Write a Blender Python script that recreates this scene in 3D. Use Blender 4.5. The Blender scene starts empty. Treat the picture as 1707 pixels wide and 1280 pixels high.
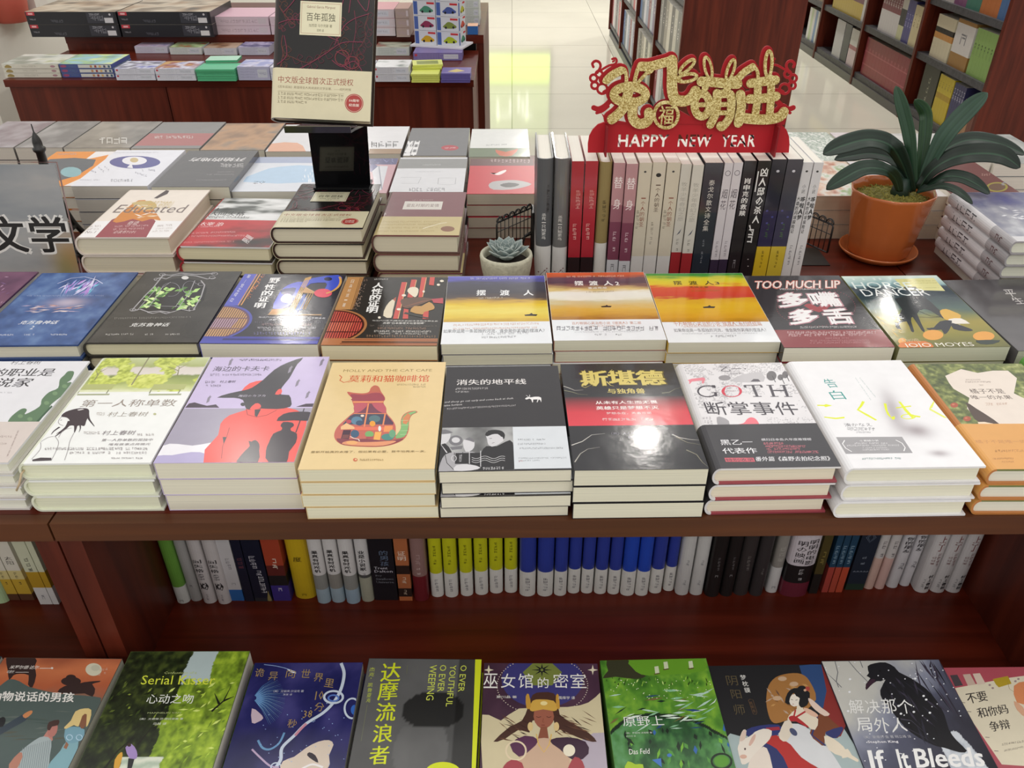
import bpy, math, random
import numpy as np
from mathutils import Vector, Matrix
from mathutils.geometry import tessellate_polygon

random.seed(7)
C = bpy.context.scene.collection
SC = bpy.context.scene
PI = math.pi

# ------------------------------------------------------------------ camera
FPX, CX, CY = 1350.0, 853.5, 640.0
PITCH = math.radians(33.54)
SN, CS = math.sin(PITCH), math.cos(PITCH)
CAMZ = 1.38
cd = bpy.data.cameras.new('camera')
cd.sensor_fit = 'HORIZONTAL'
cd.sensor_width = 36.0
cd.lens = 36.0 * FPX / 1707.0
cd.clip_start, cd.clip_end = 0.02, 60
cam = bpy.data.objects.new('camera', cd)
cam.location = (0, 0, CAMZ)
cam.rotation_euler = (PI / 2 - PITCH, 0, 0)
C.objects.link(cam)
SC.camera = cam

# ------------------------------------------------------------------ light
w = bpy.data.worlds.new('shop_light')
SC.world = w
w.use_nodes = True
nt = w.node_tree
bgn = nt.nodes['Background']
tc = nt.nodes.new('ShaderNodeTexCoord')
sep = nt.nodes.new('ShaderNodeSeparateXYZ')
rmp = nt.nodes.new('ShaderNodeValToRGB')
nt.links.new(tc.outputs['Generated'], sep.inputs[0])
mr = nt.nodes.new('ShaderNodeMapRange')
mr.inputs[1].default_value, mr.inputs[2].default_value = -1, 1
nt.links.new(sep.outputs['Z'], mr.inputs[0])
nt.links.new(mr.outputs[0], rmp.inputs[0])
el = rmp.color_ramp.elements
el[0].position, el[0].color = 0.40, (0.10, 0.085, 0.075, 1)
el[1].position, el[1].color = 0.86, (0.81, 0.80, 0.785, 1)
e2 = el.new(0.50); e2.color = (0.76, 0.745, 0.715, 1)
e3 = el.new(0.64); e3.color = (0.82, 0.81, 0.79, 1)
nt.links.new(rmp.outputs[0], bgn.inputs[0])
bgn.inputs[1].default_value = 0.965

def ceiling_or_fill_lamp(x, y, power, r=0.11, z=3.05, col=(1.0, 0.955, 0.89)):
    ld = bpy.data.lights.new('ceiling_or_fill_lamp', 'AREA')
    ld.shape = 'DISK'; ld.size = 2 * r; ld.energy = power; ld.color = col
    o = bpy.data.objects.new('ceiling_or_fill_lamp', ld)
    o.location = (x, y, z)
    C.objects.link(o)
LAMP = 5.5
for x, y in ((-3.1, 5.0), (-1.55, 5.0), (0.4, 8.4), (2.76, 5.2), (0.755, 3.64), (-1.4, 3.3), (2.3, 3.2),
             (-0.9, 1.7), (0.75, 1.75), (2.2, 1.4), (-2.4, 1.7), (-0.3, 0.1), (1.2, 0.0), (-1.7, 0.0), (4.2, 4.2), (1.9, 7.0), (-1.5, 7.4), (1.9, 5.7), (0.2, 7.6), (1.9, 8.6)):
    ceiling_or_fill_lamp(x, y, (30 if y > 5.55 else LAMP) if y > 3 else 2.5, .08)  # the strong rear lamps are added fill for the aisle floor and background
for x in (-1.3, 0.1, 1.5): ceiling_or_fill_lamp(x, -1.7, 8.5, .1)  # unseen fill lamps added behind the camera to brighten the shelf recess
for x, y in ((-1.0, 2.2), (1.1, 2.1)):   # two unseen soft key panels added above the table
    ld = bpy.data.lights.new('soft_key_panel', 'AREA')
    ld.shape = 'RECTANGLE'; ld.size = 1.6; ld.size_y = 1.2; ld.energy = 2; ld.color = (1.0, 0.97, 0.93)
    o = bpy.data.objects.new('soft_key_panel', ld); o.location = (x, y, 3.2); C.objects.link(o)

vs = SC.view_settings
SC.display_settings.display_device = 'sRGB'
vs.view_transform = 'Standard'; vs.look = 'None'; vs.gamma = 1.0; vs.exposure = 0.0
try: vs.use_curve_mapping = False
except Exception: pass

# ------------------------------------------------------------------ pixel -> place
def ray(px, py):
    u, v = (px - CX) / FPX, (py - CY) / FPX
    return u, CS - v * SN, SN + v * CS          # x, forward, down
def at_z(px, py, z):                              # point of the horizontal plane z
    x, f, d = ray(px, py); k = (CAMZ - z) / d
    return Vector((x * k, f * k, z))
def at_y(px, py, Y):                              # point of the upright plane y = Y
    x, f, d = ray(px, py); k = Y / f
    return Vector((x * k, Y, CAMZ - d * k))
def at_x(px, py, X):
    x, f, d = ray(px, py); k = X / x
    return Vector((X, f * k, CAMZ - d * k))

# ------------------------------------------------------------------ colour
def s2l(c): return c / 12.92 if c <= 0.04045 else ((c + 0.055) / 1.055) ** 2.4
_hc = {}
def H(h):
    if not isinstance(h, str): return tuple(h)[:3]
    if h not in _hc:
        k = h.lstrip('#')
        _hc[h] = tuple(s2l(int(k[i:i + 2], 16) / 255) for i in (0, 2, 4))
    return _hc[h]
def mixc(a, b, t):
    a, b = H(a), H(b)
    return tuple(a[i] * (1 - t) + b[i] * t for i in range(3))

def _hash(ix, iy, s):
    n = (ix.astype(np.int64) * 374761393 + iy.astype(np.int64) * 668265263 + s * 1442695041) & 0x7fffffff
    n = ((n ^ (n >> 13)) * 1274126177) & 0x7fffffff
    return ((n ^ (n >> 16)) & 0xffff) / 65535.0
def vn(x, y, s=0):
    x = np.asarray(x, float); y = np.asarray(y, float)
    ix, iy = np.floor(x), np.floor(y); fx, fy = x - ix, y - iy
    fx = fx * fx * (3 - 2 * fx); fy = fy * fy * (3 - 2 * fy)
    a, b = _hash(ix, iy, s), _hash(ix + 1, iy, s); c, d = _hash(ix, iy + 1, s), _hash(ix + 1, iy + 1, s)
    return (a * (1 - fx) + b * fx) * (1 - fy) + (c * (1 - fx) + d * fx) * fy
def fbm(x, y, s=0, o=4):
    r, a, t = 0, 0.5, 0
    for i in range(o):
        r = r + a * vn(x, y, s + i * 17); t += a; a *= 0.5; x = x * 2.03; y = y * 2.03
    return r / t
def ramp(t, stops):
    t = np.clip(t, 0, 1)
    xs = [q[0] for q in stops]; cs = np.array([H(q[1]) for q in stops])
    return np.stack([np.interp(t, xs, cs[:, i]) for i in range(3)], -1)

# ------------------------------------------------------------------ materials
def new_mat(name):
    m = bpy.data.materials.new(name); m.use_nodes = True
    return m, m.node_tree, m.node_tree.nodes['Principled BSDF']
def add_bump(nt, bs, scale, strength, dist=0.001, detail=2.0, stretch=None):
    tc = nt.nodes.new('ShaderNodeTexCoord'); n = nt.nodes.new('ShaderNodeTexNoise'); b = nt.nodes.new('ShaderNodeBump')
    n.inputs['Scale'].default_value = scale; n.inputs['Detail'].default_value = detail
    if stretch:
        mp = nt.nodes.new('ShaderNodeMapping'); mp.inputs['Scale'].default_value = stretch
        nt.links.new(tc.outputs['Object'], mp.inputs[0]); nt.links.new(mp.outputs[0], n.inputs['Vector'])
    else:
        nt.links.new(tc.outputs['Object'], n.inputs['Vector'])
    b.inputs['Strength'].default_value = strength; b.inputs['Distance'].default_value = dist
    nt.links.new(n.outputs[0], b.inputs['Height']); nt.links.new(b.outputs[0], bs.inputs['Normal'])
def ink_mat(name, rough, coat=0.0, coat_rough=0.1, bump=None, spec=0.5, var=0.05, vscale=60):
    m, nt, bs = new_mat(name)
    a = nt.nodes.new('ShaderNodeAttribute'); a.attribute_name = 'ink'
    tc = nt.nodes.new('ShaderNodeTexCoord'); n = nt.nodes.new('ShaderNodeTexNoise'); n.inputs['Scale'].default_value = vscale
    mr = nt.nodes.new('ShaderNodeMapRange'); mr.inputs[3].default_value = 1 - var; mr.inputs[4].default_value = 1 + var
    mx = nt.nodes.new('ShaderNodeMix'); mx.data_type = 'RGBA'; mx.blend_type = 'MULTIPLY'; mx.inputs[0].default_value = 1
    nt.links.new(tc.outputs['Object'], n.inputs['Vector']); nt.links.new(n.outputs[0], mr.inputs[0])
    nt.links.new(a.outputs['Color'], mx.inputs[6]); nt.links.new(mr.outputs[0], mx.inputs[7])
    nt.links.new(mx.outputs[2], bs.inputs['Base Color'])
    bs.inputs['Roughness'].default_value = rough; bs.inputs['Specular IOR Level'].default_value = spec
    bs.inputs['Coat Weight'].default_value = coat; bs.inputs['Coat Roughness'].default_value = coat_rough
    if bump: add_bump(nt, bs, *bump)
    return m
M = {}
M['matte'] = ink_mat('matte_print', 0.55)
M['print'] = ink_mat('satin_print', 0.36)
M['gloss'] = ink_mat('laminated_print', 0.2, bump=(9, 0.10, 0.004))
M['film'] = ink_mat('shrink_wrapped_print', 0.14, coat=0.2, coat_rough=0.06, bump=(17, 0.16, 0.004, 4.0))
M['plastic'] = ink_mat('plain_plastic', 0.4)
M['glaze'] = ink_mat('glazed_ceramic', 0.16, coat=0.3)
M['metal'] = ink_mat('painted_metal', 0.38, spec=0.6)
M['leaf'] = ink_mat('waxy_leaf', 0.4, spec=0.4, var=0.22, vscale=40)
M['moss'] = ink_mat('dry_moss', 0.9, var=0.5, vscale=300)
M['stone'] = ink_mat('rough_stoneware', 0.8, var=0.3, vscale=160, bump=(220, 0.5, 0.002))
M['card'] = ink_mat('red_card', 0.6)
def black_acrylic():
    m, nt, bs = new_mat('black_acrylic')
    bs.inputs['Base Color'].default_value = (0.006, 0.006, 0.007, 1); bs.inputs['Roughness'].default_value = 0.08
    add_bump(nt, bs, 3, 0.02); return m
M['acrylic'] = black_acrylic()
def clear_acrylic():
    m, nt, bs = new_mat('clear_acrylic')
    bs.inputs['Base Color'].default_value = (1, 1, 1, 1); bs.inputs['Roughness'].default_value = 0.03
    bs.inputs['Transmission Weight'].default_value = 1.0; bs.inputs['IOR'].default_value = 1.2
    return m
M['clear'] = clear_acrylic()
def pages_mat():
    m, nt, bs = new_mat('page_edges')
    a = nt.nodes.new('ShaderNodeAttribute'); a.attribute_name = 'ink'
    tc = nt.nodes.new('ShaderNodeTexCoord'); mp = nt.nodes.new('ShaderNodeMapping'); mp.inputs['Scale'].default_value = (3, 3, 2600)
    n = nt.nodes.new('ShaderNodeTexNoise'); n.inputs['Scale'].default_value = 1; n.inputs['Detail'].default_value = 3
    nt.links.new(tc.outputs['Object'], mp.inputs[0]); nt.links.new(mp.outputs[0], n.inputs['Vector'])
    mr = nt.nodes.new('ShaderNodeMapRange'); mr.inputs[1].default_value = .3; mr.inputs[2].default_value = .7; mr.inputs[3].default_value = 0.97; mr.inputs[4].default_value = 1.2
    mx = nt.nodes.new('ShaderNodeMix'); mx.data_type = 'RGBA'; mx.blend_type = 'MULTIPLY'; mx.inputs[0].default_value = 1
    nt.links.new(n.outputs[0], mr.inputs[0]); nt.links.new(a.outputs['Color'], mx.inputs[6]); nt.links.new(mr.outputs[0], mx.inputs[7])
    nt.links.new(mx.outputs[2], bs.inputs['Base Color']); bs.inputs['Roughness'].default_value = 0.7
    return m
M['pages'] = pages_mat()
def wood_mat(name, dark, light, rough=0.34, stretch=(1.4, 28, 28)):
    m, nt, bs = new_mat(name)
    tc = nt.nodes.new('ShaderNodeTexCoord'); mp = nt.nodes.new('ShaderNodeMapping'); mp.inputs['Scale'].default_value = stretch
    n = nt.nodes.new('ShaderNodeTexNoise'); n.inputs['Scale'].default_value = 1.6; n.inputs['Detail'].default_value = 6; n.inputs['Distortion'].default_value = 0.6
    r = nt.nodes.new('ShaderNodeValToRGB')
    r.color_ramp.elements[0].position = .3; r.color_ramp.elements[0].color = H(dark) + (1,)
    r.color_ramp.elements[1].position = .72; r.color_ramp.elements[1].color = H(light) + (1,)
    nt.links.new(tc.outputs['Object'], mp.inputs[0]); nt.links.new(mp.outputs[0], n.inputs['Vector'])
    nt.links.new(n.outputs[0], r.inputs[0]); nt.links.new(r.outputs[0], bs.inputs['Base Color'])
    bs.inputs['Roughness'].default_value = rough; bs.inputs['Specular IOR Level'].default_value = 0.28
    return m
M['wood'] = wood_mat('red_mahogany', '#471509', '#662313')
M['rail'] = wood_mat('brown_edging', '#4c2b1b', '#64391f', 0.45)
M['woodv'] = wood_mat('red_mahogany_upright', '#47190f', '#692a1a', 0.4, (24, 24, 1.6))
M['shelf'] = wood_mat('grey_shelf_edge', '#3f3e40', '#545456', 0.45)
def glitter_mat():
    m, nt, bs = new_mat('gold_glitter')
    tc = nt.nodes.new('ShaderNodeTexCoord'); v = nt.nodes.new('ShaderNodeTexVoronoi'); v.inputs['Scale'].default_value = 650
    r = nt.nodes.new('ShaderNodeValToRGB')
    r.color_ramp.elements[0].color = H('#a5852f') + (1,); r.color_ramp.elements[1].color = H('#fff2b0') + (1,)
    sp = nt.nodes.new('ShaderNodeSeparateXYZ')
    nt.links.new(tc.outputs['Object'], v.inputs['Vector']); nt.links.new(v.outputs['Color'], sp.inputs[0]); nt.links.new(sp.outputs[0], r.inputs[0])
    nt.links.new(r.outputs[0], bs.inputs['Base Color'])
    b = nt.nodes.new('ShaderNodeBump'); b.inputs['Strength'].default_value = 0.35; b.inputs['Distance'].default_value = 0.001
    nt.links.new(v.outputs['Color'], b.inputs['Height']); nt.links.new(b.outputs[0], bs.inputs['Normal'])
    bs.inputs['Metallic'].default_value = 0.15; bs.inputs['Roughness'].default_value = 0.4
    return m
M['glitter'] = glitter_mat()
def tile_mat():
    m, nt, bs = new_mat('glossy_floor_tile')
    tc = nt.nodes.new('ShaderNodeTexCoord'); br = nt.nodes.new('ShaderNodeTexBrick')
    br.offset = 0.0; br.inputs['Scale'].default_value = 1.0
    br.inputs['Color1'].default_value = H('#dedaca') + (1,); br.inputs['Color2'].default_value = H('#d9d5c6') + (1,); br.inputs['Mortar'].default_value = H('#8d897e') + (1,)
    br.inputs['Mortar Size'].default_value = 0.003; br.inputs['Brick Width'].default_value = 0.8; br.inputs['Row Height'].default_value = 0.8
    n = nt.nodes.new('ShaderNodeTexNoise'); n.inputs['Scale'].default_value = 2.4; n.inputs['Detail'].default_value = 5
    mr = nt.nodes.new('ShaderNodeMapRange'); mr.inputs[3].default_value = .9; mr.inputs[4].default_value = 1.06
    mx = nt.nodes.new('ShaderNodeMix'); mx.data_type = 'RGBA'; mx.blend_type = 'MULTIPLY'; mx.inputs[0].default_value = 1
    nt.links.new(tc.outputs['Object'], br.inputs['Vector']); nt.links.new(tc.outputs['Object'], n.inputs['Vector'])
    nt.links.new(n.outputs[0], mr.inputs[0]); nt.links.new(br.outputs['Color'], mx.inputs[6]); nt.links.new(mr.outputs[0], mx.inputs[7])
    nt.links.new(mx.outputs[2], bs.inputs['Base Color']); bs.inputs['Roughness'].default_value = 0.07
    return m
M['tile'] = tile_mat()
def wall_mat():
    m, nt, bs = new_mat('painted_plaster'); bs.inputs['Base Color'].default_value = H('#d8d4ca') + (1,); bs.inputs['Roughness'].default_value = .7
    add_bump(nt, bs, 90, .1); return m
M['wall'] = wall_mat()
def lit_mat():
    m, nt, bs = new_mat('backlit_panel')
    a = nt.nodes.new('ShaderNodeAttribute'); a.attribute_name = 'ink'
    nt.links.new(a.outputs['Color'], bs.inputs['Base Color']); nt.links.new(a.outputs['Color'], bs.inputs['Emission Color'])
    bs.inputs['Emission Strength'].default_value = 1.7; return m
M['lit'] = lit_mat()

# ------------------------------------------------------------------ mesh building
class MB:
    def __init__(s): s.v, s.f, s.c, s.m, s.sm = [], [], [], [], []
    def add(s, verts, faces, col='#ffffff', mat=0, smooth=False):
        b = len(s.v); s.v.extend([tuple(p) for p in verts])
        one = isinstance(col, str) or (len(col) == 3 and not hasattr(col[0], '__len__'))
        cc = H(col) if one else None
        for i, f in enumerate(faces):
            s.f.append([b + k for k in f])
            s.c.append([cc] * len(f) if one else [col[k] for k in f])   # else: one colour per vertex
            s.m.append(mat); s.sm.append(smooth)
    def box(s, x0, x1, y0, y1, z0, z1, col='#ffffff', mat=0):
        v = [(x0, y0, z0), (x1, y0, z0), (x1, y1, z0), (x0, y1, z0), (x0, y0, z1), (x1, y0, z1), (x1, y1, z1), (x0, y1, z1)]
        s.add(v, [(3, 2, 1, 0), (4, 5, 6, 7), (0, 1, 5, 4), (1, 2, 6, 5), (2, 3, 7, 6), (3, 0, 4, 7)], col, mat)
    def tube(s, pts, r, col='#ffffff', n=8, mat=0, cap=True, smooth=True):
        pts = [Vector(p) for p in pts]; rs = r if hasattr(r, '__len__') else [r] * len(pts)
        rings = []; prev = None
        for i, p in enumerate(pts):
            t = (pts[min(i + 1, len(pts) - 1)] - pts[max(i - 1, 0)]).normalized()
            if prev is None:
                a = t.orthogonal().normalized()
            else:
                a = (prev - t * prev.dot(t)); a = a.normalized() if a.length > 1e-6 else t.orthogonal().normalized()
            prev = a; b = t.cross(a)
            rings.append([p + (a * math.cos(2 * PI * k / n) + b * math.sin(2 * PI * k / n)) * rs[i] for k in range(n)])
        v = [q for rg in rings for q in rg]; f = []
        for i in range(len(rings) - 1):
            for k in range(n):
                f.append((i * n + k, i * n + (k + 1) % n, (i + 1) * n + (k + 1) % n, (i + 1) * n + k))
        if cap: f += [tuple(range(n - 1, -1, -1)), tuple((len(rings) - 1) * n + k for k in range(n))]
        s.add(v, f, col, mat, smooth)
    def lathe(s, prof, n=32, col='#ffffff', mat=0, cx=0, cy=0, smooth=True, cap=False):
        v, f = [], []
        for (r, z) in prof:
            for k in range(n):
                a = 2 * PI * k / n; v.append((cx + r * math.cos(a), cy + r * math.sin(a), z))
        for i in range(len(prof) - 1):
            for k in range(n):
                f.append((i * n + k, i * n + (k + 1) % n, (i + 1) * n + (k + 1) % n, (i + 1) * n + k))
        if cap: f.append(tuple((len(prof) - 1) * n + k for k in range(n)))
        s.add(v, f, col, mat, smooth)
    def build(s, name, mat, parent=None):
        me = bpy.data.meshes.new(name); me.from_pydata(s.v, [], s.f)
        for m in (mat if isinstance(mat, (list, tuple)) else [mat]):
            me.materials.append(M[m] if isinstance(m, str) else m)
        me.polygons.foreach_set('material_index', s.m); me.polygons.foreach_set('use_smooth', s.sm)
        at = me.attributes.new('ink', 'FLOAT_COLOR', 'CORNER')
        flat = np.ones((sum(len(f) for f in s.f), 4), np.float32)
        flat[:, :3] = np.array([c for fc in s.c for c in fc], np.float32).reshape(-1, 3)
        at.data.foreach_set('color', flat.ravel())
        me.update()
        o = bpy.data.objects.new(name, me); C.objects.link(o)
        if parent is not None: o.parent = parent
        return o

def tag(o, label, cat, group=None, kind=None):
    o['label'] = label; o['category'] = cat
    if group: o['group'] = group
    if kind: o['kind'] = kind
    return o
def empty(name, loc=(0, 0, 0), rz=0.0):
    o = bpy.data.objects.new(name, None); o.empty_display_size = 0.05
    o.location = loc; o.rotation_euler = (0, 0, rz); C.objects.link(o)
    return o
def struct(o):
    o['kind'] = 'structure'; return o
def copy_tree(o, parent=None):
    c = o.copy(); C.objects.link(c)
    if parent is not None: c.parent = parent
    for ch in list(o.children): copy_tree(ch, c)
    return c

def smoothp(pts, k=4):
    if len(pts) < 3: return pts
    r = []
    for i in range(len(pts) - 1):
        p0, p1, p2, p3 = pts[max(i - 1, 0)], pts[i], pts[i + 1], pts[min(i + 2, len(pts) - 1)]
        for j in range(k):
            t = j / k
            r.append(tuple(0.5 * (2 * p1[m] + (p2[m] - p0[m]) * t + (2 * p0[m] - 5 * p1[m] + 4 * p2[m] - p3[m]) * t * t + (3 * p1[m] - p0[m] - 3 * p2[m] + p3[m]) * t ** 3) for m in (0, 1)))
    return r + [pts[-1]]

# ------------------------------------------------------------------ lettering
_tmp = bpy.data.scenes.new('type_setting')
_tc = bpy.data.curves.new('type', 'FONT'); _to = bpy.data.objects.new('type', _tc); _tmp.collection.objects.link(_to)
_cache = {}
def glyphs(txt, bold=0.0, res=2, space=1.0):
    key = (txt, bold, res, space)
    if key not in _cache:
        _tc.body = txt; _tc.offset = bold; _tc.resolution_u = res; _tc.space_character = space
        _tmp.view_layers[0].update(); dg = _tmp.view_layers[0].depsgraph
        ev = _to.evaluated_get(dg); me = ev.to_mesh()
        v = np.array([p.co[:2] for p in me.vertices], float).reshape(-1, 2); f = [tuple(p.vertices) for p in me.polygons]
        ev.to_mesh_clear()
        if len(v) == 0: v = np.zeros((1, 2))
        _cache[key] = (v, f, v[:, 0].min(), v[:, 0].max(), v[:, 1].min(), v[:, 1].max())
    return _cache[key]

LS = 6.0e-6          # height of one layer of ink
class Sheet:
    """A printed design laid on a cover: shapes in the cover's own plane (metres)."""
    def __init__(s, P=None): s.it, s.n, s.P, s.vw = [], 0, P, (0, 0, 1)
    def view(s, ox, oy, k=1707 / 430): s.vw = (ox, oy, k); return s
    def p(s, q):
        if s.P is None: return (q[0], q[1])
        ox, oy, k = s.vw
        return s.P(ox + q[0] / k, oy + q[1] / k)
    def scale(s, q, d):
        a, b = s.p(q), s.p((q[0] + d, q[1])); return math.hypot(a[0] - b[0], a[1] - b[1])
    def raw(s, v, f, col, up=1):
        s.n += up; s.it.append((v, f, col, s.n))
    def poly(s, pts, col, smooth=0):
        q = [s.p(a) for a in pts]
        if smooth:
            r = []; n = len(q)
            for i in range(n):
                p0, p1, p2, p3 = q[i - 1], q[i], q[(i + 1) % n], q[(i + 2) % n]
                for k in range(smooth + 1):
                    t = k / (smooth + 1)
                    r.append(tuple(0.5 * (2 * p1[j] + (p2[j] - p0[j]) * t + (2 * p0[j] - 5 * p1[j] + 4 * p2[j] - p3[j]) * t * t + (3 * p1[j] - p0[j] - 3 * p2[j] + p3[j]) * t ** 3) for j in (0, 1)))
            q = r
        f = tessellate_polygon([[Vector((a[0], a[1], 0)) for a in q]])
        s.raw(q, [tuple(t) for t in f], col)
    def R(s, bl, tr, col, col2=None):                    # rectangle square to the cover; col2: colour of its far edge
        a, b = s.p(bl), s.p(tr)
        c = col if col2 is None else [H(col), H(col), H(col2), H(col2)]
        s.raw([(a[0], a[1]), (b[0], a[1]), (b[0], b[1]), (a[0], b[1])], [(0, 1, 2, 3)], c)
    def E(s, c, rx, ry, col, n=24, rot=0.0):
        cr, sr = math.cos(rot), math.sin(rot)
        q = [s.p((c[0] + rx * math.cos(2 * PI * i / n) * cr - ry * math.sin(2 * PI * i / n) * sr, c[1] + rx * math.cos(2 * PI * i / n) * sr + ry * math.sin(2 * PI * i / n) * cr)) for i in range(n)]
        s.raw(q, [tuple(range(n))], col)
    def line(s, pts, wd, col, taper=False):
        q = [Vector(s.p(a)) for a in pts]; h = s.scale(pts[0], wd) / 2 if s.P else wd / 2
        v, f = [], []
        for i, a in enumerate(q):
            t = (q[min(i + 1, len(q) - 1)] - q[max(i - 1, 0)]); t = t.normalized() if t.length > 0 else Vector((1, 0))
            nrm = Vector((-t.y, t.x)); k = h * (1 - 0.85 * i / max(1, len(q) - 1) if taper else 1)
            v += [tuple(a + nrm * k), tuple(a - nrm * k)]
        for i in range(len(q) - 1): f.append((2 * i, 2 * i + 1, 2 * i + 3, 2 * i + 2))
        s.raw(v, f, col)
    def ring(s, c, rx, ry, wd, col, n=28, a0=0, a1=2 * PI):
        s.line([(c[0] + rx * math.cos(a0 + (a1 - a0) * i / n), c[1] + ry * math.sin(a0 + (a1 - a0) * i / n)) for i in range(n + 1)], wd, col)
    def press(s, fn, f, col, bold):                              # heavier type: the same glyphs pressed again a hair aside
        s.n += 1
        for k, (i, j) in enumerate(((0, 0),) if bold < .008 else (((-1, 0), (1, 0)) if bold < .016 else ((-1, -.6), (1, -.6), (-1, .6), (1, .6)))):
            s.it.append((fn(i * bold, j * bold), f, col, s.n + .3 * k))
    def T(s, txt, bl, tr, col, bold=0.0, res=2, space=1.0):      # text filling the box bl .. tr of its own reading direction
        if txt[0] == '~': return s.micro(bl, (tr[0], bl[1]), bl[1] - tr[1], col)     # print too blurred to read
        v, f, x0, x1, y0, y1 = glyphs(txt, 0, res, space)
        a, b = s.p(bl), s.p(tr)
        sx, sy = (b[0] - a[0]) / max(x1 - x0, 1e-6), (b[1] - a[1]) / max(y1 - y0, 1e-6)
        s.press(lambda dx, dy: [(a[0] + (p[0] + dx - x0) * sx, a[1] + (p[1] + dy - y0) * sy) for p in v], f, col, bold)
    def Q(s, txt, bl, br, tl, col, bold=0.0, res=2):              # text in a skewed frame
        v, f, x0, x1, y0, y1 = glyphs(txt, 0, res)
        a, b, c = Vector(s.p(bl)), Vector(s.p(br)), Vector(s.p(tl))
        s.press(lambda dx, dy: [tuple(a + (b - a) * ((p[0] + dx - x0) / max(x1 - x0, 1e-6)) + (c - a) * ((p[1] + dy - y0) / max(y1 - y0, 1e-6))) for p in v], f, col, bold)
    def V(s, txt, top, bot, wd, col, bold=0.0, res=2, fill=0.86):  # upright column of characters
        a, b = Vector(s.p(top)), Vector(s.p(bot)); h = s.scale(top, wd) / 2 if s.P else wd / 2
        d = (b - a) / len(txt); nr = Vector((-d.y, d.x)).normalized()
        for i, ch in enumerate(txt):
            if ch == ' ': continue
            o = a + d * i
            if ch == '~':
                r = random.Random(i * 7 + len(txt)); v, f = [], []
                bars = [(r.choice((-1, -.5)), r.choice((1, .6)), q, q + .11) for q in r.sample((.1, .3, .5, .7), r.choice((2, 3)))] + [(q, q + .26, r.choice((.08, .3)), .84) for q in r.sample((-.95, -.15, .7), r.choice((1, 2)))]
                for u0, u1, w0, w1 in bars:
                    k = len(v); v += [tuple(o + d * ww + nr * h * uu) for uu, ww in ((u0, w0), (u1, w0), (u1, w1), (u0, w1))]; f.append((k, k + 1, k + 2, k + 3))
                s.it.append((v, f, col, s.n + 1)); continue
            v, f, x0, x1, y0, y1 = glyphs(ch, 0, res)
            k = 1.0 if (y1 - y0) > 0.35 else 0.25
            s.press(lambda dx, dy: [tuple(o + d * (0.5 * (1 - k * fill) + k * fill * (1 - (p[1] + dy - y0) / max(y1 - y0, 1e-6))) + nr * h * (2 * (p[0] + dx - x0) / max(x1 - x0, 1e-6) - 1)) for p in v], f, col, bold)
            s.n -= 1
        s.n += 1
    def micro(s, a, b, h, col, fillr=0.8, seed=1):               # a line of print too small to read
        r = random.Random(seed * 977 + int(a[0] * 7 + a[1] * 13)); n = max(3, int(math.hypot(b[0] - a[0], b[1] - a[1]) / (abs(h) * 1.05)))
        v, f = [], []
        for i in range(n):
            if r.random() > 0.93: continue
            t0, t1 = i / n, (i + fillr) / n; q = []
            for yy in r.sample((.02, .24, .46, .68, .88), r.choice((2, 3, 3))): q.append((r.choice((0, 0, .3)), r.choice((1, 1, .7)), yy, yy + .11))
            for xx in r.sample((.02, .44, .84), r.choice((1, 2))): q.append((xx, xx + .13, r.choice((0, .2)), 1))
            for k_, (u0, u1, w0, w1) in enumerate(q):
                x0, y0_ = a[0] + (b[0] - a[0]) * (t0 + (t1 - t0) * u0), a[1] + (b[1] - a[1]) * (t0 + (t1 - t0) * u0)
                x1 = a[0] + (b[0] - a[0]) * (t0 + (t1 - t0) * u1)
                k = len(v)
                v += [s.p((x0, y0_ - h * w0)), s.p((x1, y0_ - h * w0)), s.p((x1, y0_ - h * w1)), s.p((x0, y0_ - h * w1))]
                f.append((k, k + 1, k + 2, k + 3))
        s.raw(v, f, col)
    def dots(s, pts, r, col, n=6):
        v, f = [], []
        for q in pts:
            k = len(v)
            v += [s.p((q[0] + r * math.cos(2 * PI * i / n), q[1] + r * .8 * math.sin(2 * PI * i / n))) for i in range(n)]
            f.append(tuple(range(k, k + n)))
        s.raw(v, f, col)
    def strokes(s, n, box, pal, ln, wd, ang=(0, 360), seed=3, inside=None):
        r = random.Random(seed)
        for i in range(n):
            for _ in range(30):
                x, y = r.uniform(box[0], box[2]), r.uniform(box[1], box[3])
                if inside is None or inside(x, y): break
            else: continue
            a = math.radians(r.uniform(*ang)); L = ln * r.uniform(.5, 1.3) / 2; W = wd * r.uniform(.6, 1.3)
            dx, dy = math.cos(a) * L, math.sin(a) * L
            nx, ny = -math.sin(a) * W / 2, math.cos(a) * W / 2
            q = [s.p((x - dx, y - dy)), s.p((x + nx, y + ny)), s.p((x + dx, y + dy)), s.p((x - nx, y - ny))]
            s.n += 0.35; s.it.append((q, [(0, 1, 2, 3)], r.choice(pal), s.n))
        s.n += 1
    def paint(s, fn, x0, x1, y0, y1, nu=60, nv=80):             # painted ground over the local rectangle; fn(U, V) -> colours, U V in 0..1
        U, V = np.meshgrid(np.linspace(0, 1, nu), np.linspace(0, 1, nv)); col = fn(U, V).reshape(-1, 3)
        v = [(x0 + (x1 - x0) * a, y0 + (y1 - y0) * b) for a, b in zip(U.ravel(), V.ravel())]
        f = [(j * nu + i, j * nu + i + 1, (j + 1) * nu + i + 1, (j + 1) * nu + i) for j in range(nv - 1) for i in range(nu - 1)]
        s.raw(v, f, [tuple(c) for c in col])
    def emit(s, mb, fmap, lim=None):
        for v, f, col, n in s.it:
            if lim: v = [(min(max(a, lim[0]), lim[1]), min(max(b, lim[2]), lim[3])) for a, b in v]
            mb.add([fmap(a, b, n * LS) for a, b in v], f, col)

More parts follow.
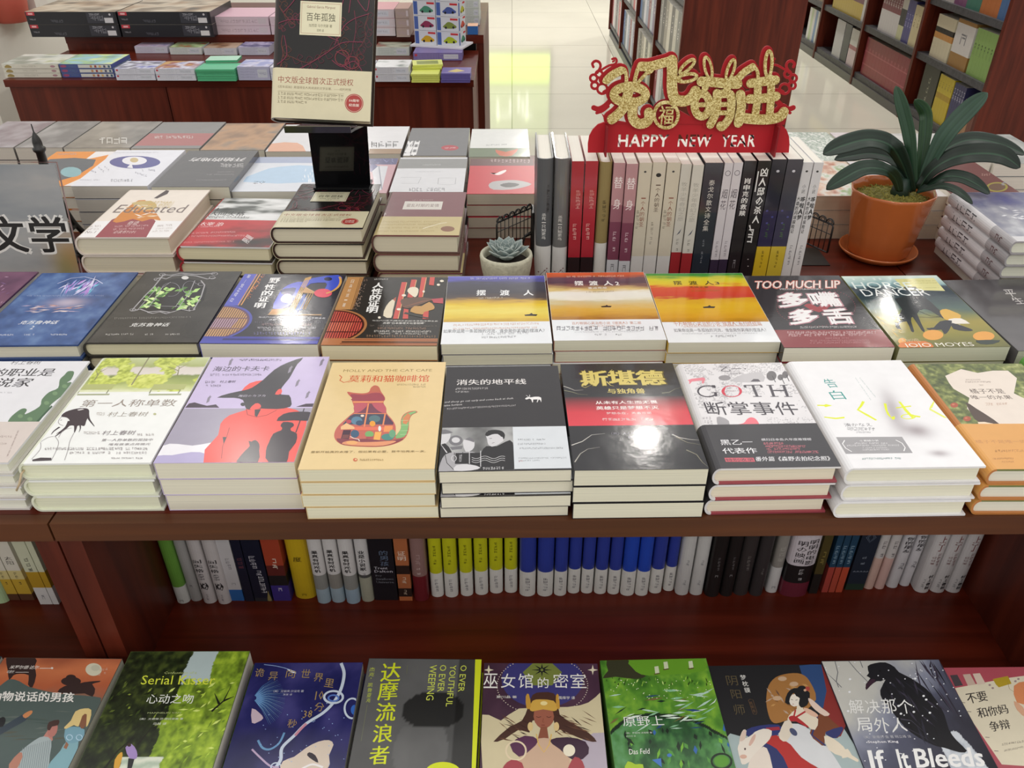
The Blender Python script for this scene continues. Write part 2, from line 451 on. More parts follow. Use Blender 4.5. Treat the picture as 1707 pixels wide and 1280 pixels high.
# ------------------------------------------------------------------ books
def profile(w, t, hc, off=0.0):
    """outline of the cover seen from the tail: back board, spine, front board"""
    if not hc:
        return [(w / 2, -off), (-w / 2 - off, -off), (-w / 2 - off, t + off), (w / 2, t + off)]
    r = min(0.009, t * 0.36); p = [(w / 2, -off)]
    for i in range(11):
        a = -PI / 2 - PI * i / 10
        p.append((-w / 2 + r + (r + off) * math.cos(a), t / 2 + (t / 2 + off) * math.sin(a)))
    return p + [(w / 2, t + off)]
def wrap(mb, po, pi, ys, cols):
    """cover skin between the outlines po (outer) and pi (inner), along y; cols[k](i) colours band k's segment i"""
    n = len(po)
    for k in range(len(ys) - 1):
        y0, y1 = ys[k], ys[k + 1]
        for i in range(n - 1):
            c = cols[k](i)
            mb.add([(po[i][0], y0, po[i][1]), (po[i + 1][0], y0, po[i + 1][1]), (po[i + 1][0], y1, po[i + 1][1]), (po[i][0], y1, po[i][1])], [(0, 1, 2, 3)], c)
            mb.add([(pi[i][0], y0, pi[i][1]), (pi[i + 1][0], y0, pi[i + 1][1]), (pi[i + 1][0], y1, pi[i + 1][1]), (pi[i][0], y1, pi[i][1])], [(3, 2, 1, 0)], c)
            for yy, lim in ((y0, k == 0), (y1, k == len(ys) - 2)):
                if lim: mb.add([(po[i][0], yy, po[i][1]), (po[i + 1][0], yy, po[i + 1][1]), (pi[i + 1][0], yy, pi[i + 1][1]), (pi[i][0], yy, pi[i][1])], [(0, 1, 2, 3)], c)
        for i in (0, n - 1):
            mb.add([(po[i][0], y0, po[i][1]), (po[i][0], y1, po[i][1]), (pi[i][0], y1, pi[i][1]), (pi[i][0], y0, pi[i][1])], [(0, 1, 2, 3)], cols[k](i if i == 0 else n - 2))
def mk_book(w, l, t, hc=False, cov='#ffffff', spc=None, bkc=None, pages='#e9e4d6', sheet=None, spine=None, bands=None, obi=None, mat='print', name=None, ribbon=None):
    """origin: middle of the underside; x across (spine at -x), y to the head, z through the pages"""
    root = empty(name or ('hardcover_book' if hc else 'paperback_book'))
    b = 0.0024 if hc else 0.0006
    dx, dy = (0.004, 0.003) if hc else (0.0004, 0.0003)
    ip = profile(w - 2 * b, t - 2 * b, hc)
    ip = [(p[0] + 0, p[1] + b) for p in ip]; ip[0] = (w / 2, b); ip[-1] = (w / 2, t - b)
    pg = MB()
    pp = [(min(p[0] + 2e-4, w / 2 - dx), p[1]) for p in ip]
    pp = [(x, min(max(z, b + 1e-4), t - b - 1e-4)) for x, z in pp]
    n = len(pp); y0, y1 = -l / 2 + dy, l / 2 - dy
    pg.add([(x, y0, z) for x, z in pp] + [(x, y1, z) for x, z in pp],
           [tuple(range(n)), tuple(range(2 * n - 1, n - 1, -1))] + [(i, (i + 1) % n, n + (i + 1) % n, n + i) for i in range(n)], pages)
    pg.build('pages', 'pages', root)
    mb = MB(); po = profile(w, t, hc); ns = len(po) - 1
    spc = spc or cov; bkc = bkc or spc
    def colf(base):
        if base is not None: return lambda i: base
        return lambda i: bkc if i == 0 else (cov if i == ns - 1 else spc)
    if bands:
        ys = [-l / 2 + l * bands[0][0]] + [-l / 2 + l * q[1] for q in bands]; cols = [colf(q[2]) for q in bands]
    else: ys, cols = [-l / 2, l / 2], [colf(None)]
    wrap(mb, po, ip, ys, cols)
    e0 = 3e-5; e = 2e-4
    if sheet is not None:
        r = min(0.009, t * 0.36) if hc else 0.0003
        sheet.emit(mb, lambda a, c, h: (a, c, t + e0 + h), (-w / 2 + r, w / 2 - 2e-4, -l / 2 + 2e-4, l / 2 - 2e-4)); e = max(e, sheet.n * LS + 1.5e-4)
    if spine is not None:
        if hc:
            r = min(0.009, t * 0.36)
            fm = lambda a, c, h: (-w / 2 + r - (r + e0 + h + 4e-4) * math.sqrt(max(0.0, 1 - (2 * a / t) ** 2)), c, t / 2 + a)
        else: fm = lambda a, c, h: (-w / 2 - e0 - h, c, t / 2 + a)
        spine.emit(mb, fm, (-t * .47, t * .47, -l / 2 + 2e-4, l / 2 - 2e-4))
    mb.build('cover', mat, root)
    if obi is not None:
        v0, v1, oc, osh = obi[:4]
        ob = MB(); p1 = profile(w, t, hc, e); p0 = profile(w, t, hc, 1e-4)
        p1[0] = (w / 2, -2e-4); p0[0] = (w / 2, -1e-4)
        if not hc: p1[1] = (p1[1][0], -2e-4)
        wrap(ob, p1, p0, [-l / 2 + l * v0, -l / 2 + l * v1], [lambda i: oc])
        if osh is not None:
            r = min(0.009, t * 0.36) if hc else 0.0003
            osh.emit(ob, lambda a, c, h: (a, c, t + e + e0 + h), (-w / 2 + r, w / 2 - 2e-4, -l / 2 + l * v0 + 1e-4, -l / 2 + l * v1))
        ob.build('paper_band', mat, root)
    if ribbon:
        rb = MB(); x = -w / 2 + 0.004
        pts = [(x, -l / 2 + .004, t * .5), (x - .001, -l / 2 - .002, t * .45), (x - .006, -l / 2 - .004, t * .1 - .004), (x - .012, -l / 2 - .0045, -.011)]
        rb.tube(pts, .0012, ribbon, 5); rb.build('ribbon_marker', 'matte', root)
    root['thick'] = t
    return root

ORD = ['topmost', 'second', 'third', 'fourth', 'fifth', 'sixth', 'seventh', 'eighth', 'ninth', 'tenth', 'eleventh', 'twelfth', 'thirteenth', 'fourteenth', 'fifteenth']
ORDN = ['first'] + ORD[1:]
def rect(q, z):
    a = [at_z(p[0], p[1], z) for p in q]     # TL TR BR BL
    c = (a[0] + a[1] + a[2] + a[3]) / 4
    wv = (a[1] - a[0] + a[2] - a[3]) / 2; lv = (a[0] - a[3] + a[1] - a[2]) / 2
    rot = math.atan2(-lv.x, lv.y)
    rw = math.atan2(wv.y, wv.x)
    return c.x, c.y, 0.75 * rot + 0.25 * rw, wv.length, lv.length
def rect_front(bl, br, z, L, rot=None):
    a, b = at_z(bl[0], bl[1], z), at_z(br[0], br[1], z); d = b - a
    r = math.atan2(d.y, d.x) if rot is None else rot
    c = (a + b) / 2 + Vector((-math.sin(r), math.cos(r), 0)) * L / 2
    return c.x, c.y, r, d.length, L
def local(cx, cy, rot, z):
    ca, sa = math.cos(rot), math.sin(rot)
    def P(px, py):
        q = at_z(px, py, z); dx, dy = q.x - cx, q.y - cy
        return dx * ca + dy * sa, -dx * sa + dy * ca
    return P
LAST = {}
def stack(desc, base, n, t, geo, art=None, flip=False, group=None, gap=0.0009, jit=1.0, shrink=0.0015, **kw):
    """n equal books lying on the plane z=base; geo places the top cover; art(sheet, w, l[, band_sheet]) prints it"""
    zt = base + n * t + (n - 1) * gap
    cx, cy, rot, w_, l_ = geo(zt) if callable(geo) else geo
    w_ -= shrink
    if flip: rot += PI
    P = local(cx, cy, rot, zt)
    sh = Sheet(P); osh = Sheet(P) if kw.get('obi') else None
    if art is not None:
        if osh is not None:
            art(sh, w_, l_, osh)
        else: art(sh, w_, l_)
    if osh is not None: kw['obi'] = tuple(kw['obi'][:3]) + (osh,)
    top = mk_book(w_, l_, t, sheet=sh if art is not None else None, **kw)
    top.location = (cx, cy, base + (n - 1) * (t + gap)); top.rotation_euler = (0, 0, rot)
    tag(top, desc + (', topmost of stack' if n > 1 else ''), 'book', group or (desc if n > 1 else None))
    rg = random.Random(len(desc) * 31 + n)
    for k in range(1, n):
        c = copy_tree(top)
        for ch in list(c.children):
            if ch.name.startswith('ribbon'): bpy.data.objects.remove(ch)
        c.location = (cx + rg.uniform(-.0022, .0022) * jit, cy + rg.uniform(-.002, .003) * jit, base + (n - 1 - k) * (t + gap))
        c.rotation_euler = (0, 0, rot + rg.uniform(-.006, .006) * jit)
        tag(c, desc + ', ' + ORD[k] + ' from top', 'book', group or desc)
    return top
# ------------------------------------------------------------------ the shop shell
TABLE = 0.760
mb = MB(); mb.box(-9, 9, -3, 12.2, -0.06, 0.0, '#cccccc'); fl = struct(mb.build('floor', 'tile'))
mb = MB(); mb.box(-9, 9, 12.0, 12.2, 0, 3.6, '#d8d4ca'); struct(mb.build('wall_back', 'wall'))
mb = MB(); mb.box(-3.05, -2.02, 3.25, 4.2, 0, 3.4, '#d8d4ca'); p = struct(mb.build('pillar', 'wall'))

# backlit green sign on the far wall, seen mirrored in the tiles
sg = empty('backlit_sign', (0.05, 11.98, 0))
mb = MB(); mb.box(-.52, .52, -.06, -.005, 0.98, 2.2, '#444444'); mb.build('sign_box', 'metal', sg)
mb = MB(); mb.add([(-.48, -.065, 1.02), (.48, -.065, 1.02), (.48, -.065, 1.42), (-.48, -.065, 1.42)], [(0, 1, 2, 3)], '#c6e83a')
mb.add([(-.48, -.065, 1.47), (.48, -.065, 1.47), (.48, -.065, 2.16), (-.48, -.065, 2.16)], [(0, 1, 2, 3)], '#a5b878')
sf = mb.build('sign_face', 'lit', sg)
sh = Sheet(); sh.V('~~', (-.3, 1.72), (.3, 1.72), .34, '#f4fbe0')
mb = MB(); sh.emit(mb, lambda a, c, h: (a, -.067 - h, c)); mb.build('sign_lettering', 'lit', sf)
tag(sg, 'backlit yellow green wall sign mirrored in the aisle tiles', 'sign')

# ------------------------------------------------------------------ the display table: three units side by side
YAW = math.radians(0.6)
FY = 0.662
def table_unit(x0, x1, label):
    r = empty('display_table', (0, FY, 0), YAW)
    g = 0.0012; x0 += g; x1 -= g
    m = MB(); m.box(x0, x1, 0.016, 1.27, TABLE - .024, TABLE); top = m.build('tabletop', 'wood', r)
    m = MB(); m.box(x0, x1, 0.0, 0.0155, TABLE - .026, TABLE); m.build('edging', 'rail', top)
    for xa, xb in ((x0, x0 + .025), (x1 - .025, x1)):
        m = MB(); m.box(xa, xb, 0.004, 1.25, .4735, TABLE - .0265); m.build('side_panel', 'woodv', r)
    m = MB(); m.box(x0 + .0255, x1 - .0255, .30, .32, .4735, TABLE - .0245); m.build('back_panel', 'wood', r)
    m = MB(); m.box(x0, x1, -.31, 1.25, .445, .473); m.build('shelf_board', 'wood', r)
    m = MB(); m.box(x0 + .02, x1 - .02, -.27, 1.23, .08, .4445); m.build('base_cabinet', 'woodv', r)
    m = MB(); m.box(x0 + .04, x1 - .04, -.23, 1.2, 0.0005, .0795); m.build('plinth', 'wood', r)
    tag(r, label, 'table', 'mahogany display table units')
table_unit(-1.76, -.510, 'mahogany book display table unit beside the narrow seam, under the brush lettered sign')
table_unit(-.510, .690, 'mahogany book display table unit carrying the standing books and the red greeting sign')
table_unit(.690, 1.93, 'mahogany book display table unit next to the potted plant, under the stack with spines showing')
DECK = 0.473
# ------------------------------------------------------------------ front row of stacks
MB4 = 1707 / 430
def scatter_cols(cols): return [H(c) for c in cols]

def art_cactus(s, w, l, band):
    s.view(20, 590, 5.0206)
    s.R((-1300, 1100), (1300, -400), '#e3e2e6')
    s.T('村上春树', (-20, 88), (262, 50), '#55535a')
    s.T('我的职业是', (-330, 188), (385, 120), '#38353b', .012)
    s.T('小说家', (-330, 278), (200, 200), '#38353b', .012)
    s.micro((-250, 330), (0, 330), 12, '#b0aeb4')
    g = '#5f7c5e'
    s.poly([(470, 145), (520, 150), (495, 215), (460, 240), (500, 240), (440, 330), (330, 420), (300, 470), (180, 600), (-20, 600), (-20, 540), (60, 470), (105, 455), (125, 470), (110, 505), (230, 440), (250, 380), (310, 320), (385, 285), (400, 215), (440, 175)], g, 2)
    s.poly([(330, 430), (340, 440), (190, 600), (178, 590)], '#3f5c46')
    for (x, y) in ((70, 520), (150, 545), (290, 410), (360, 330), (440, 270)):
        s.E((x, y), 22, 16, '#77946f')
    band.view(20, 590, 5.0206)
    band.V('我的职业是小说家', (55, 640), (-40, 860), 12, '#8a6f6c')
    band.micro((-300, 700), (0, 700), 16, '#9d8683'); band.micro((-330, 760), (-40, 760), 16, '#9d8683')

def art_singular(s, w, l):
    s.view(20, 590, 5.0206)
    def park(U, V):
        n = fbm(U * 16, V * 9, 3); n2 = fbm(U * 40, V * 20, 8)
        c = ramp(V + .10 * (n - .5), [(0, '#e4e6c4'), (.10, '#c9d08f'), (.22, '#a9b46a'), (.45, '#7f8d4c'), (.5, '#ded6cf'), (.70, '#d8cfc6'), (.74, '#a8b071'), (1, '#c6cd9c')])
        lf = (fbm(U * 7 + 3, V * 3, 21) + .30 * np.exp(-((U - .16) ** 2) / .02 - ((V - .8) ** 2) / .05) + .28 * np.exp(-((U - .7) ** 2) / .03 - ((V - .95) ** 2) / .03)) > .62
        c = np.where(lf[..., None], ramp(n2, [(.2, '#8d9a3c'), (.6, '#cfd965'), (1, '#e6eba0')]), c)
        bush = ((U - .55) / .17) ** 2 + ((V - .30) / .20) ** 2 < .8 + .6 * n2
        c = np.where(bush[..., None], ramp(n2, [(.2, '#aab43e'), (.7, '#dde27a')]), c)
        return c
    v0 = s.p((900, 318))[1]
    s.paint(park, -w / 2 + .008, w / 2 - .0004, v0, l / 2 - .0004, 90, 60)
    for tr in ([(690, 220), (730, 160), (760, 120)], [(720, 180), (690, 130)], [(740, 150), (800, 120)], [(1385, 180), (1400, 110), (1330, 70)], [(1400, 120), (1480, 80)], [(1392, 140), (1290, 100)]):
        s.line(tr, 11, '#8a8660', True)
    s.line([(1000, 260), (1150, 25)], 12, '#8d8869')
    for x0, x1 in ((560, 850), (1160, 1450)):
        s.R((x0, 300), (x1 + 15, 252), '#b3b878'); s.line([(x0 - 10, 330), (x0 + 5, 300)], 10, '#8d9170'); s.line([(x1 - 60, 330), (x1 - 40, 300)], 10, '#8d9170')
        s.R((x0 - 20, 347), (x1 - 30, 332), '#a9ad8c')
    s.T('第一人称单数', (560, 445), (1395, 378), '#9b8f86')
    s.micro((710, 515), (780, 515), 26, '#bdb4ad'); s.T('村上春树', (790, 525), (1150, 483), '#a39a90'); s.E((1195, 503), 13, 9, '#b9b98a')
    hair = '#3d3037'
    s.poly([(412, 522), (450, 485), (540, 458), (620, 455), (646, 475), (640, 520), (622, 560), (606, 602), (570, 596), (540, 604), (500, 598), (478, 600), (484, 560), (458, 532)], hair, 2)
    for q, wd in (([(632, 490), (645, 545), (690, 606)], 26), ([(490, 560), (450, 620), (360, 692)], 44), ([(480, 590), (420, 640), (372, 668)], 26), ([(398, 612), (352, 645), (328, 674)], 20), ([(535, 590), (530, 630), (522, 658)], 30), ([(570, 590), (572, 625), (560, 655)], 14)): s.line(smoothp(q, 5), wd, hair, True)
    s.line(smoothp([(416, 525), (395, 550), (388, 572), (402, 590), (430, 600)], 4), 4, '#8d8589'); s.line([(404, 556), (420, 552)], 5, hair)
    s.poly([(545, 468), (590, 460), (606, 464), (560, 474)], '#e9e6e4')
    for ln in ([(240, 740), (235, 800), (165, 880)], [(360, 690), (390, 740), (370, 810), (330, 890)], [(390, 700), (430, 640), (500, 620)], [(520, 660), (485, 730), (470, 800), (440, 890)], [(240, 735), (300, 700), (350, 690)]):
        s.line(smoothp(ln, 5), 4, '#8d8589')
    s.poly([(170, 885), (240, 868), (330, 870), (330, 892), (172, 898)], '#4a4146')
    s.micro((600, 672), (740, 672), 22, '#b5adab'); s.T('村上春树', (745, 680), (1045, 640), '#8f868a'); s.micro((1050, 685), (1215, 685), 20, '#b5adab')
    s.T('第一人称单数的孤独中', (745, 733), (1185, 707), '#8f868a', res=1); s.T('唯有故事点亮微光', (805, 768), (1165, 745), '#8f868a', res=1)
    s.micro((250, 805), (1140, 805), 22, '#9a9294'); s.micro((480, 838), (1130, 838), 20, '#a59d9f'); s.micro((830, 880), (1095, 880), 14, '#8c8487')

def art_raven(s, w, l):
    s.view(240, 590, 5.334)
    s.R((-200, 1300), (2000, -300), '#cdbfe2')
    s.R((-400, 960), (1700, 478), '#a8a2b4')
    s.poly([(365, 478), (400, 440), (450, 430), (500, 445), (560, 460), (640, 448), (670, 478)], '#4d4350')
    s.poly([(1350, 470), (1440, 442), (1530, 440), (1530, 470)], '#4d4350')
    s.poly([(60, 960), (160, 815), (300, 800), (430, 815), (560, 795), (640, 800), (600, 980), (55, 985)], '#efedf3', 1)
    s.poly([(60, 990), (110, 905), (250, 900), (420, 872), (560, 890), (600, 990)], '#b9b0d6', 1)
    red = '#f0625c'
    s.poly([(525, 975), (660, 720), (680, 620), (760, 545), (900, 500), (1000, 440), (1350, 495), (1500, 640), (1380, 980)], red, 1)
    s.poly([(870, 325), (940, 260), (1050, 235), (1080, 260), (900, 335)], red, 1)
    blk = '#46444a'
    s.poly([(650, 388), (760, 350), (880, 325), (960, 300), (1060, 230), (1160, 140), (1270, 80), (1415, 32), (1365, 90), (1330, 150), (1290, 220), (1225, 300), (1220, 360), (1290, 365), (1310, 420), (1300, 470), (1180, 490), (1040, 485), (930, 495), (900, 470), (880, 410), (800, 390)], blk, 1)
    s.poly([(1165, 360), (1195, 315), (1225, 315), (1220, 355)], red, 1)
    s.poly([(940, 490), (990, 440), (1030, 445), (1040, 475), (1000, 490)], red, 1)
    s.poly([(985, 495), (1040, 490), (1005, 560), (985, 550)], blk); s.E((880, 448), 22, 16, blk, 12)
    s.line([(910, 490), (920, 540), (1000, 562), (1090, 545), (1180, 500)], 5, '#8c3a3e')
    s.line([(760, 655), (735, 740), (700, 820), (690, 930)], 4, '#7a3338'); s.poly([(700, 738), (735, 738), (708, 800)], blk)
    for x, y in ((770, 70), (575, 400), (1300, 135), (1365, 255), (1455, 360), (1580, 72)):
        s.poly([(x - 22, y + 38), (x - 8, y - 10), (x + 8, y - 25), (x + 18, y - 35), (x + 16, y - 22), (x + 28, y - 22), (x + 14, y - 8), (x + 4, y + 24)], '#8e8797')
    s.T('海边的卡夫卡', (605, 155), (1125, 108), '#55505c'); s.micro((850, 62), (1225, 62), 18, '#6c6674'); s.micro((590, 195), (1050, 195), 20, '#8c8497')
    s.T('村上春树', (670, 258), (820, 235), '#5c5664', res=1); s.micro((545, 260), (640, 260), 20, '#6c6674'); s.micro((530, 292), (690, 292), 18, '#6c6674')
    s.T('海辺のカフカ', (835, 383), (1085, 362), '#d9d2e2', res=1)
    dk = '#453f46'
    s.poly([(1180, 595), (1240, 535), (1340, 515), (1460, 515), (1540, 530), (1530, 580), (1450, 595), (1330, 590)], dk, 1)
    s.line([(1425, 485), (1390, 590), (1350, 700)], 9, dk)
    s.poly([(1215, 640), (1240, 605), (1320, 612), (1332, 640), (1305, 660), (1310, 685), (1360, 710), (1350, 790), (1290, 870), (1260, 985), (1100, 985), (1085, 860), (1110, 790), (1150, 710), (1220, 680), (1228, 655)], dk, 1)
    s.poly([(840, 930), (900, 860), (940, 820), (930, 775), (955, 780), (990, 765), (1025, 800), (1025, 860), (1010, 970), (830, 975)], dk, 1)

def art_teapot(s, w, l):
    s.view(490, 595, 6.4)
    s.R((-300, 1500), (2000, -200), '#e8cd98')
    s.T('MOLLY AND THE CAT CAFE', (525, 160), (1475, 128), '#98804e', -.004); s.T('莫莉和猫咖啡馆', (575, 270), (1445, 192), '#d2603f', .01)
    s.line([(485, 195), (510, 215), (490, 250), (530, 272), (580, 262)], 11, '#d2603f')
    s.micro((1100, 303), (1410, 303), 18, '#8f7a55'); s.micro((1270, 327), (1410, 327), 17, '#8f7a55')
    body = [(570, 372), (640, 382), (740, 388), (800, 372), (820, 330), (860, 303), (905, 318), (930, 370), (965, 420), (972, 450), (955, 490), (985, 545), (990, 600), (1050, 670), (1085, 740), (1085, 830), (1110, 810), (1140, 760), (1140, 680), (1165, 620), (1220, 585), (1290, 574), (1318, 590), (1260, 620), (1230, 680), (1225, 780), (1190, 860), (1120, 910), (1010, 945), (880, 960), (740, 958), (600, 950), (500, 930), (440, 880), (430, 820), (460, 750), (520, 690), (600, 620), (645, 580), (640, 530), (620, 470), (620, 440), (585, 405)]
    s.poly(body, '#c86a5e', 2)
    s.poly([(600, 405), (640, 395), (740, 405), (830, 385), (920, 385), (962, 425), (968, 450), (940, 468), (628, 468), (622, 440)], '#a4505c', 1)
    s.poly([(822, 365), (840, 320), (865, 312), (900, 325), (920, 368)], '#c4705c', 1)
    s.R((628, 488), (955, 472), '#ef9d6c')
    s.poly([(650, 600), (648, 500), (950, 495), (978, 550), (978, 600)], '#7d4a5c')
    s.poly([(645, 590), (650, 500), (790, 495), (740, 560), (680, 595)], '#c4606c', 1); s.poly([(830, 495), (945, 495), (978, 545), (975, 600), (900, 575)], '#c4606c', 1)
    s.poly([(520, 720), (600, 630), (650, 605), (980, 605), (1060, 700), (1060, 720)], '#4c4f62')
    s.poly([(985, 615), (1060, 700), (1060, 722), (965, 722)], '#5d4158')
    for x0, y0, x1, y1 in ((795, 495, 750, 745), (975, 600, 950, 730)): s.line([(x0, y0), (x1, y1)], 16, '#ef8f62')
    s.line([(640, 605), (985, 605)], 12, '#ef8f62')
    s.E((670, 680), 60, 45, '#5f86a0', 14); s.E((700, 705), 40, 28, '#3f5470', 12); s.E((860, 660), 62, 38, '#5c7a80', 14); s.E((838, 712), 32, 30, '#f0a33c', 14); s.E((730, 628), 20, 12, '#f4dfcf', 10)
    s.E((585, 690), 28, 22, '#c0505c', 10); s.poly([(500, 745), (560, 705), (640, 745), (660, 770), (500, 775)], '#f0c08c')
    s.R((640, 785), (1060, 745), '#e8765c'); s.R((955, 800), (1055, 735), '#f09a5e'); s.E((915, 765), 16, 30, '#e8f0ec', 10)
    s.R((500, 880), (610, 780), '#4c3040'); s.R((510, 870), (590, 830), '#7d4a4a'); s.E((650, 820), 46, 42, '#42607c', 14)
    s.E((805, 825), 48, 34, '#7cb06c', 14); s.R((845, 900), (935, 800), '#f2b25c'); s.R((770, 870), (845, 850), '#b0525a')
    s.E((1000, 855), 68, 36, '#4f8c84', 16); s.E((1050, 820), 36, 44, '#6fa680', 14)
    s.poly([(1085, 850), (1140, 770), (1145, 690), (1170, 630), (1215, 600), (1225, 690), (1215, 780), (1180, 850), (1100, 870)], '#86b878', 1)
    s.poly([(1210, 600), (1290, 578), (1310, 590), (1255, 615), (1232, 650)], '#8fbc7c'); s.poly([(1165, 650), (1215, 600), (1245, 620), (1225, 680), (1200, 720), (1160, 710)], '#d98a5c')
    for y in (680, 730, 790, 830): s.line([(1135, y), (1220, y - 4)], 5, '#c8dcae')
    s.poly([(455, 870), (600, 880), (780, 875), (1000, 895), (1170, 870), (1110, 908), (1000, 942), (880, 955), (600, 945), (500, 925)], '#8a4650', 1)
    s.poly([(510, 925), (560, 900), (640, 895), (720, 910), (900, 905), (1050, 895), (1090, 905), (1000, 938), (880, 952), (620, 945)], '#e69a72', 1)
    s.E((620, 915), 60, 20, '#f0b070', 14); s.line([(600, 850), (640, 870), (690, 880), (700, 900)], 10, '#f5e6da')
    s.T('重新开始真的太难了，但如果有必要，我不怕再来一次。', (178, 1028), (1410, 996), '#857048', res=1)
    s.E((655, 1098), 24, 18, '#d2704f', 14); s.E((660, 1096), 10, 8, '#e8cd98', 10); s.micro((700, 1108), (960, 1108), 20, '#a8905e')

def art_horizon(s, w, l):
    s.view(720, 600, 6.4)
    s.R((-300, 1500), (2000, -200), '#2f2c2f')
    s.T('消失的地平线', (262, 268), (1002, 200), '#e9e4e2', .012)
    s.micro((250, 318), (600, 312), 20, '#cfcaca'); s.micro((250, 348), (400, 346), 16, '#cfcaca')
    s.Q('and sheep go out early and come back at dusk.', (130, 465), (870, 422), (140, 440), '#d9d5d4', res=1); s.Q('same horizon', (120, 497), (320, 483), (125, 475), '#d9d5d4', res=1)
    s.micro((160, 530), (900, 492), 18, '#b9b4b4')
    s.poly([(992, 415), (1010, 400), (1035, 398), (1060, 398), (1100, 392), (1140, 392), (1165, 402), (1168, 430), (1165, 452), (1158, 430), (1140, 420), (1125, 452), (1118, 450), (1128, 420), (1080, 422), (1078, 452), (1070, 452), (1060, 422), (1040, 412), (1010, 422)], '#f2efee')
    s.line([(1030, 402), (1045, 385), (1040, 372)], 6, '#f2efee'); s.line([(1020, 402), (1028, 390), (1005, 378)], 5, '#f2efee')
    def photo(U, V):
        n = fbm(U * 6, V * 6, 5); g = .55 + .25 * (n - .5) + .12 * np.sin(U * 9)
        g = np.where(V < .35, g * .45, g)
        return np.repeat(np.clip(g, 0, 1)[..., None] ** 2.2, 3, -1)
    a = s.p((60, 1195)); b = s.p((868, 712))
    s.paint(photo, -w / 2 + .0005, b[0], a[1], b[1], 40, 40)
    K, G, L_ = '#232124', '#77757a', '#d5d3d6'
    s.poly([(470, 1190), (520, 1000), (580, 920), (690, 920), (790, 870), (862, 880), (870, 1170)], K, 1)
    s.poly([(575, 800), (590, 760), (660, 750), (730, 755), (770, 790), (770, 850), (740, 880), (690, 910), (640, 925), (600, 900), (590, 850)], L_, 1)
    s.poly([(568, 795), (600, 755), (680, 745), (750, 760), (780, 800), (765, 850), (740, 820), (700, 790), (640, 795), (590, 815)], K, 1)
    s.line([(610, 840), (640, 836)], 6, K); s.line([(640, 888), (668, 880)], 6, '#6a5a5c'); s.E((745, 845), 16, 26, L_, 12)
    s.E((255, 860), 75, 55, G, 18); s.E((255, 855), 45, 30, L_, 12); s.poly([(190, 930), (330, 915), (320, 950), (215, 960)], G)
    s.poly([(90, 790), (110, 750), (190, 760), (195, 830), (150, 890), (95, 900)], L_, 1); s.poly([(95, 760), (140, 742), (225, 775), (140, 790), (95, 790)], G, 1)
    s.poly([(75, 940), (140, 890), (210, 980), (180, 1050), (70, 1090)], K, 1); s.line([(85, 900), (160, 990)], 14, L_)
    s.poly([(330, 880), (360, 845), (440, 850), (455, 910), (430, 960), (360, 980)], L_, 1); s.poly([(350, 850), (400, 825), (450, 850), (450, 880), (400, 862)], G)
    s.poly([(60, 1190), (90, 1100), (140, 1010), (240, 985), (330, 985), (430, 980), (470, 1010), (400, 1100), (250, 1185)], '#a9a7ab', 1)
    for q in ([(140, 1010), (160, 1100), (230, 1170)], [(240, 990), (240, 1080)], [(330, 985), (300, 1060)]): s.line(q, 7, K)
    s.R((245, 1110), (525, 990), K); s.ring((235, 1050), 26, 30, 7, L_, 16); s.T('1937', (290, 1090), (320, 1010), L_, res=1)
    for x in (400, 520): s.line([(x, 1140 if x > 450 else 1110), (x, 970)], 8, L_)
    for k in range(3): s.line([(425 + 355 * i / 16, 1040 + 22 * k + 14 * math.sin(i * .75)) for i in range(17)], 6, '#dcdadc')
    s.poly([(240, 1185), (260, 1125), (400, 1115), (520, 1150), (420, 1180)], L_, 1); s.micro((540, 1172), (770, 1165), 26, '#e2e0e2')
    s.R((880, 1165), (1535, 705), '#d9dde2')
    for y, x1 in ((858, 1210), (905, 1215), (950, 1400)): s.micro((918, y + 3), (x1, y), 18, '#777b82')
    for y, x1 in ((1058, 1440), (1085, 1155)): s.micro((925, y), (x1, y - 6), 15, '#8d9198')
    s.micro((925, 1090), (970, 1088), 17, '#b0525a')

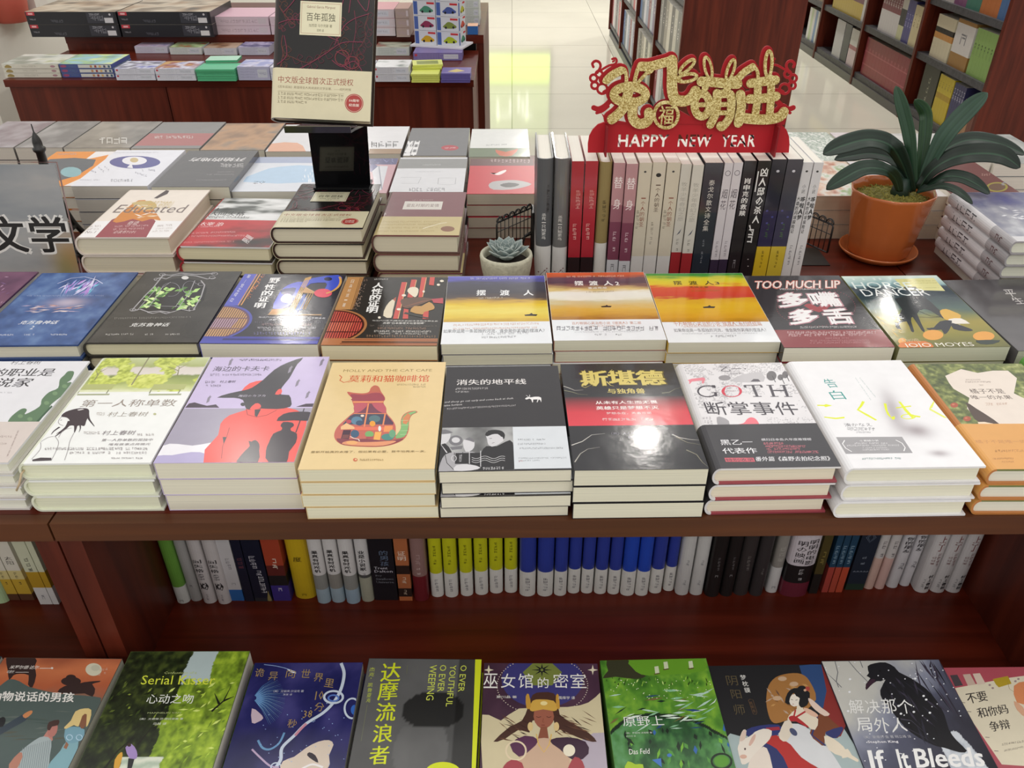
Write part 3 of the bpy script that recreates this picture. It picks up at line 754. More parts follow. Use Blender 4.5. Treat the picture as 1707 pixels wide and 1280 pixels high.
def art_unicorn(s, w, l):
    s.view(930, 600, 6.4)
    s.R((-300, 1500), (2000, -300), '#29282c')
    a, b = s.p((70, 705)), s.p((1460, 380)); m_ = (a[1] * .55 + b[1] * .45)
    s.raw([(-w / 2, a[1]), (w / 2, a[1]), (w / 2, m_), (-w / 2, m_)], [(0, 1, 2, 3)], [H('#e0414f'), H('#e0414f'), H('#d63c48'), H('#d63c48')])
    s.raw([(-w / 2, m_), (w / 2, m_), (w / 2, b[1]), (-w / 2, b[1])], [(0, 1, 2, 3)], [H('#d63c48'), H('#d63c48'), H('#3a2c30'), H('#3a2c30')])
    gold = '#d9c670'
    s.T('斯堪德', (255, 280), (1110, 108), '#6a5c22', .05); s.T('斯堪德', (262, 275), (1100, 112), gold, .035)
    for q in ([(270, 250), (255, 280), (290, 295), (350, 270)], [(540, 140), (580, 100)], [(520, 230), (560, 270), (600, 280)], [(270, 130), (290, 105)]): s.line(q, 14, gold, True)
    s.E((400, 268), 16, 12, gold, 12); s.E((1100, 243), 14, 11, gold, 12); s.E((750, 245), 12, 10, gold, 12)
    s.T('与独角兽', (535, 360), (918, 303), gold, .02)
    s.T('从未有人生而无畏', (405, 472), (1055, 432), '#f4e9e6', .02); s.T('英雄只是梦想不灭', (412, 532), (1068, 488), '#f4e9e6', .02)
    s.T('梦想永在，勇者可期', (520, 582), (990, 552), '#f4e0de', .01, 1); s.micro((475, 648), (1050, 645), 26, '#f6e6e4', .95)
    for q, c in (([(50, 280), (120, 300), (180, 325), (270, 320)], '#c9c3bb'), ([(60, 325), (160, 345), (220, 365), (320, 372)], '#8c8a70'), ([(1110, 355), (1190, 345), (1250, 310), (1330, 295)], '#8c8a70'), ([(145, 910), (260, 870), (360, 800), (500, 785)], '#d9d4cc'), ([(180, 1090), (240, 1000), (320, 950), (450, 930)], '#b5b0a6'), ([(1220, 795), (1300, 830), (1420, 850), (1535, 855)], '#d9d4cc'), ([(1260, 820), (1380, 880), (1550, 905)], '#96927c'), ([(1370, 960), (1480, 1010), (1540, 1090), (1600, 1140)], '#96927c')):
        s.line(q, 13, c, True)
    s.T('（英）A.F.斯特德曼 著', (570, 798), (1060, 768), '#8d8b94', res=1); s.micro((745, 835), (900, 832), 22, '#7c7a84')

def art_goth(s, w, l, band):
    s.view(1120, 600, 5.69)
    s.R((-300, 1500), (2300, -300), '#e7e4e6')
    r = random.Random(5)
    def tex(U, V):
        n = _hash((U * 90).astype(int), (V * 110).astype(int), 4)
        big = fbm(U * 4, V * 5, 9); m = (n > .62) & (big > .5)
        return np.where(m[..., None], np.array(H('#bdbabd')), np.array(H('#e7e4e6')))
    s.paint(tex, -w / 2 + .009, w / 2 - .0004, s.p((600, 710))[1], l / 2 - .0004, 110, 100)
    s.E((500, 170), 58, 26, '#9c999c', 16); s.poly([(575, 185), (640, 150), (800, 115), (860, 130), (870, 205), (600, 210)], '#c3c0c3', 1)
    s.poly([(745, 205), (775, 180), (820, 182), (842, 205)], '#55515a'); s.poly([(135, 190), (190, 178), (300, 165), (318, 180), (300, 225), (285, 222), (285, 195), (240, 200), (190, 205), (170, 228), (162, 226), (165, 205)], '#e88a97')
    for cx, cy, rx, ry in ((945, 150, 48, 46), (1030, 165, 28, 28), (1075, 140, 30, 34)):
        s.E((cx, cy), rx, ry, '#6d6a6d', 18); s.line([(cx + 8, cy), (cx + 38, cy + 62)], 8, '#4c4950')
    s.T('乙一', (470, 110), (650, 62), '#4d4a52'); s.micro((390, 96), (440, 96), 22, '#aaa6ab'); s.micro((550, 138), (650, 138), 14, '#77737a'); s.E((695, 84), 9, 7, '#77737a', 8)
    d = '#47434d'
    s.ring((340, 297), 92, 52, 17, d, 26, math.radians(-40), math.radians(-330)); s.R((375, 312), (440, 306), d); s.poly([(398, 308), (424, 308), (432, 345), (408, 345)], d); s.R((385, 262), (408, 240), d)
    s.ring((568, 297), 92, 52, 11, '#d94a5c', 30); s.poly([(480, 290), (492, 262), (510, 262), (498, 300), (512, 330), (495, 330)], '#d94a5c', 1); s.poly([(628, 262), (650, 280), (662, 300), (645, 330), (630, 330), (642, 300)], '#d94a5c', 1)
    s.micro((512, 300), (622, 300), 12, '#b9a0a6')
    s.R((690, 244), (845, 235), d); s.poly([(752, 240), (778, 240), (822, 345), (796, 345)], d); s.R((772, 350), (850, 343), d); s.R((688, 262), (700, 240), d); s.R((842, 262), (854, 240), d)
    for x in (915, 1045): s.poly([(x, 238), (x + 26, 238), (x + 66, 348), (x + 40, 348)], d); s.R((x - 18, 243), (x + 50, 237), d); s.R((x + 22, 350), (x + 96, 344), d)
    s.poly([(945, 285), (1080, 285), (1084, 295), (948, 295)], d)
    s.Q('断掌事件', (345, 522), (1225, 522), (295, 398), '#403c46', .006)
    s.poly([(565, 650), (600, 618), (680, 600), (715, 560), (755, 545), (800, 565), (840, 630), (885, 710), (590, 712)], '#ee7886', 2)
    s.poly([(425, 545), (480, 545), (540, 580), (545, 640), (555, 705), (460, 708), (440, 640)], '#a5a2a6', 1)
    for k in range(5): s.micro((235 + 14 * k, 565 + 37 * k), (380 + 14 * k, 565 + 37 * k), 26, '#b5b2b6', .55)
    s.dots([(900 + r.random() * 480, 545 + r.random() * 150) for _ in range(230)], 3.4, '#9d9aa0', 4)
    for x, y in ((1230, 660), (1365, 690)):
        s.poly([(x - 50, y + 5), (x - 10, y - 8), (x, y - 22), (x + 12, y - 6), (x + 50, y), (x + 14, y + 8), (x + 5, y + 20), (x - 12, y + 8)], '#5c5760')
    band.view(1120, 600, 5.69)
    band.Q('黑乙一', (470, 810), (775, 806), (450, 760), '#ecebee', .01); band.Q('代表作', (490, 892), (815, 888), (470, 838), '#ecebee', .01)
    band.Q('横扫日本各大年度推理榜', (850, 770), (1325, 766), (845, 746), '#dcdade', .01, 1)
    for y, x0, x1 in ((805, 870, 1060), (832, 885, 1270), (858, 895, 1215), (886, 908, 1395)): band.micro((x0, y), (x1, y), 22, '#cf7481', .92)
    for k in range(4): band.R((512 + 66 * k, 970), (575 + 66 * k, 930), '#d0606e')
    band.T('特别收录', (518, 966), (768, 934), '#3b3a40', res=1); band.Q('番外篇《森野去拍纪念照》', (795, 964), (1505, 958), (790, 920), '#ecebee', .012)

def art_confession(s, w, l):
    s.view(1300, 590, 4.7417)
    s.R((-300, 1300), (2300, -300), '#f1f0f2')
    def glass(U, V):
        n = fbm(U * 3, V * 3, 6)
        a = np.exp(-(((U - .60) - .32 * (V - .5)) ** 2) / .006 - ((V - .48) ** 2) / .035) * .75 + np.exp(-((U - .68) ** 2) / .012 - ((V - .30) ** 2) / .0035) * .9 + np.exp(-((U - .72) ** 2) / .006 - ((V - .105) ** 2) / .0006) * .8
        a = np.clip(a, 0, 1)
        base = np.array(H('#f1f0f2')); g = np.array(H('#9d9196'))
        return base * (1 - a[..., None] * .95) + g * a[..., None] * .95
    s.paint(glass, -w / 2 + .010, w / 2 - .0006, -l / 2 + .0006, l / 2 - .0006, 60, 70)
    t_ = '#2f9a94'
    s.Q('告', (385, 268), (470, 262), (330, 200), t_, .004); s.Q('白', (425, 362), (530, 358), (375, 290), t_, .004)
    for x, y0, x1, y1 in ((632, 195, 760, 350), (598, 195, 720, 370)): s.micro((x, y0), (x1, y1), 8, '#6f9a98')
    Y = '#e6ef2a'
    s.poly([(285, 402), (350, 402), (365, 396), (415, 408), (360, 420), (350, 412), (290, 410)], Y); s.poly([(290, 496), (440, 504), (510, 496), (512, 508), (440, 515), (290, 504)], Y)
    s.poly([(650, 372), (672, 378), (650, 415), (625, 440), (700, 480), (770, 522), (755, 526), (680, 485), (608, 442), (630, 412)], Y)
    s.poly([(820, 390), (842, 392), (852, 450), (880, 500), (905, 490), (912, 510), (895, 522), (850, 480), (832, 440)], Y)
    s.poly([(915, 422), (1035, 408), (1040, 416), (920, 430)], Y); s.poly([(935, 375), (955, 378), (1005, 440), (1060, 500), (1048, 512), (985, 448)], Y)
    s.ring((1015, 495), 55, 18, 9, Y, 20); s.poly([(1030, 478), (1112, 492), (1108, 502), (1030, 490)], Y)
    s.poly([(1215, 372), (1232, 380), (1205, 425), (1190, 432), (1300, 492), (1330, 505), (1300, 505), (1180, 440), (1185, 420)], '#eaf06a')
    s.T('湊かなえ', (518, 575), (715, 545), '#8d8b90', res=1); s.micro((530, 605), (755, 605), 24, '#8d8b90'); s.micro((605, 625), (720, 625), 12, '#a09ea3')
    s.poly([(425, 658), (965, 655), (1050, 782), (500, 790)], '#a2a0a3')
    s.T('G 悬疑小说', (635, 693), (775, 677), '#f4f3f4', .01, 1); s.micro((590, 712), (850, 712), 12, '#eceaec'); s.micro((530, 730), (945, 728), 12, '#eceaec'); s.micro((655, 748), (850, 746), 10, '#eceaec'); s.micro((655, 763), (865, 761), 10, '#eceaec')
    s.line([(512, 682), (495, 710), (520, 745), (568, 773)], 8, '#f2f1f2'); s.line([(915, 680), (965, 705), (990, 740), (980, 768)], 8, '#f2f1f2')
    s.micro((650, 836), (960, 833), 16, '#7d9a98')

def art_orange(s, w, l, band):
    s.view(1277, 580)
    def leaf(U, V):
        n = fbm(U * 26, V * 34, 3, 3); n2 = fbm(U * 5, V * 6, 11)
        return ramp(n * .75 + n2 * .3, [(.25, '#3f4a28'), (.5, '#66713c'), (.68, '#929a55'), (.85, '#c9c993')])
    s.paint(leaf, -w / 2 + .008, w / 2 - .0005, -l / 2 + .001, l / 2 - .0005, 110, 130)
    for x, y in ((1035, 210), (1245, 378), (1330, 468), (1100, 300)): s.E((x, y), 26, 17, '#b0543c', 14); s.E((x - 6, y - 4), 10, 6, '#c87a54', 8)
    cr = '#e9dcd0'
    s.poly([(1185, 185), (1290, 140), (1400, 165), (1500, 150), (1600, 150), (1660, 200), (1640, 300), (1700, 330), (1900, 420), (1900, 600), (1560, 590), (1400, 480), (1330, 400), (1345, 330), (1240, 270), (1210, 230)], cr)
    s.poly([(1320, 360), (1390, 400), (1470, 450), (1540, 500), (1560, 540), (1500, 510), (1440, 500), (1380, 470)], '#4e3c34', 1)
    s.poly([(1400, 490), (1500, 500), (1565, 545), (1560, 590), (1420, 580), (1430, 540)], '#edd9bf', 1); s.E((1590, 545), 50, 40, '#c88a52', 14); s.E((1640, 548), 18, 14, '#f4ece4', 10)
    for x0, y0, x1, y1 in ((1100, 330, 1320, 570), (1120, 380, 1260, 560)): pass
    s.T('橘子不是', (1362, 302), (1560, 270), '#57453f'); s.T('唯一的水果', (1368, 340), (1612, 312), '#57453f')
    s.micro((1320, 215), (1420, 215), 8, '#a08d84'); s.micro((1318, 230), (1490, 230), 10, '#a08d84'); s.micro((1395, 250), (1440, 250), 9, '#a08d84'); s.micro((1450, 380), (1600, 378), 16, '#c09a86')
    band.view(1277, 580)
    band.T('橘子不是唯一的水果', (1395, 632), (1810, 608), '#c98d55', res=1); band.micro((1515, 690), (1800, 688), 16, '#b57c48'); band.micro((1500, 740), (1640, 738), 12, '#b57c48'); band.micro((1560, 760), (1640, 758), 10, '#b57c48')

Z1 = TABLE + .0003
hcp = '#e3e2d4'
stack('pale grey hardcover with a green cactus and a tan band', Z1, 4, .0166, lambda z: (lambda b, r_: rect_front(b, r_, z, .206, math.radians(.4)))((-204, 772), (14, 771)), art_cactus, hc=True, cov='#e3e2e6', spc='#dcd8d2', bands=None, obi=(0.0, .36, '#d6cac3'), mat='print', pages=hcp)
stack('white hardcover with a sunny park and a girl in black hair', Z1, 3, .0226, lambda z: rect([(161, 596), (353, 596), (250, 771), (28, 773)], z), art_singular, hc=True, cov='#f0f1ef', spc='#e3e6d2', mat='print', pages='#e0e1c8', ribbon='#cdb795')
stack('lilac paperback with a black raven over a red body', Z1, 3, .0226, lambda z: rect([(355, 595), (549, 595), (493, 770), (253, 772)], z), art_raven, cov='#cdbfe2', mat='gloss', pages='#ddd8c6')
stack('tan paperback with a cat shaped teapot', Z1, 4, .0168, lambda z: rect([(554, 604), (743, 604), (727, 782), (495, 782)], z), art_teapot, cov='#e8cd98', mat='film', pages='#ded9c0')
stack('black paperback with an old film still and a white deer', Z1, 4, .0162, lambda z: rect([(744, 612), (931, 609), (954, 782), (729, 787)], z), art_horizon, cov='#2f2c2f', mat='film', pages='#ded9c6')
stack('black paperback with a red middle band and gold title', Z1, 3, .0222, lambda z: rect([(933, 606), (1121, 606), (1185, 782), (956, 783)], z), art_unicorn, cov='#29282c', mat='film', pages='#dcd8c4')
stack('white hardcover with a pink blob and a black paper band', Z1, 3, .0222, lambda z: rect([(1125, 606), (1303, 605), (1405, 778), (1188, 781)], z), art_goth, hc=True, cov='#e7e4e6', spc='#dedbdd', bkc='#a04550', obi=(0.0, .372, '#3d3c41'), mat='print', pages='#e2d9c4')
stack('white hardcover with brushed yellow letters and a grey shadow', Z1, 3, .0228, lambda z: rect([(1306, 603), (1504, 600), (1644, 778), (1412, 780)], z), art_confession, hc=True, cov='#f1f0f2', spc='#e9e8ea', mat='print', pages='#e4e1cd')
stack('hardcover with orange tree leaves and an orange paper band', Z1, 3, .0212, lambda z: rect_front((1648, 781), (1880, 783), z, .212, math.radians(.3)), art_orange, hc=True, cov='#77804a', spc='#c07c42', obi=(0.0, .385, '#dfa257'), mat='print', pages='#e2dfd0')
stack('bright green hardcover at the end of the front row', Z1, 3, .0225, lambda z: (lambda g: (g[0], g[1], g[2], .14, .22))(rect_front((1885, 770), (2100, 770), z, .22, math.radians(.3))), None, hc=True, cov='#5f9e45', mat='print')
# ------------------------------------------------------------------ second row of stacks
def art_violet(s, w, l):
    s.view(0, 440)
    s.paint(lambda U, V: ramp(fbm(U * 5, V * 5, 4) * .8 + .3 * U, [(.2, '#3c2740'), (.6, '#6d4560'), (1, '#8a5c74')]), -w / 2 + .001, w / 2 - .001, -l / 2 + .001, l / 2 - .001, 30, 40)
    s.strokes(30, (-160, 80, 60, 260), ['#b48aa8', '#7d5a8a', '#caa5bb'], 40, 5, (-60, 20), 5)
def art_blue(s, w, l):
    s.view(0, 440)
    def sea(U, V):
        n = fbm(U * 5, V * 7, 4); n2 = fbm(U * 14 + V * 6, V * 16, 9)
        c = ramp(n * .6 + n2 * .4, [(.25, '#2c4474'), (.5, '#435f96'), (.8, '#6a86b4')])
        k = np.exp(-((U - .55) ** 2) / .03 - ((V - .55) ** 2) / .004)[..., None] * .8
        return c * (1 - k) + np.array(H('#c9b9c8')) * k
    s.paint(sea, -w / 2 + .009, w / 2 - .0005, -l / 2 + .0005, l / 2 - .0005, 70, 80)
    s.strokes(46, (420, 120, 640, 200), ['#9aa8e0', '#b98fd8', '#6fc0d8', '#d8d4f0'], 90, 9, (-70, -20), 6, lambda x, y: ((x - 530) / 115) ** 2 + ((y - 155) / 45) ** 2 < 1)
    s.line([(380, 130), (470, 95), (560, 85), (640, 105), (680, 130)], 5, '#cfd4ee')
    s.strokes(26, (170, 270, 530, 320), ['#cdb6c4', '#e2cfd0', '#a9a0c0', '#c99a90'], 80, 6, (-12, 8), 8)
    s.micro((170, 216), (690, 214), 9, '#c9d0e6', .35)
    s.Q('克苏鲁神话', (118, 400), (370, 398), (150, 376), '#f0f2f8', .01); s.T('2', (195, 432), (235, 410), '#f0f2f8')
    s.micro((0, 476), (90, 474), 10, '#dfe4f2'); s.micro((160, 474), (230, 473), 10, '#dfe4f2'); s.micro((335, 473), (445, 472), 10, '#dfe4f2')
def art_gate(s, w, l):
    s.view(0, 440)
    s.paint(lambda U, V: ramp(fbm(U * 6, V * 8, 14), [(.2, '#35322f'), (.8, '#4a4642')]), -w / 2 + .009, w / 2 - .0005, -l / 2 + .0005, l / 2 - .0005, 24, 30)
    s.poly([(905, 250), (960, 200), (1010, 150), (1070, 110), (1200, 90), (1320, 110), (1370, 160), (1350, 240), (1290, 290), (1240, 310), (960, 310)], '#242122', 0)
    r = random.Random(3)
    s.strokes(60, (940, 160, 1330, 290), ['#8fc06a', '#b5dc84', '#6f9f4c', '#d9f0a4', '#4f7a3c'], 60, 22, (-30, 20), 4, lambda x, y: x + (y - 230) * .75 > 960 and x + (y - 230) * .75 < 1310)
    S_ = '#a9a6a9'
    s.poly([(1080, 240), (1110, 190), (1180, 180), (1210, 200), (1180, 250), (1130, 300), (1060, 300)], '#2c2a2c', 1)
    for q, wd in (([(875, 305), (960, 210), (1020, 150), (1080, 75)], 9), ([(905, 310), (985, 220), (1050, 150)], 5), ([(1280, 305), (1330, 220), (1355, 140), (1330, 110)], 9), ([(1180, 290), (1250, 200), (1290, 110)], 6), ([(1020, 245), (1070, 160), (1130, 120)], 5), ([(1160, 285), (1210, 215)], 5), ([(985, 285), (1045, 205)], 5), ([(940, 275), (1260, 285)], 4)):
        s.line(q, wd, S_)
    for q in ([(1030, 105), (1060, 90), (1100, 100), (1140, 80), (1220, 72), (1300, 80), (1370, 100), (1420, 95)], [(1070, 72), (1130, 75), (1200, 62), (1290, 70), (1350, 68), (1425, 62)], [(870, 310), (930, 300), (980, 318), (1060, 312), (1130, 322), (1200, 300), (1260, 312)], [(975, 320), (1010, 328), (1060, 318), (1100, 330), (1150, 316)]): s.line(q, 10, S_)
    for c in ((1040, 103), (1405, 92), (1075, 72), (1420, 66), (880, 305), (1270, 300), (1330, 135)): s.ring(c, 20, 9, 5, S_, 14)
    s.E((1225, 92), 24, 12, '#d9d6d4', 14); s.ring((1130, 170), 60, 45, 4, '#8f8d95', 20, PI, 2.6 * PI); s.ring((1260, 160), 50, 45, 4, '#8f8d95', 20, PI * .5, 1.8 * PI)
    s.micro((760, 366), (1280, 358), 11, '#b9b4ac', .35)
    s.Q('克苏鲁神话', (855, 416), (1110, 414), (880, 392), '#f1efec', .012)
    s.micro((700, 474), (885, 470), 11, '#cfcac4'); s.micro((960, 472), (1015, 471), 10, '#d9d4cf'); s.micro((1095, 473), (1190, 470), 10, '#d9d4cf')

def lattice(s, w, top, bot, right, rim, rim2, fill, bar, patch):
    """round window with bars, cut by the spine edge; top, bot, right: its extreme points in the photo"""
    t, b_, r = s.p(top), s.p(bot), s.p(right); cx, cy, B, A = -w / 2 + .0008, (t[1] + b_[1]) / 2, (t[1] - b_[1]) / 2, r[0] + w / 2
    def half(k, col): s.raw([(cx, cy - B * k)] + [(cx + A * k * math.cos(q * PI / 24 - PI / 2), cy + B * k * math.sin(q * PI / 24 - PI / 2)) for q in range(1, 24)] + [(cx, cy + B * k)], [tuple(range(25))], col)
    half(1, rim); half(.93, rim2); half(.87, fill)
    v, f = [], []
    def q4(x0, x1, y0, y1): k = len(v); v.extend([(x0, y0), (x1, y0), (x1, y1), (x0, y1)]); f.append((k, k + 1, k + 2, k + 3))
    s.raw([(cx, cy - B * .25), (cx + A * .55, cy - B * .25), (cx + A * .62, cy + B * .22), (cx, cy + B * .22)], [(0, 1, 2, 3)], patch)
    for i in range(15):
        x = (i + .6) / 15.6; h = .86 * math.sqrt(max(0, 1 - (x / .87) ** 2)) if x < .87 else 0
        if h > .05: q4(cx + A * x - A * .012, cx + A * x + A * .012, cy - B * h, cy + B * h)
    s.raw(v, f, bar); v, f = [], []
    for yy in (-.30, .26): q4(cx, cx + A * .87 * math.sqrt(1 - (yy / .87) ** 2), cy + B * (yy - .022), cy + B * (yy + .022))
    s.raw(v, f, rim2)
def art_wild(s, w, l):
    s.view(320, 450, 6.5654)
    dk = '#34323a'; bl = '#5a5fc0'
    s.R((-400, 1000), (2200, -100), dk)
    s.poly([(600, 10), (745, 10), (510, 390), (340, 385), (420, 260)], bl); s.poly([(760, 10), (775, 10), (545, 385), (530, 385)], '#d99a5a'); s.poly([(732, 10), (742, 10), (512, 385), (500, 385)], '#d99a5a')
    s.strokes(46, (600, 30, 800, 330), ['#c9774a', '#a85a3c', '#d98f5c'], 22, 10, (0, 180), 7, lambda x, y: abs((x - 790) + (y - 40) * .68) < 24)
    s.Q('日 森村诚一 著', (440, 350), (650, 55), (410, 340), '#e4e2f2', 0, 1)
    lattice(s, w, (352, 383), (68, 790), (660, 545), '#5457ac', '#6a4a60', '#c99a6a', '#5c4440', '#b391a4')
    s.R((-100, 815), (1500, 735), '#4f53b4', '#44449a'); s.R((330, 768), (1500, 757), '#2f3070')
    # picture
    s.poly([(885, 425), (930, 300), (1000, 200), (1090, 150), (1200, 130), (1180, 200), (1060, 400)], '#5a5fd0', 1); s.poly([(985, 215), (1060, 200), (1140, 200), (1080, 300), (980, 260)], '#3a3a70', 1)
    s.poly([(970, 320), (1015, 265), (1075, 265), (1100, 300), (1105, 340), (1080, 365), (1000, 355)], '#d9b8ea', 1); s.poly([(840, 480), (880, 430), (1070, 420), (1030, 490)], '#c99050')
    s.poly([(1180, 150), (1320, 90), (1600, 55), (1640, 120), (1560, 210), (1430, 260), (1470, 180), (1460, 140), (1300, 150), (1230, 200)], '#4557c8', 1); s.E((1490, 100), 45, 20, '#25264a', 14)
    for k in range(4): s.line([(1245 + k * 15, 90), (1040 + k * 17, 488)], 8, '#d9ac62')
    s.poly([(1240, 90), (1310, 70), (1300, 105), (1240, 115)], '#c99a58'); s.poly([(1200, 250), (1245, 185), (1340, 245), (1330, 260)], '#c79a68'); s.line([(1250, 195), (1360, 250)], 8, '#e2bf86')
    s.poly([(1110, 480), (1220, 270), (1250, 270), (1150, 480)], '#3f58a8'); s.poly([(1150, 440), (1240, 300), (1260, 310), (1200, 440)], '#6a86c4')
    for x in (1275, 1300, 1325): s.line([(x, 260), (x - 90, 430)], 7, '#d9ac62')
    s.E((1435, 255), 98, 48, '#e0485e', 22); s.ring((1360, 120), 268, 150, 26, '#d9a45c', 16, -.3, 1.15)
    s.R((830, 494), (1420, 487), '#c9a27a')
    for ch, x, y in zip('野性的证明', (905, 855, 825, 790, 745), (115, 187, 253, 318, 388)): s.Q(ch, (x - 68, y + 30), (x + 45, y + 30), (x - 45, y - 27), '#f4f2f2', .03)
    s.Q('与江户川乱步|横沟正史|松本清张|东野圭吾', (722, 528), (1455, 540), (735, 510), '#e6e4ea', .01, 1); s.T('并称“日本推理文坛里程碑”', (838, 558), (1320, 538), '#e6e4ea', .01, 1)
    s.micro((690, 582), (1440, 582), 20, '#8d8a98', .5); s.micro((765, 612), (1340, 612), 26, '#a58f92'); s.micro((715, 645), (1360, 645), 20, '#d9d6de'); s.micro((775, 668), (1230, 668), 18, '#d9d6de'); s.micro((680, 710), (1310, 712), 30, '#8a88b4', .5)
def art_human(s, w, l):
    s.view(520, 450, 7.1125)
    dk = '#37332f'; tan = '#c08e5a'
    s.R((-400, 1100), (2200, -100), dk)
    s.poly([(410, 80), (620, 80), (480, 470), (270, 465)], tan)
    for x in (575, 592, 610): s.line([(x, 90), (x - 118, 470)], 6, '#6b4a30')
    s.strokes(60, (480, 100, 680, 470), ['#8a7466', '#a89080', '#6c5a50'], 24, 10, (0, 180), 9, lambda x, y: abs((x - 630) + (y - 100) * .3) < 36)
    s.V('日森村诚一著', (490, 110), (370, 445), 34, '#f0e4d2', .005, 1, .75)
    lattice(s, w, (268, 466), (92, 890), (652, 640), '#b0774c', '#4a2520', '#c8564a', '#4f2520', '#d9705a')
    s.R((-100, 900), (1600, 815), '#b87850'); s.R((350, 862), (1600, 851), '#4a3024'); s.R((330, 880), (1600, 873), '#8f5338'); s.R((380, 833), (1600, 828), '#8f5338')
    s.V('人性的证明', (795, 150), (705, 512), 118, '#f5f3f0', .03, 2, .92)
    s.micro((740, 118), (905, 118), 16, '#dedad4')
    red = '#d0544c'
    for q in ([(1065, 145), (1125, 145), (1020, 580), (962, 580)], [(1180, 115), (1240, 115), (1195, 330), (1130, 325)], [(1300, 88), (1360, 88), (1310, 325), (1262, 325)], [(1405, 62), (1462, 62), (1445, 185), (1388, 178)], [(1320, 480), (1385, 470), (1380, 582), (1312, 582)], [(1090, 460), (1145, 470), (1140, 580), (1075, 580)]): s.poly(q, red)
    for q in ([(1125, 150), (1022, 580)], [(1240, 120), (1210, 250)], [(1358, 92), (1312, 320)]): s.line(q, 9, '#e2b07c')
    s.poly([(1130, 255), (1160, 210), (1230, 205), (1265, 235), (1250, 300), (1220, 325), (1180, 300)], '#ece0c8', 1)
    s.poly([(1060, 350), (1200, 325), (1390, 335), (1420, 360), (1180, 450), (1090, 450), (1060, 400)], '#6c5244', 1); s.poly([(1040, 450), (1300, 370), (1550, 330), (1555, 400), (1400, 360), (1100, 440)], '#8a5c48')
    s.poly([(1420, 345), (1555, 335), (1555, 400), (1440, 390)], '#c0505a')
    s.poly([(1165, 495), (1215, 430), (1300, 430), (1390, 380), (1450, 430), (1440, 470), (1330, 500), (1310, 530)], '#c89a5c', 1); s.poly([(1085, 520), (1110, 500), (1340, 560), (1390, 565), (1370, 580)], '#3f3f3a')
    s.poly([(845, 545), (880, 430), (950, 355), (985, 370), (960, 480), (940, 570)], '#e6d9bf', 1); s.poly([(960, 350), (1000, 320), (990, 380)], '#b0604c')
    for x, y, a in ((1090, 303, 26), (1030, 468, 26), (800, 566, 18), (1540, 133, 24), (1500, 178, 20), (1325, 258, 14)): s.E((x, y), a, 14, '#efe6d4', 12)
    s.Q('与江户川乱步|横沟正史|松本清张|东野圭吾', (710, 612), (1490, 620), (718, 594), '#e9e5df', .01, 1); s.T('并称“日本推理文坛里程碑”', (840, 645), (1345, 622), '#e9e5df', .01, 1)
    s.micro((690, 672), (1485, 678), 18, '#8d8378', .5); s.micro((780, 705), (1385, 708), 26, '#a88a78'); s.micro((735, 738), (1415, 744), 22, '#dcd6ce'); s.micro((795, 765), (1370, 768), 18, '#dcd6ce'); s.micro((650, 800), (1480, 806), 28, '#b08a6c', .5)

def ferry(stops, seed, txt, tc_, sub=None, boat='#2f2620', num=None, geo=None):
    def art(s, w, l):
        s.view(*geo['vw'])
        bv = s.p(geo['band'])[1] / l + .5
        def sky(U, V):
            n = fbm(U * 4, V * 22, seed); n2 = fbm(U * 11, V * 55, seed + 5)
            return ramp(V + .10 * (n - .5) + .05 * (n2 - .5), stops)
        s.paint(sky, -w / 2 + .0004, w / 2 - .0004, -l / 2 + l * bv, l / 2 - .0004, 60, 80)
        s.raw([(-w / 2, -l / 2), (w / 2, -l / 2), (w / 2, -l / 2 + l * bv), (-w / 2, -l / 2 + l * bv)], [(0, 1, 2, 3)], '#eef0f3')
        x0, x1, y0, y1 = geo['title']
        n = len(txt)
        for i, ch in enumerate(txt):
            cw = (y1 - y0) * 1.7
            cx = x0 + (x1 - x0) * (i / (n - 1)); s.T(ch, (cx - cw / 2, y1), (cx + cw / 2, y0), tc_, .02)
        if num: s.T(num, (x1 + geo['nx'] - 9, y1 - 2), (x1 + geo['nx'] + 9, y0 + 6), tc_, .02)
        if sub: s.T(sub, *geo['sub'], tc_, 0, 1)
        bx, by, bw = geo['boat']
        s.poly([(bx - bw, by), (bx - bw * .6, by - bw * .05), (bx - .2 * bw, by - .1 * bw), (bx + .1 * bw, by - bw * .28), (bx + .3 * bw, by - .1 * bw), (bx + bw, by - bw * .06), (bx + bw * .8, by + bw * .18), (bx - bw * .85, by + bw * .18)], boat)
        for a, b, h, c in geo['lines']: s.micro(a, b, h, c)
        for t_, a, b, c in geo.get('txt', ()): s.T(t_, a, b, c, 0, 1)
    return art
v3 = (850, 440)
f1 = ferry([(0, '#caa23a'), (.10, '#e8c84c'), (.22, '#f0dc6a'), (.36, '#e9c638'), (.44, '#caa04a'), (.50, '#5a4c48'), (.62, '#46434a'), (.84, '#4c4a58'), (.93, '#5f5cb0'), (1, '#6f6fc8')], 5, '摆渡人', '#f4f4f4', geo=dict(vw=(720, 440), band=(100, 385), title=(325, 638, 172, 208), nx=0, boat=(655, 336, 44), lines=[((255, 102), (650, 100), 12, '#c9c8e0'), ((310, 232), (470, 226), 10, '#cfcabf'), ((140, 412), (710, 400), 14, '#d0a08a'), ((140, 436), (700, 426), 12, '#d0a08a'), ((330, 470), (640, 462), 14, '#9a9aa0'), ((330, 492), (560, 488), 14, '#77777c')], txt=[('如果命运是一条孤独的河流，谁会是你灵魂的摆渡人？', (75, 458), (745, 428), '#5a5a60')]))
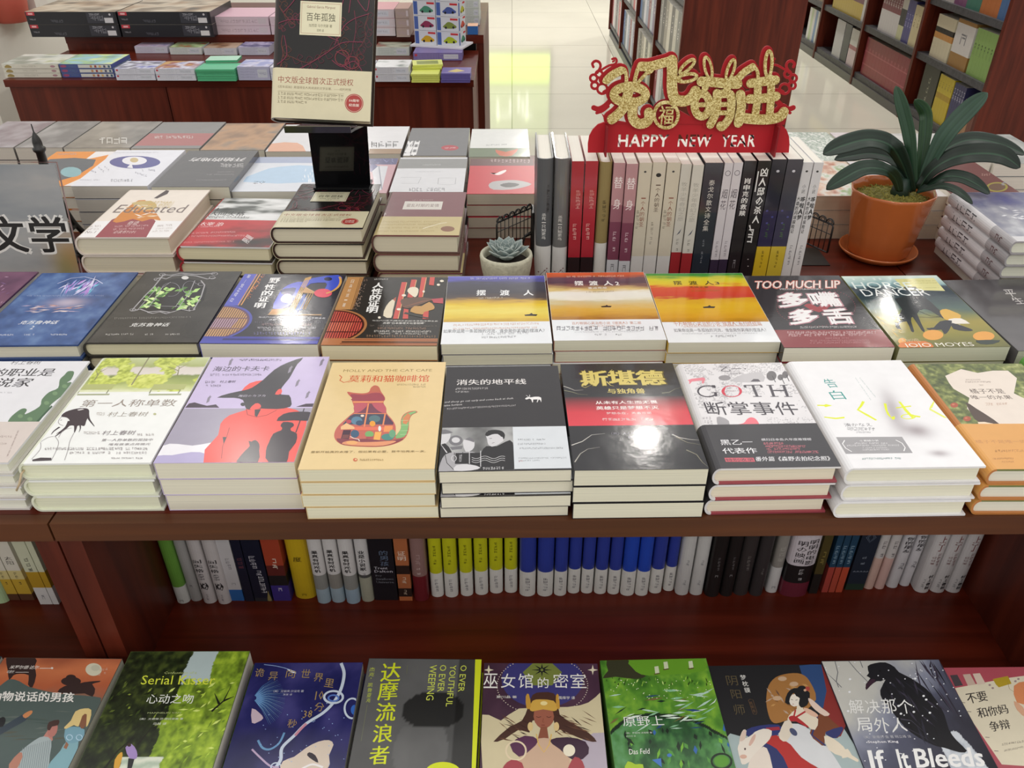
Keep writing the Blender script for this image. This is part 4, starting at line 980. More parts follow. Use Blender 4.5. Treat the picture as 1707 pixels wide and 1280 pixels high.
f2 = ferry([(0, '#a8743a'), (.08, '#cf9a3c'), (.22, '#e0b04c'), (.36, '#d9c9a0'), (.42, '#efe9da'), (.54, '#f1ece2'), (.62, '#dfc07a'), (.70, '#8c6258'), (.76, '#5d4250'), (.86, '#6a4a58'), (.93, '#c8603c'), (1, '#e2643a')], 9, '摆渡人', '#f6f2ee', '重返荒原', geo=dict(vw=v3, band=(300, 370), title=(455, 650, 112, 142), nx=60, sub=((518, 166), (640, 152)), boat=(638, 280, 36), lines=[((360, 90), (755, 84), 10, '#e8c9b0'), ((505, 190), (690, 184), 8, '#8a6a50'), ((525, 416), (760, 412), 10, '#d0a08a'), ((560, 474), (640, 472), 12, '#8a8a90'), ((700, 474), (745, 473), 12, '#8a8a90'), ((430, 455), (870, 450), 8, '#b5b5ba')], txt=[('百万畅销心灵治愈小说《摆渡人》第二部', (412, 402), (865, 380), '#c98d74'), ('~', (310, 440), (985, 412), '#5f5f66')]), num='2')
f3 = ferry([(0, '#b88420'), (.10, '#d9a024'), (.30, '#e4b426'), (.44, '#dca62a'), (.46, '#c9502e'), (.50, '#d0402c'), (.70, '#d9542e'), (.76, '#e8c52c'), (.88, '#d9cf30'), (.95, '#4f9a3c'), (1, '#3f8f3c')], 13, '摆渡人', '#5c4a1c', '无境之爱', geo=dict(vw=v3, band=(1020, 385), title=(1108, 1315, 112, 138), nx=56, sub=((1190, 160), (1310, 146)), boat=(1318, 284, 42), lines=[((1200, 182), (1390, 178), 6, '#8a7a20'), ((1150, 420), (1640, 412), 9, '#d0a08a'), ((1330, 486), (1500, 482), 14, '#8a8a90'), ((1140, 466), (1640, 462), 8, '#b5b5ba')], txt=[('千万畅销心灵治愈小说“摆渡人”系列终结篇', (1090, 412), (1655, 378), '#c98d74'), ('如果命运是一条孤独的河流，谁会是你灵魂的摆渡人？', (1090, 452), (1690, 424), '#77777c')]), num='3')
def art_lip(s, w, l):
    s.view(1277, 440)
    s.R((-500, 800), (1500, -100), '#3a3639')
    a = s.p((110, 436))[1]
    s.raw([(-w / 2, -l / 2), (w / 2, -l / 2), (w / 2, a), (-w / 2, a)], [(0, 1, 2, 3)], '#8d3a3e')
    r = random.Random(8)
    s.dots([(330 + 260 * math.cos(k * .1), 285 + 125 * math.sin(k * .1)) for k in range(63)], 4, '#7a3f48', 5)
    s.poly([(250, 275), (300, 262), (340, 285), (400, 255), (430, 275), (350, 320)], '#a02c34', 1)
    s.Q('TOO MUCH LIP', (-80, 165), (490, 160), (-72, 112), '#d97a6c', .045); s.Q('TOO MUCH LIP', (-78, 161), (488, 157), (-70, 114), '#f3e6df', .015)
    s.T('MELISSA LUCASHENKO', (95, 172), (372, 160), '#e2dcdc', 0, 1)
    for ch, a, b, c in (('多', (100, 285), (280, 280), (75, 195)), ('嘴', (330, 280), (508, 276), (275, 192)), ('多', (170, 398), (345, 392), (150, 305)), ('舌', (420, 395), (590, 390), (370, 300))):
        s.Q(ch, (a[0] - 3, a[1] + 4), (b[0] + 6, b[1] + 4), (c[0] - 3, c[1] - 3), '#c08a94', .075); s.Q(ch, a, b, c, '#f6f3f3', .05)
    s.micro((225, 426), (600, 422), 13, '#cfc8c8')
    s.micro((140, 462), (730, 460), 16, '#e6c8c8'); s.micro((150, 480), (680, 476), 16, '#e6c8c8'); s.micro((380, 498), (550, 496), 11, '#c98f92'); s.micro((290, 514), (680, 510), 11, '#c98f92'); s.micro((290, 528), (690, 524), 11, '#c98f92')
def art_horse(s, w, l):
    s.view(1277, 440)
    def ground(U, V):
        n = fbm(U * 5, V * 9, 7)
        return ramp(V + .10 * (n - .5), [(0, '#6b6a35'), (.12, '#8a8436'), (.30, '#a0913a'), (.42, '#7c8048'), (.5, '#4f665e'), (.66, '#34424a'), (.82, '#2e3a46'), (.86, '#8fb0b4'), (.95, '#c9ddd6'), (1, '#dfe9e0')])
    s.paint(ground, -w / 2 + .0005, w / 2 - .0005, -l / 2 + .0005, l / 2 - .0005, 60, 70)
    s.poly([(850, 100), (1110, 92), (1185, 178), (920, 172)], '#e2dc9a'); s.R((925, 172), (990, 150), '#5c5a52'); s.R((945, 170), (965, 155), '#d9d4c4')
    for y in (116, 130, 162): s.micro((905 + (y - 110), y), (1120 + (y - 110) * .6, y - 2), 6, '#a8a060')
    s.T('THE', (540, 108), (800, 92), '#dfe9e4'); s.Q('HORSE', (590, 165), (985, 165), (560, 120), '#e6efea', -.002); s.Q('DANCER', (655, 214), (1090, 208), (615, 168), '#f0f2ef', -.002)
    s.poly([(850, 230), (960, 210), (1050, 220), (1130, 290), (1190, 340), (1170, 360), (1090, 310), (1040, 300), (1000, 330), (1050, 440), (1030, 440), (970, 350), (960, 380), (980, 445), (960, 445), (930, 380), (880, 400), (900, 440), (880, 440), (850, 390), (900, 300)], '#2a2c30', 1)
    for q in ([(960, 300), (1000, 350), (1090, 355), (1170, 350)], [(1180, 350), (1090, 345), (980, 300)]): s.line(q, 5, '#1c1d20')
    s.poly([(1150, 310), (1190, 298), (1240, 315), (1290, 340), (1270, 370), (1200, 375), (1165, 345)], '#e0b04a', 1)
    s.poly([(1210, 365), (1290, 360), (1350, 395), (1395, 435), (1340, 440), (1280, 400), (1190, 400), (1180, 425), (1205, 385)], '#efe8dc', 1)
    s.poly([(1060, 425), (1110, 420), (1150, 380), (1230, 375), (1210, 440), (1180, 465), (1160, 435), (1090, 440)], '#2c2d34', 1); s.poly([(1230, 390), (1330, 420), (1370, 440), (1320, 445), (1240, 430)], '#2c2d34', 1)
    for x, y, a, b in ((1105, 470, 68, 34), (1440, 478, 72, 32), (900, 510, 26, 20)): s.E((x, y), a, b, '#e8a448', 18)
    s.poly([(1390, 505), (1550, 505), (1500, 530), (1420, 530)], '#2f3a34', 1); s.poly([(890, 520), (1050, 510), (1110, 545), (1080, 565), (900, 565)], '#d97a34', 1)
    s.Q('小', (755, 275), (835, 270), (745, 235), '#eef0ee', .01); s.Q('骑', (800, 330), (880, 325), (765, 288), '#eef0ee', .01); s.Q('手', (850, 380), (925, 375), (815, 340), '#eef0ee', .01)
    for x in (655, 690, 730): s.micro((x, 245), (x + 40, 330), 6, '#b8c4c4')
    s.strokes(24, (680, 330, 900, 480), ['#b59a35', '#c9a83c', '#8a8436'], 60, 10, (20, 50), 9)
    s.T('A NOVEL', (905, 515), (1010, 495), '#e8c9a0', 0, 1); s.Q('JOJO MOYES', (930, 560), (1390, 552), (905, 526), '#f3eddd', -.002)
def art_mist(s, w, l):
    s.view(1277, 440)
    def mist(U, V):
        n = fbm(U * 3, V * 4, 17)
        return ramp(n * .7 + .35 * V, [(.15, '#6d696a'), (.5, '#5d5a5c'), (.9, '#474547')])
    s.paint(mist, -w / 2 + .001, w / 2 - .001, -l / 2 + .001, l / 2 - .001, 30, 40)
    s.Q('平', (1600, 220), (1670, 218), (1565, 170), '#d9d4d2', .004); s.Q('生', (1660, 265), (1730, 262), (1610, 222), '#d9d4d2', .004)
def art_slate(s, w, l):
    s.view(1277, 440)
    s.R((1300, 900), (2600, 300), '#45434a')
    s.poly([(1480, 402), (1620, 396), (1600, 410), (1500, 408)], '#2b2a2e')
Z2 = TABLE + .0003
stack('violet hardcover with a dark nebula cover beside the blue one', Z2, 3, .0225, lambda z: rect_front((-268, 578), (-72, 577), z, .226, math.radians(.2)), art_violet, hc=True, cov='#55364f', mat='film')
stack('blue hardcover with purple crystal strokes and white title', Z2, 3, .0225, lambda z: rect([(63, 455), (231, 454), (131, 574), (-68, 577)], z), art_blue, hc=True, cov='#3c5488', mat='gloss', pages='#dedac8')
stack('black hardcover with a silver wrought gate over green leaves', Z2, 3, .0225, lambda z: rect([(236, 452), (404, 453), (331, 570), (134, 572)], z), art_gate, hc=True, cov='#3c3936', spc='#2f2c2a', mat='gloss', pages='#d9d2b4')
stack('dark paperback with indigo strip and blue archway picture', Z2, 3, .0228, lambda z: rect([(408, 455), (576, 459), (532, 574), (331, 572)], z), art_wild, cov='#34323a', spc='#5a5fc0', mat='film', pages='#d9d5c8')
stack('dark paperback with tan strip and red pillars picture', Z2, 3, .0228, lambda z: rect([(579, 460), (746, 464), (731, 577), (534, 575)], z), art_human, cov='#37332f', spc='#b98a58', mat='film', pages='#dcd2b4')
stack('paperback with a violet to yellow sunset and a tiny boat', Z2, 4, .0168, lambda z: rect([(748, 463), (910, 457), (919, 570), (731, 576)], z), f1, cov='#e8e6e0', spc='#5c5a6a', mat='film', pages='#d4d2bf')
stack('paperback with an orange and white sky and a boat on its path', Z2, 4, .0168, lambda z: rect([(911, 456), (1074, 452), (1111, 565), (921, 569)], z), f2, cov='#e8e6e0', spc='#a8522e', mat='film', pages='#d4d2bf')
stack('paperback with a green, yellow and red striped sky', Z2, 4, .0168, lambda z: rect([(1076, 456), (1237, 455), (1303, 569), (1112, 572)], z), f3, cov='#e8e6e0', spc='#c9a22c', mat='film', pages='#d4d2bf')
stack('charcoal paperback with fat white characters and a maroon foot', Z2, 3, .0224, lambda z: rect([(1239, 458), (1398, 461), (1496, 578), (1305, 580)], z), art_lip, cov='#3a3639', bkc='#8d3a3e', mat='film', pages='#e2dfcf')
stack('paperback with a dark horse and a girl in a yellow meadow', Z2, 3, .0224, lambda z: rect([(1401, 460), (1562, 459), (1686, 577), (1498, 580)], z), art_horse, cov='#7a7a50', mat='film', pages='#c9cbb4')
stack('misty grey paperback with thin pale title beside the horse cover', Z2, 3, .0215, lambda z: rect([(1570, 464), (1720, 468), (1890, 584), (1690, 582)], z), art_mist, cov='#5a5759', mat='film', pages='#b9bba9')
# ------------------------------------------------------------------ third row: big hardcovers
def art_pencil(s, w, l):
    s.view(0, 220)
    s.R((-500, 1300), (2200, -100), '#eadfd4')
    s.R((-500, 705), (2200, 588), '#efecec')
    s.poly([(625, 700), (740, 580), (790, 560), (850, 570), (1000, 560), (1030, 590), (965, 700)], '#96424c')
    s.poly([(745, 592), (870, 480), (960, 450), (1050, 560), (1058, 585), (1000, 575), (940, 592), (880, 575), (820, 592)], '#d08438', 1); s.poly([(870, 470), (1000, 455), (1040, 500), (960, 520)], '#c9b078', 1)
    s.strokes(20, (860, 480, 1020, 570), ['#f1e6da', '#e8d9c4', '#d9a868'], 70, 10, (-20, 20), 4)
    s.poly([(1018, 438), (1100, 385), (1120, 390), (1108, 410), (1040, 440)], '#4f4244', 0)
    s.T('你当像鸟飞往你的山', (935, 505), (1165, 455), '#c9b06c', res=1)
    s.Q('Educated', (740, 535), (1205, 535), (800, 482), '#7a6a66', -.002)
    s.T('奇迹', (835, 615), (930, 590), '#e9d9d4', 0, 1); s.micro((760, 632), (985, 625), 12, '#d9b4b4'); s.micro((750, 650), (955, 645), 12, '#d9b4b4'); s.T('必读书TOP1', (745, 672), (905, 652), '#e9d4d0', 0, 1)
    s.micro((575, 632), (670, 628), 12, '#b5a6a2'); s.micro((565, 650), (655, 648), 12, '#b5a6a2'); s.T('No.1', (560, 670), (640, 655), '#8a7a78', 0, 1)
    s.micro((1040, 628), (1140, 622), 12, '#b5a6a2'); s.micro((1030, 645), (1140, 640), 8, '#c4b8b4'); s.micro((1010, 662), (1120, 658), 10, '#c4b8b4')
def art_ink(s, w, l):
    s.view(0, 220)
    s.R((900, 760), (2200, 300), '#e6e6e6')
    def wash(U, V):
        n = fbm(U * 3, V * 5, 12)
        return ramp(n * 1.1 - .3 * np.abs(V - .5), [(.25, '#ececec'), (.5, '#c9cac9'), (.62, '#5f6360'), (.8, '#2a2d2c')])
    b = s.p((1300, 578))[1]
    s.paint(wash, -w / 2 + .006, w / 2 - .0005, b, l / 2 - .0005, 44, 36)
    def fire(U, V):
        n = fbm(U * 4, V * 5, 31)
        return ramp(n + .55 * (U - .4) + .25 * (.5 - V), [(.35, '#c02c34'), (.6, '#a02028'), (.8, '#521c1e'), (1, '#241a1a')])
    s.paint(fire, -w / 2 + .006, w / 2 - .0005, -l / 2 + .0005, b, 44, 36)
    for q in ([(1390, 520), (1420, 490), (1480, 490)], [(1430, 520), (1450, 500)]): s.line(q, 22, '#2b2a2a', True)
    s.T('人间失格', (1375, 552), (1632, 528), '#262425', .01); s.T('Ningen Shikkaku', (1355, 572), (1655, 556), '#3f3c3c', 0, 1)
    s.T('太宰 治', (1310, 618), (1490, 598), '#efe2e0', .01, 1); s.micro((1290, 632), (1465, 628), 9, '#e8c4c4'); s.micro((1255, 675), (1560, 665), 10, '#e2b4b4'); s.micro((1235, 695), (1620, 690), 10, '#e2b4b4'); s.micro((1215, 735), (1550, 728), 9, '#d99a9a')
    s.Q('限量', (1640, 740), (1680, 700), (1600, 715), '#e6dede', .01, 1)
def solitude(s, w, l, big=False):
    """dark cover with magenta line foliage, cream plate; drawn in the cover's own metres"""
    s.P = None
    X = lambda u: -w / 2 + u * w
    Y = lambda v: -l / 2 + v * l
    s.raw([(X(0), Y(0)), (X(1), Y(0)), (X(1), Y(1)), (X(0), Y(1))], [(0, 1, 2, 3)], '#1d1a19')
    r = random.Random(12); cols = ['#5a2030', '#6c2438', '#4a1c26', '#702c2c', '#5c3426']
    lw = .0011
    for k in range(15):
        x, y, a = r.uniform(.02, .95), r.uniform(.36, .98), r.uniform(0, 6.28); pts = [(X(x), Y(y))]
        for i in range(12):
            a += r.uniform(-.35, .35); x += .045 * math.cos(a); y += .032 * math.sin(a)
            if 0.01 < x < .99 and .3 < y < .99: pts.append((X(x), Y(y)))
        if len(pts) > 2:
            s.line(smoothp(pts, 3), lw, cols[k % 5])
            for i in range(2, len(pts) - 1, 1):
                p = pts[i]; t = r.uniform(.5, 1.1) * .012; d = 1 if i % 2 else -1
                s.line(smoothp([p, (min(max(p[0] + t * .5, X(.01)), X(.99)), p[1] + d * t), (min(max(p[0] + t * 1.2, X(.01)), X(.99)), p[1] + d * t * .6), (min(max(p[0] + t * .7, X(.01)), X(.99)), p[1] + d * t * .1)], 4), lw * .7, cols[(k + 1) % 5])
    for q in ([(.02, .62), (.2, .66), (.4, .63), (.55, .56), (.66, .53)], [(.22, .31), (.4, .38), (.55, .45), (.7, .52), (.9, .53)], [(.62, .5), (.7, .62), (.8, .68), (.95, .72)], [(.66, .55), (.66, .7), (.72, .9), (.68, .99)], [(.75, .72), (.78, .85), (.86, .78), (.93, .74), (.95, .86)], [(.05, .8), (.2, .86), (.3, .97)], [(.1, .7), (.22, .8), (.36, .98)], [(.6, .4), (.7, .36), (.82, .40), (.9, .34)], [(.64, .46), (.75, .42), (.78, .34), (.68, .38)], [(.05, .35), (.15, .42), (.12, .55)]):
        s.line(smoothp([(X(a), Y(b)) for a, b in q], 6), lw * 1.1, '#7a2c44')
    for c, a, b in (((.70, .42), .07, .05), ((.80, .39), .07, .04)): s.ring((X(c[0]), Y(c[1])), a * w, b * l, lw * 1.3, '#7a2c34', 14)
    x0, x1, y0, y1 = .27, .68, .56, .785
    s.raw([(X(x0), Y(y0)), (X(x1), Y(y0)), (X(x1), Y(y1)), (X(x0), Y(y1))], [(0, 1, 2, 3)], '#e6e0c0')
    for a, b in (((x0 + .015, y0 + .012), (x1 - .015, y0 + .012)), ((x0 + .015, y1 - .012), (x1 - .015, y1 - .012)), ((x0 + .015, y0 + .012), (x0 + .015, y1 - .012)), ((x1 - .015, y0 + .012), (x1 - .015, y1 - .012))):
        s.line([(X(a[0]), Y(a[1])), (X(b[0]), Y(b[1]))], .0006, '#b58a74')
    s.T('Gabriel García Márquez', (X(.335), Y(.735)), (X(.615), Y(.758)), '#8a5a4c', 0, 1); s.T('百年孤独', (X(.335), Y(.655)), (X(.62), Y(.71)), '#4a4632', .006)
    s.T('加西亚·马尔克斯 著', (X(.36), Y(.615)), (X(.59), Y(.636)), '#7a7458', 0, 1); s.T('范晔 译', (X(.44), Y(.585)), (X(.51), Y(.603)), '#7a7458', 0, 1)
def solitude_band(s, w, l):
    s.P = None
    X = lambda u: -w / 2 + u * w
    Y = lambda v: -l / 2 + v * l * .82
    s.T('中文版全球首次正式授权', (X(.075), Y(.285)), (X(.82), Y(.342)), '#9a4a3c', .006)
    s.T('《百年孤独》是值得全人类阅读的文学巨著。——纽约时报', (X(.075), Y(.243)), (X(.80), Y(.264)), '#8a7a5c', 0, 1)
    s.line([(X(.075), Y(.218)), (X(.73), Y(.218))], .0005, '#a89a7c')
    for y, x1 in ((.188, .73), (.155, .73), (.122, .37)): s.micro((X(.075), Y(y)), (X(x1), Y(y)), -.004, '#8a7e62')
    s.E((X(.835), Y(.145)), .092 * w, .092 * w, '#b0413c', 32); s.ring((X(.835), Y(.145)), .082 * w, .082 * w, .0006, '#e2c4b0', 30)
    s.T('50周年', (X(.785), Y(.155)), (X(.885), Y(.178)), '#f0e0d2', .02, 1); s.T('纪念版', (X(.785), Y(.118)), (X(.885), Y(.141)), '#f0e0d2', .02, 1)
def art_solitude(s, w, l, band): solitude(s, w, l); solitude_band(band, w, l)
def art_maroon(s, w, l, band):
    s.view(420, 220)
    s.R((0, 900), (2200, 100), '#7d4a4e')
    s.R((995, 512), (1265, 460), '#d9d2c9'); s.T('霍乱时期的爱情', (1020, 496), (1240, 476), '#8a6f6a', 0, 1); s.micro((1060, 455), (1200, 452), 6, '#c9b0ac')
    s.strokes(18, (820, 420, 900, 660), ['#e8dedc', '#cfc2c0'], 30, 6, (60, 110), 8)
    band.view(420, 220)
    for y, x0 in ((600, 850), (618, 840), (640, 830), (662, 820)): band.micro((x0, y), (x0 + 400, y - 2), 9, '#b09a60')
    band.E((1295, 642), 46, 18, '#8a5c40', 20); band.line([(1130, 640), (1250, 605), (1290, 600)], 7, '#f1e8cc')
Z3 = TABLE + .0003
stack('cream hardcover with a pencil nib and maroon foot', Z3, 3, .0316, lambda z: rect([(208, 316), (352, 317), (281, 395), (122, 396)], z), art_pencil, hc=True, cov='#eadfd4', spc='#e2d6ca', mat='print', pages='#d3cbb4')
stack('hardcover with an ink wash head over a red lower half', Z3, 3, .0264, lambda z: rect([(364, 331), (512, 331), (446, 410), (289, 413)], z), art_ink, hc=True, cov='#d9d9d9', spc='#a83038', bkc='#2b2422', mat='print', pages='#d8cfae')
s3 = stack('black hardcover with a cream label and cream band', Z3, 4, .0272, lambda z: rect([(497, 306), (636, 307), (605, 379), (448, 380)], z), art_solitude, hc=True, cov='#1d1a19', spc='#3a2420', obi=(0, .335, '#ded5b4'), mat='gloss', pages='#d3cbb2')
stack('wrapped maroon hardcover with a grey label and straw band', Z3, 3, .0325, lambda z: rect([(650, 320), (775, 320), (770, 392), (612, 392)], z), art_maroon, hc=True, cov='#7d4a4e', spc='#5a3a38', obi=(0, .40, '#c9b681'), mat='film', pages='#d0c8b0')

# display copy on its folded black acrylic stand
zt = TABLE + .0003 + 4 * .0272 + 3 * .0009 + .0013
PH = math.radians(31)
lo = at_y(538, 203, 1.2355)
st = empty('acrylic_book_stand', (lo.x, 0, 0))
def bent(mb, prof, x0, x1, th, sh=None):
    n = len(prof); v = []
    for i, p in enumerate(prof):
        a = Vector(prof[max(i - 1, 0)]); b = Vector(prof[min(i + 1, n - 1)]); t = (b - a).normalized(); nr = Vector((-t.y, t.x)) * th / 2
        for sgn in (1, -1):
            q = Vector(p) + nr * sgn
            d = sh[i] if sh else 0; v += [(x0 + d, q.x, q.y), (x1 + d, q.x, q.y)]
    f = []
    for i in range(n - 1):
        o, k = 4 * i, 4 * i + 4
        f += [(o, o + 1, k + 1, k), (o + 2, k + 2, k + 3, o + 3), (o, k, k + 2, o + 2), (o + 1, o + 3, k + 3, k + 1)]
    f += [(0, 2, 3, 1), (4 * n - 4, 4 * n - 3, 4 * n - 1, 4 * n - 2)]
    mb.add(v, f, '#050505')
zb = lo.z - .010
m = MB(); m.box(-.067, .032, 1.388, 1.432, zt, zt + .0035); m.build('foot_plate', 'acrylic', st)
m = MB(); bent(m, [(1.408, zt + .004), (1.356, .995)], -.067, .032, .004, (0, .013)); m.build('riser', 'acrylic', st)
bk = (math.sin(PH), math.cos(PH))
m = MB(); bent(m, [(1.216, zb + .009), (1.216, zb + .001), (1.25, zb - .005), (1.358, .998)], -.054, .045, .004); m.build('tray', 'acrylic', st)
m = MB(); bent(m, [(1.2745, zb + .004), (1.2745 + bk[0] * .17, zb + .004 + bk[1] * .17)], -.05, .042, .004); m.build('back_rest', 'acrylic', st)
tag(st, 'black acrylic easel holding up the labelled dark hardcover', 'stand')
W_, L_, T_ = .152, .222, .027
sh, osh = Sheet(), Sheet(); solitude(sh, W_, L_); solitude_band(osh, W_, L_)
bkr = mk_book(W_, L_, T_, hc=True, cov='#1d1a19', spc='#2c201e', sheet=sh, obi=(0, .335, '#ded5b4', osh), mat='gloss', pages='#d9d2ba')
ex, ey = Vector((1, 0, 0)), Vector((0, math.sin(PH), math.cos(PH))); ez = ex.cross(ey)
R3 = Matrix((ex, ey, ez)).transposed().to_4x4() @ Matrix.Rotation(math.radians(-2.6), 4, 'Z')
org = Vector((lo.x, lo.y + .004, lo.z)) + ey * (L_ / 2 + .002) - ez * T_
bkr.matrix_world = Matrix.Translation(org) @ R3
tag(bkr, 'black hardcover with cream band propped upright on the acrylic easel', 'book')

# brush lettered acrylic sign and the little tower behind it
sgn = empty('acrylic_sign', (-.89, 1.262, TABLE + .0008))
sgn.rotation_euler = (math.radians(-9), 0, 0)
m = MB(); m.box(-.152, .152, -.0025, .0025, .001, .196, '#ffffff'); m.build('clear_panel', 'clear', sgn)
m = MB(); m.box(-.06, .06, .003, .05, .0005, .0035, '#ffffff'); m.v = [(a, b, c + .16 * b) for a, b, c in m.v]; m.build('foot', 'clear', sgn)
sh = Sheet()
def fog(U, V):
    n = fbm(U * 2.2, V * 7, 8); n2 = fbm(U * 9, V * 34, 5)
    c = ramp(n * .7 + .2 * n2 + .25 * V, [(.2, '#b9b4ad'), (.5, '#a3a4a4'), (.9, '#8b9196')])
    k = (np.exp(-((U - .98) ** 2) / .012 - ((V - .18) ** 2) / .05))[..., None] * .9
    k2 = (np.exp(-((U - .93) ** 2) / .004 - ((V - .05) ** 2) / .03))[..., None] * .6
    c = c * (1 - k) + np.array(H('#b08a58')) * k
    return c * (1 - k2) + np.array(H('#8a8a4a')) * k2
sh.paint(fog, -.150, .150, .004, .193, 70, 60)
for i, ch in enumerate('外国文学'):
    x = -.128 + i * .0705; q = ((x, .048), (x + .060, .108))
    sh.T(ch, (q[0][0] - .002, q[0][1] - .002), (q[1][0] + .002, q[1][1] + .002), '#e6e4e0', .06); sh.T(ch, q[0], q[1], '#1c1a1a', .022)
m = MB(); sh.emit(m, lambda a, c, h: (a, -.0036 - h, c)); m.box(-.150, .150, -.0034, -.0027, .004, .193, '#a3a4a4'); m.build('printed_insert', 'print', sgn)
tag(sgn, 'clear sign holder with black brush characters on a grey misty insert', 'sign')

tw = empty('tower_figurine', (-.806, 1.372, TABLE))
def pz(z):      # half width of the tower at height z
    return .038 * math.exp(-z / .035) + .0042
for sx in (-1, 1):
    for sy in (-1, 1):
        m = MB(); m.tube([(sx * pz(z), sy * pz(z), z) for z in [.002 + i * .012 for i in range(14)]], [.0055 - .0002 * i for i in range(14)], '#1d1a18', 6); m.build('leg', 'metal', tw)
for z, n_ in ((.045, 'lower_platform'), (.095, 'middle_platform')):
    k = pz(z) + .002; m = MB(); m.box(-k, k, -k, k, z, z + .006, '#1d1a18'); m.build(n_, 'metal', tw)
m = MB(); m.lathe([(.0085, .098), (.008, .13), (.0076, .160), (.0072, .185), (.010, .188), (.0105, .193), (.0075, .195), (.0075, .203), (.006, .210), (.003, .217), (.0012, .220), (.0008, .233)], 12, '#1d1a18'); m.build('spire', 'metal', tw)
m = MB(); m.box(-.045, .045, -.045, .045, 0.0004, .004, '#1d1a18'); m.build('base', 'metal', tw)
tag(tw, 'small black lattice tower figurine behind the brush lettered sign', 'figurine')
# ------------------------------------------------------------------ books standing spine outwards
def spine_book(x0, x1, yf, z, l, depth, desc, group=None, hc=False, cov='#fff', bands=None, txt=(), mat='print', pages='#e9e3d2', lean=0.0, deco=None, bkc=None, low=1.0):
    """x0..x1 the spine's edges in the shop, yf its distance; txt = [(text, v_top, v_bottom, width share, colour, bold, side)]"""
    t = max(.006, abs(x1 - x0) - .0006)
    sp = Sheet()
    for q in txt:
        q = tuple(q) + (0.0, 0.0)[len(q) - 5:] if len(q) < 7 else q
        tx, v1, v0, ws, col, bold, side = q
        sp.V(tx, (side * t, -l / 2 + v1 * l), (side * t, -l / 2 + v0 * l), ws * t, col, bold, 1, .84)
    if deco: deco(sp, t, l)
    if low < 1: sp.it = [([(a, (b + l / 2) * low - l / 2) for a, b in q[0]],) + q[1:] for q in sp.it]
    b = mk_book(depth, l, t, hc=hc, cov=cov, bands=bands, spine=sp if sp.it else None, mat=mat, pages=pages, bkc=bkc)
    # local x -> into the shelf, y -> up, z -> to the right
    R_ = Matrix(((0, 0, 1), (1, 0, 0), (0, 1, 0))).to_4x4()
    b.matrix_world = Matrix.Translation((min(x0, x1) + .0003, yf + depth / 2 + .0006, z + l / 2 + .0004)) @ Matrix.Rotation(lean, 4, 'Y') @ R_
    tag(b, desc, 'book', group)
    return b

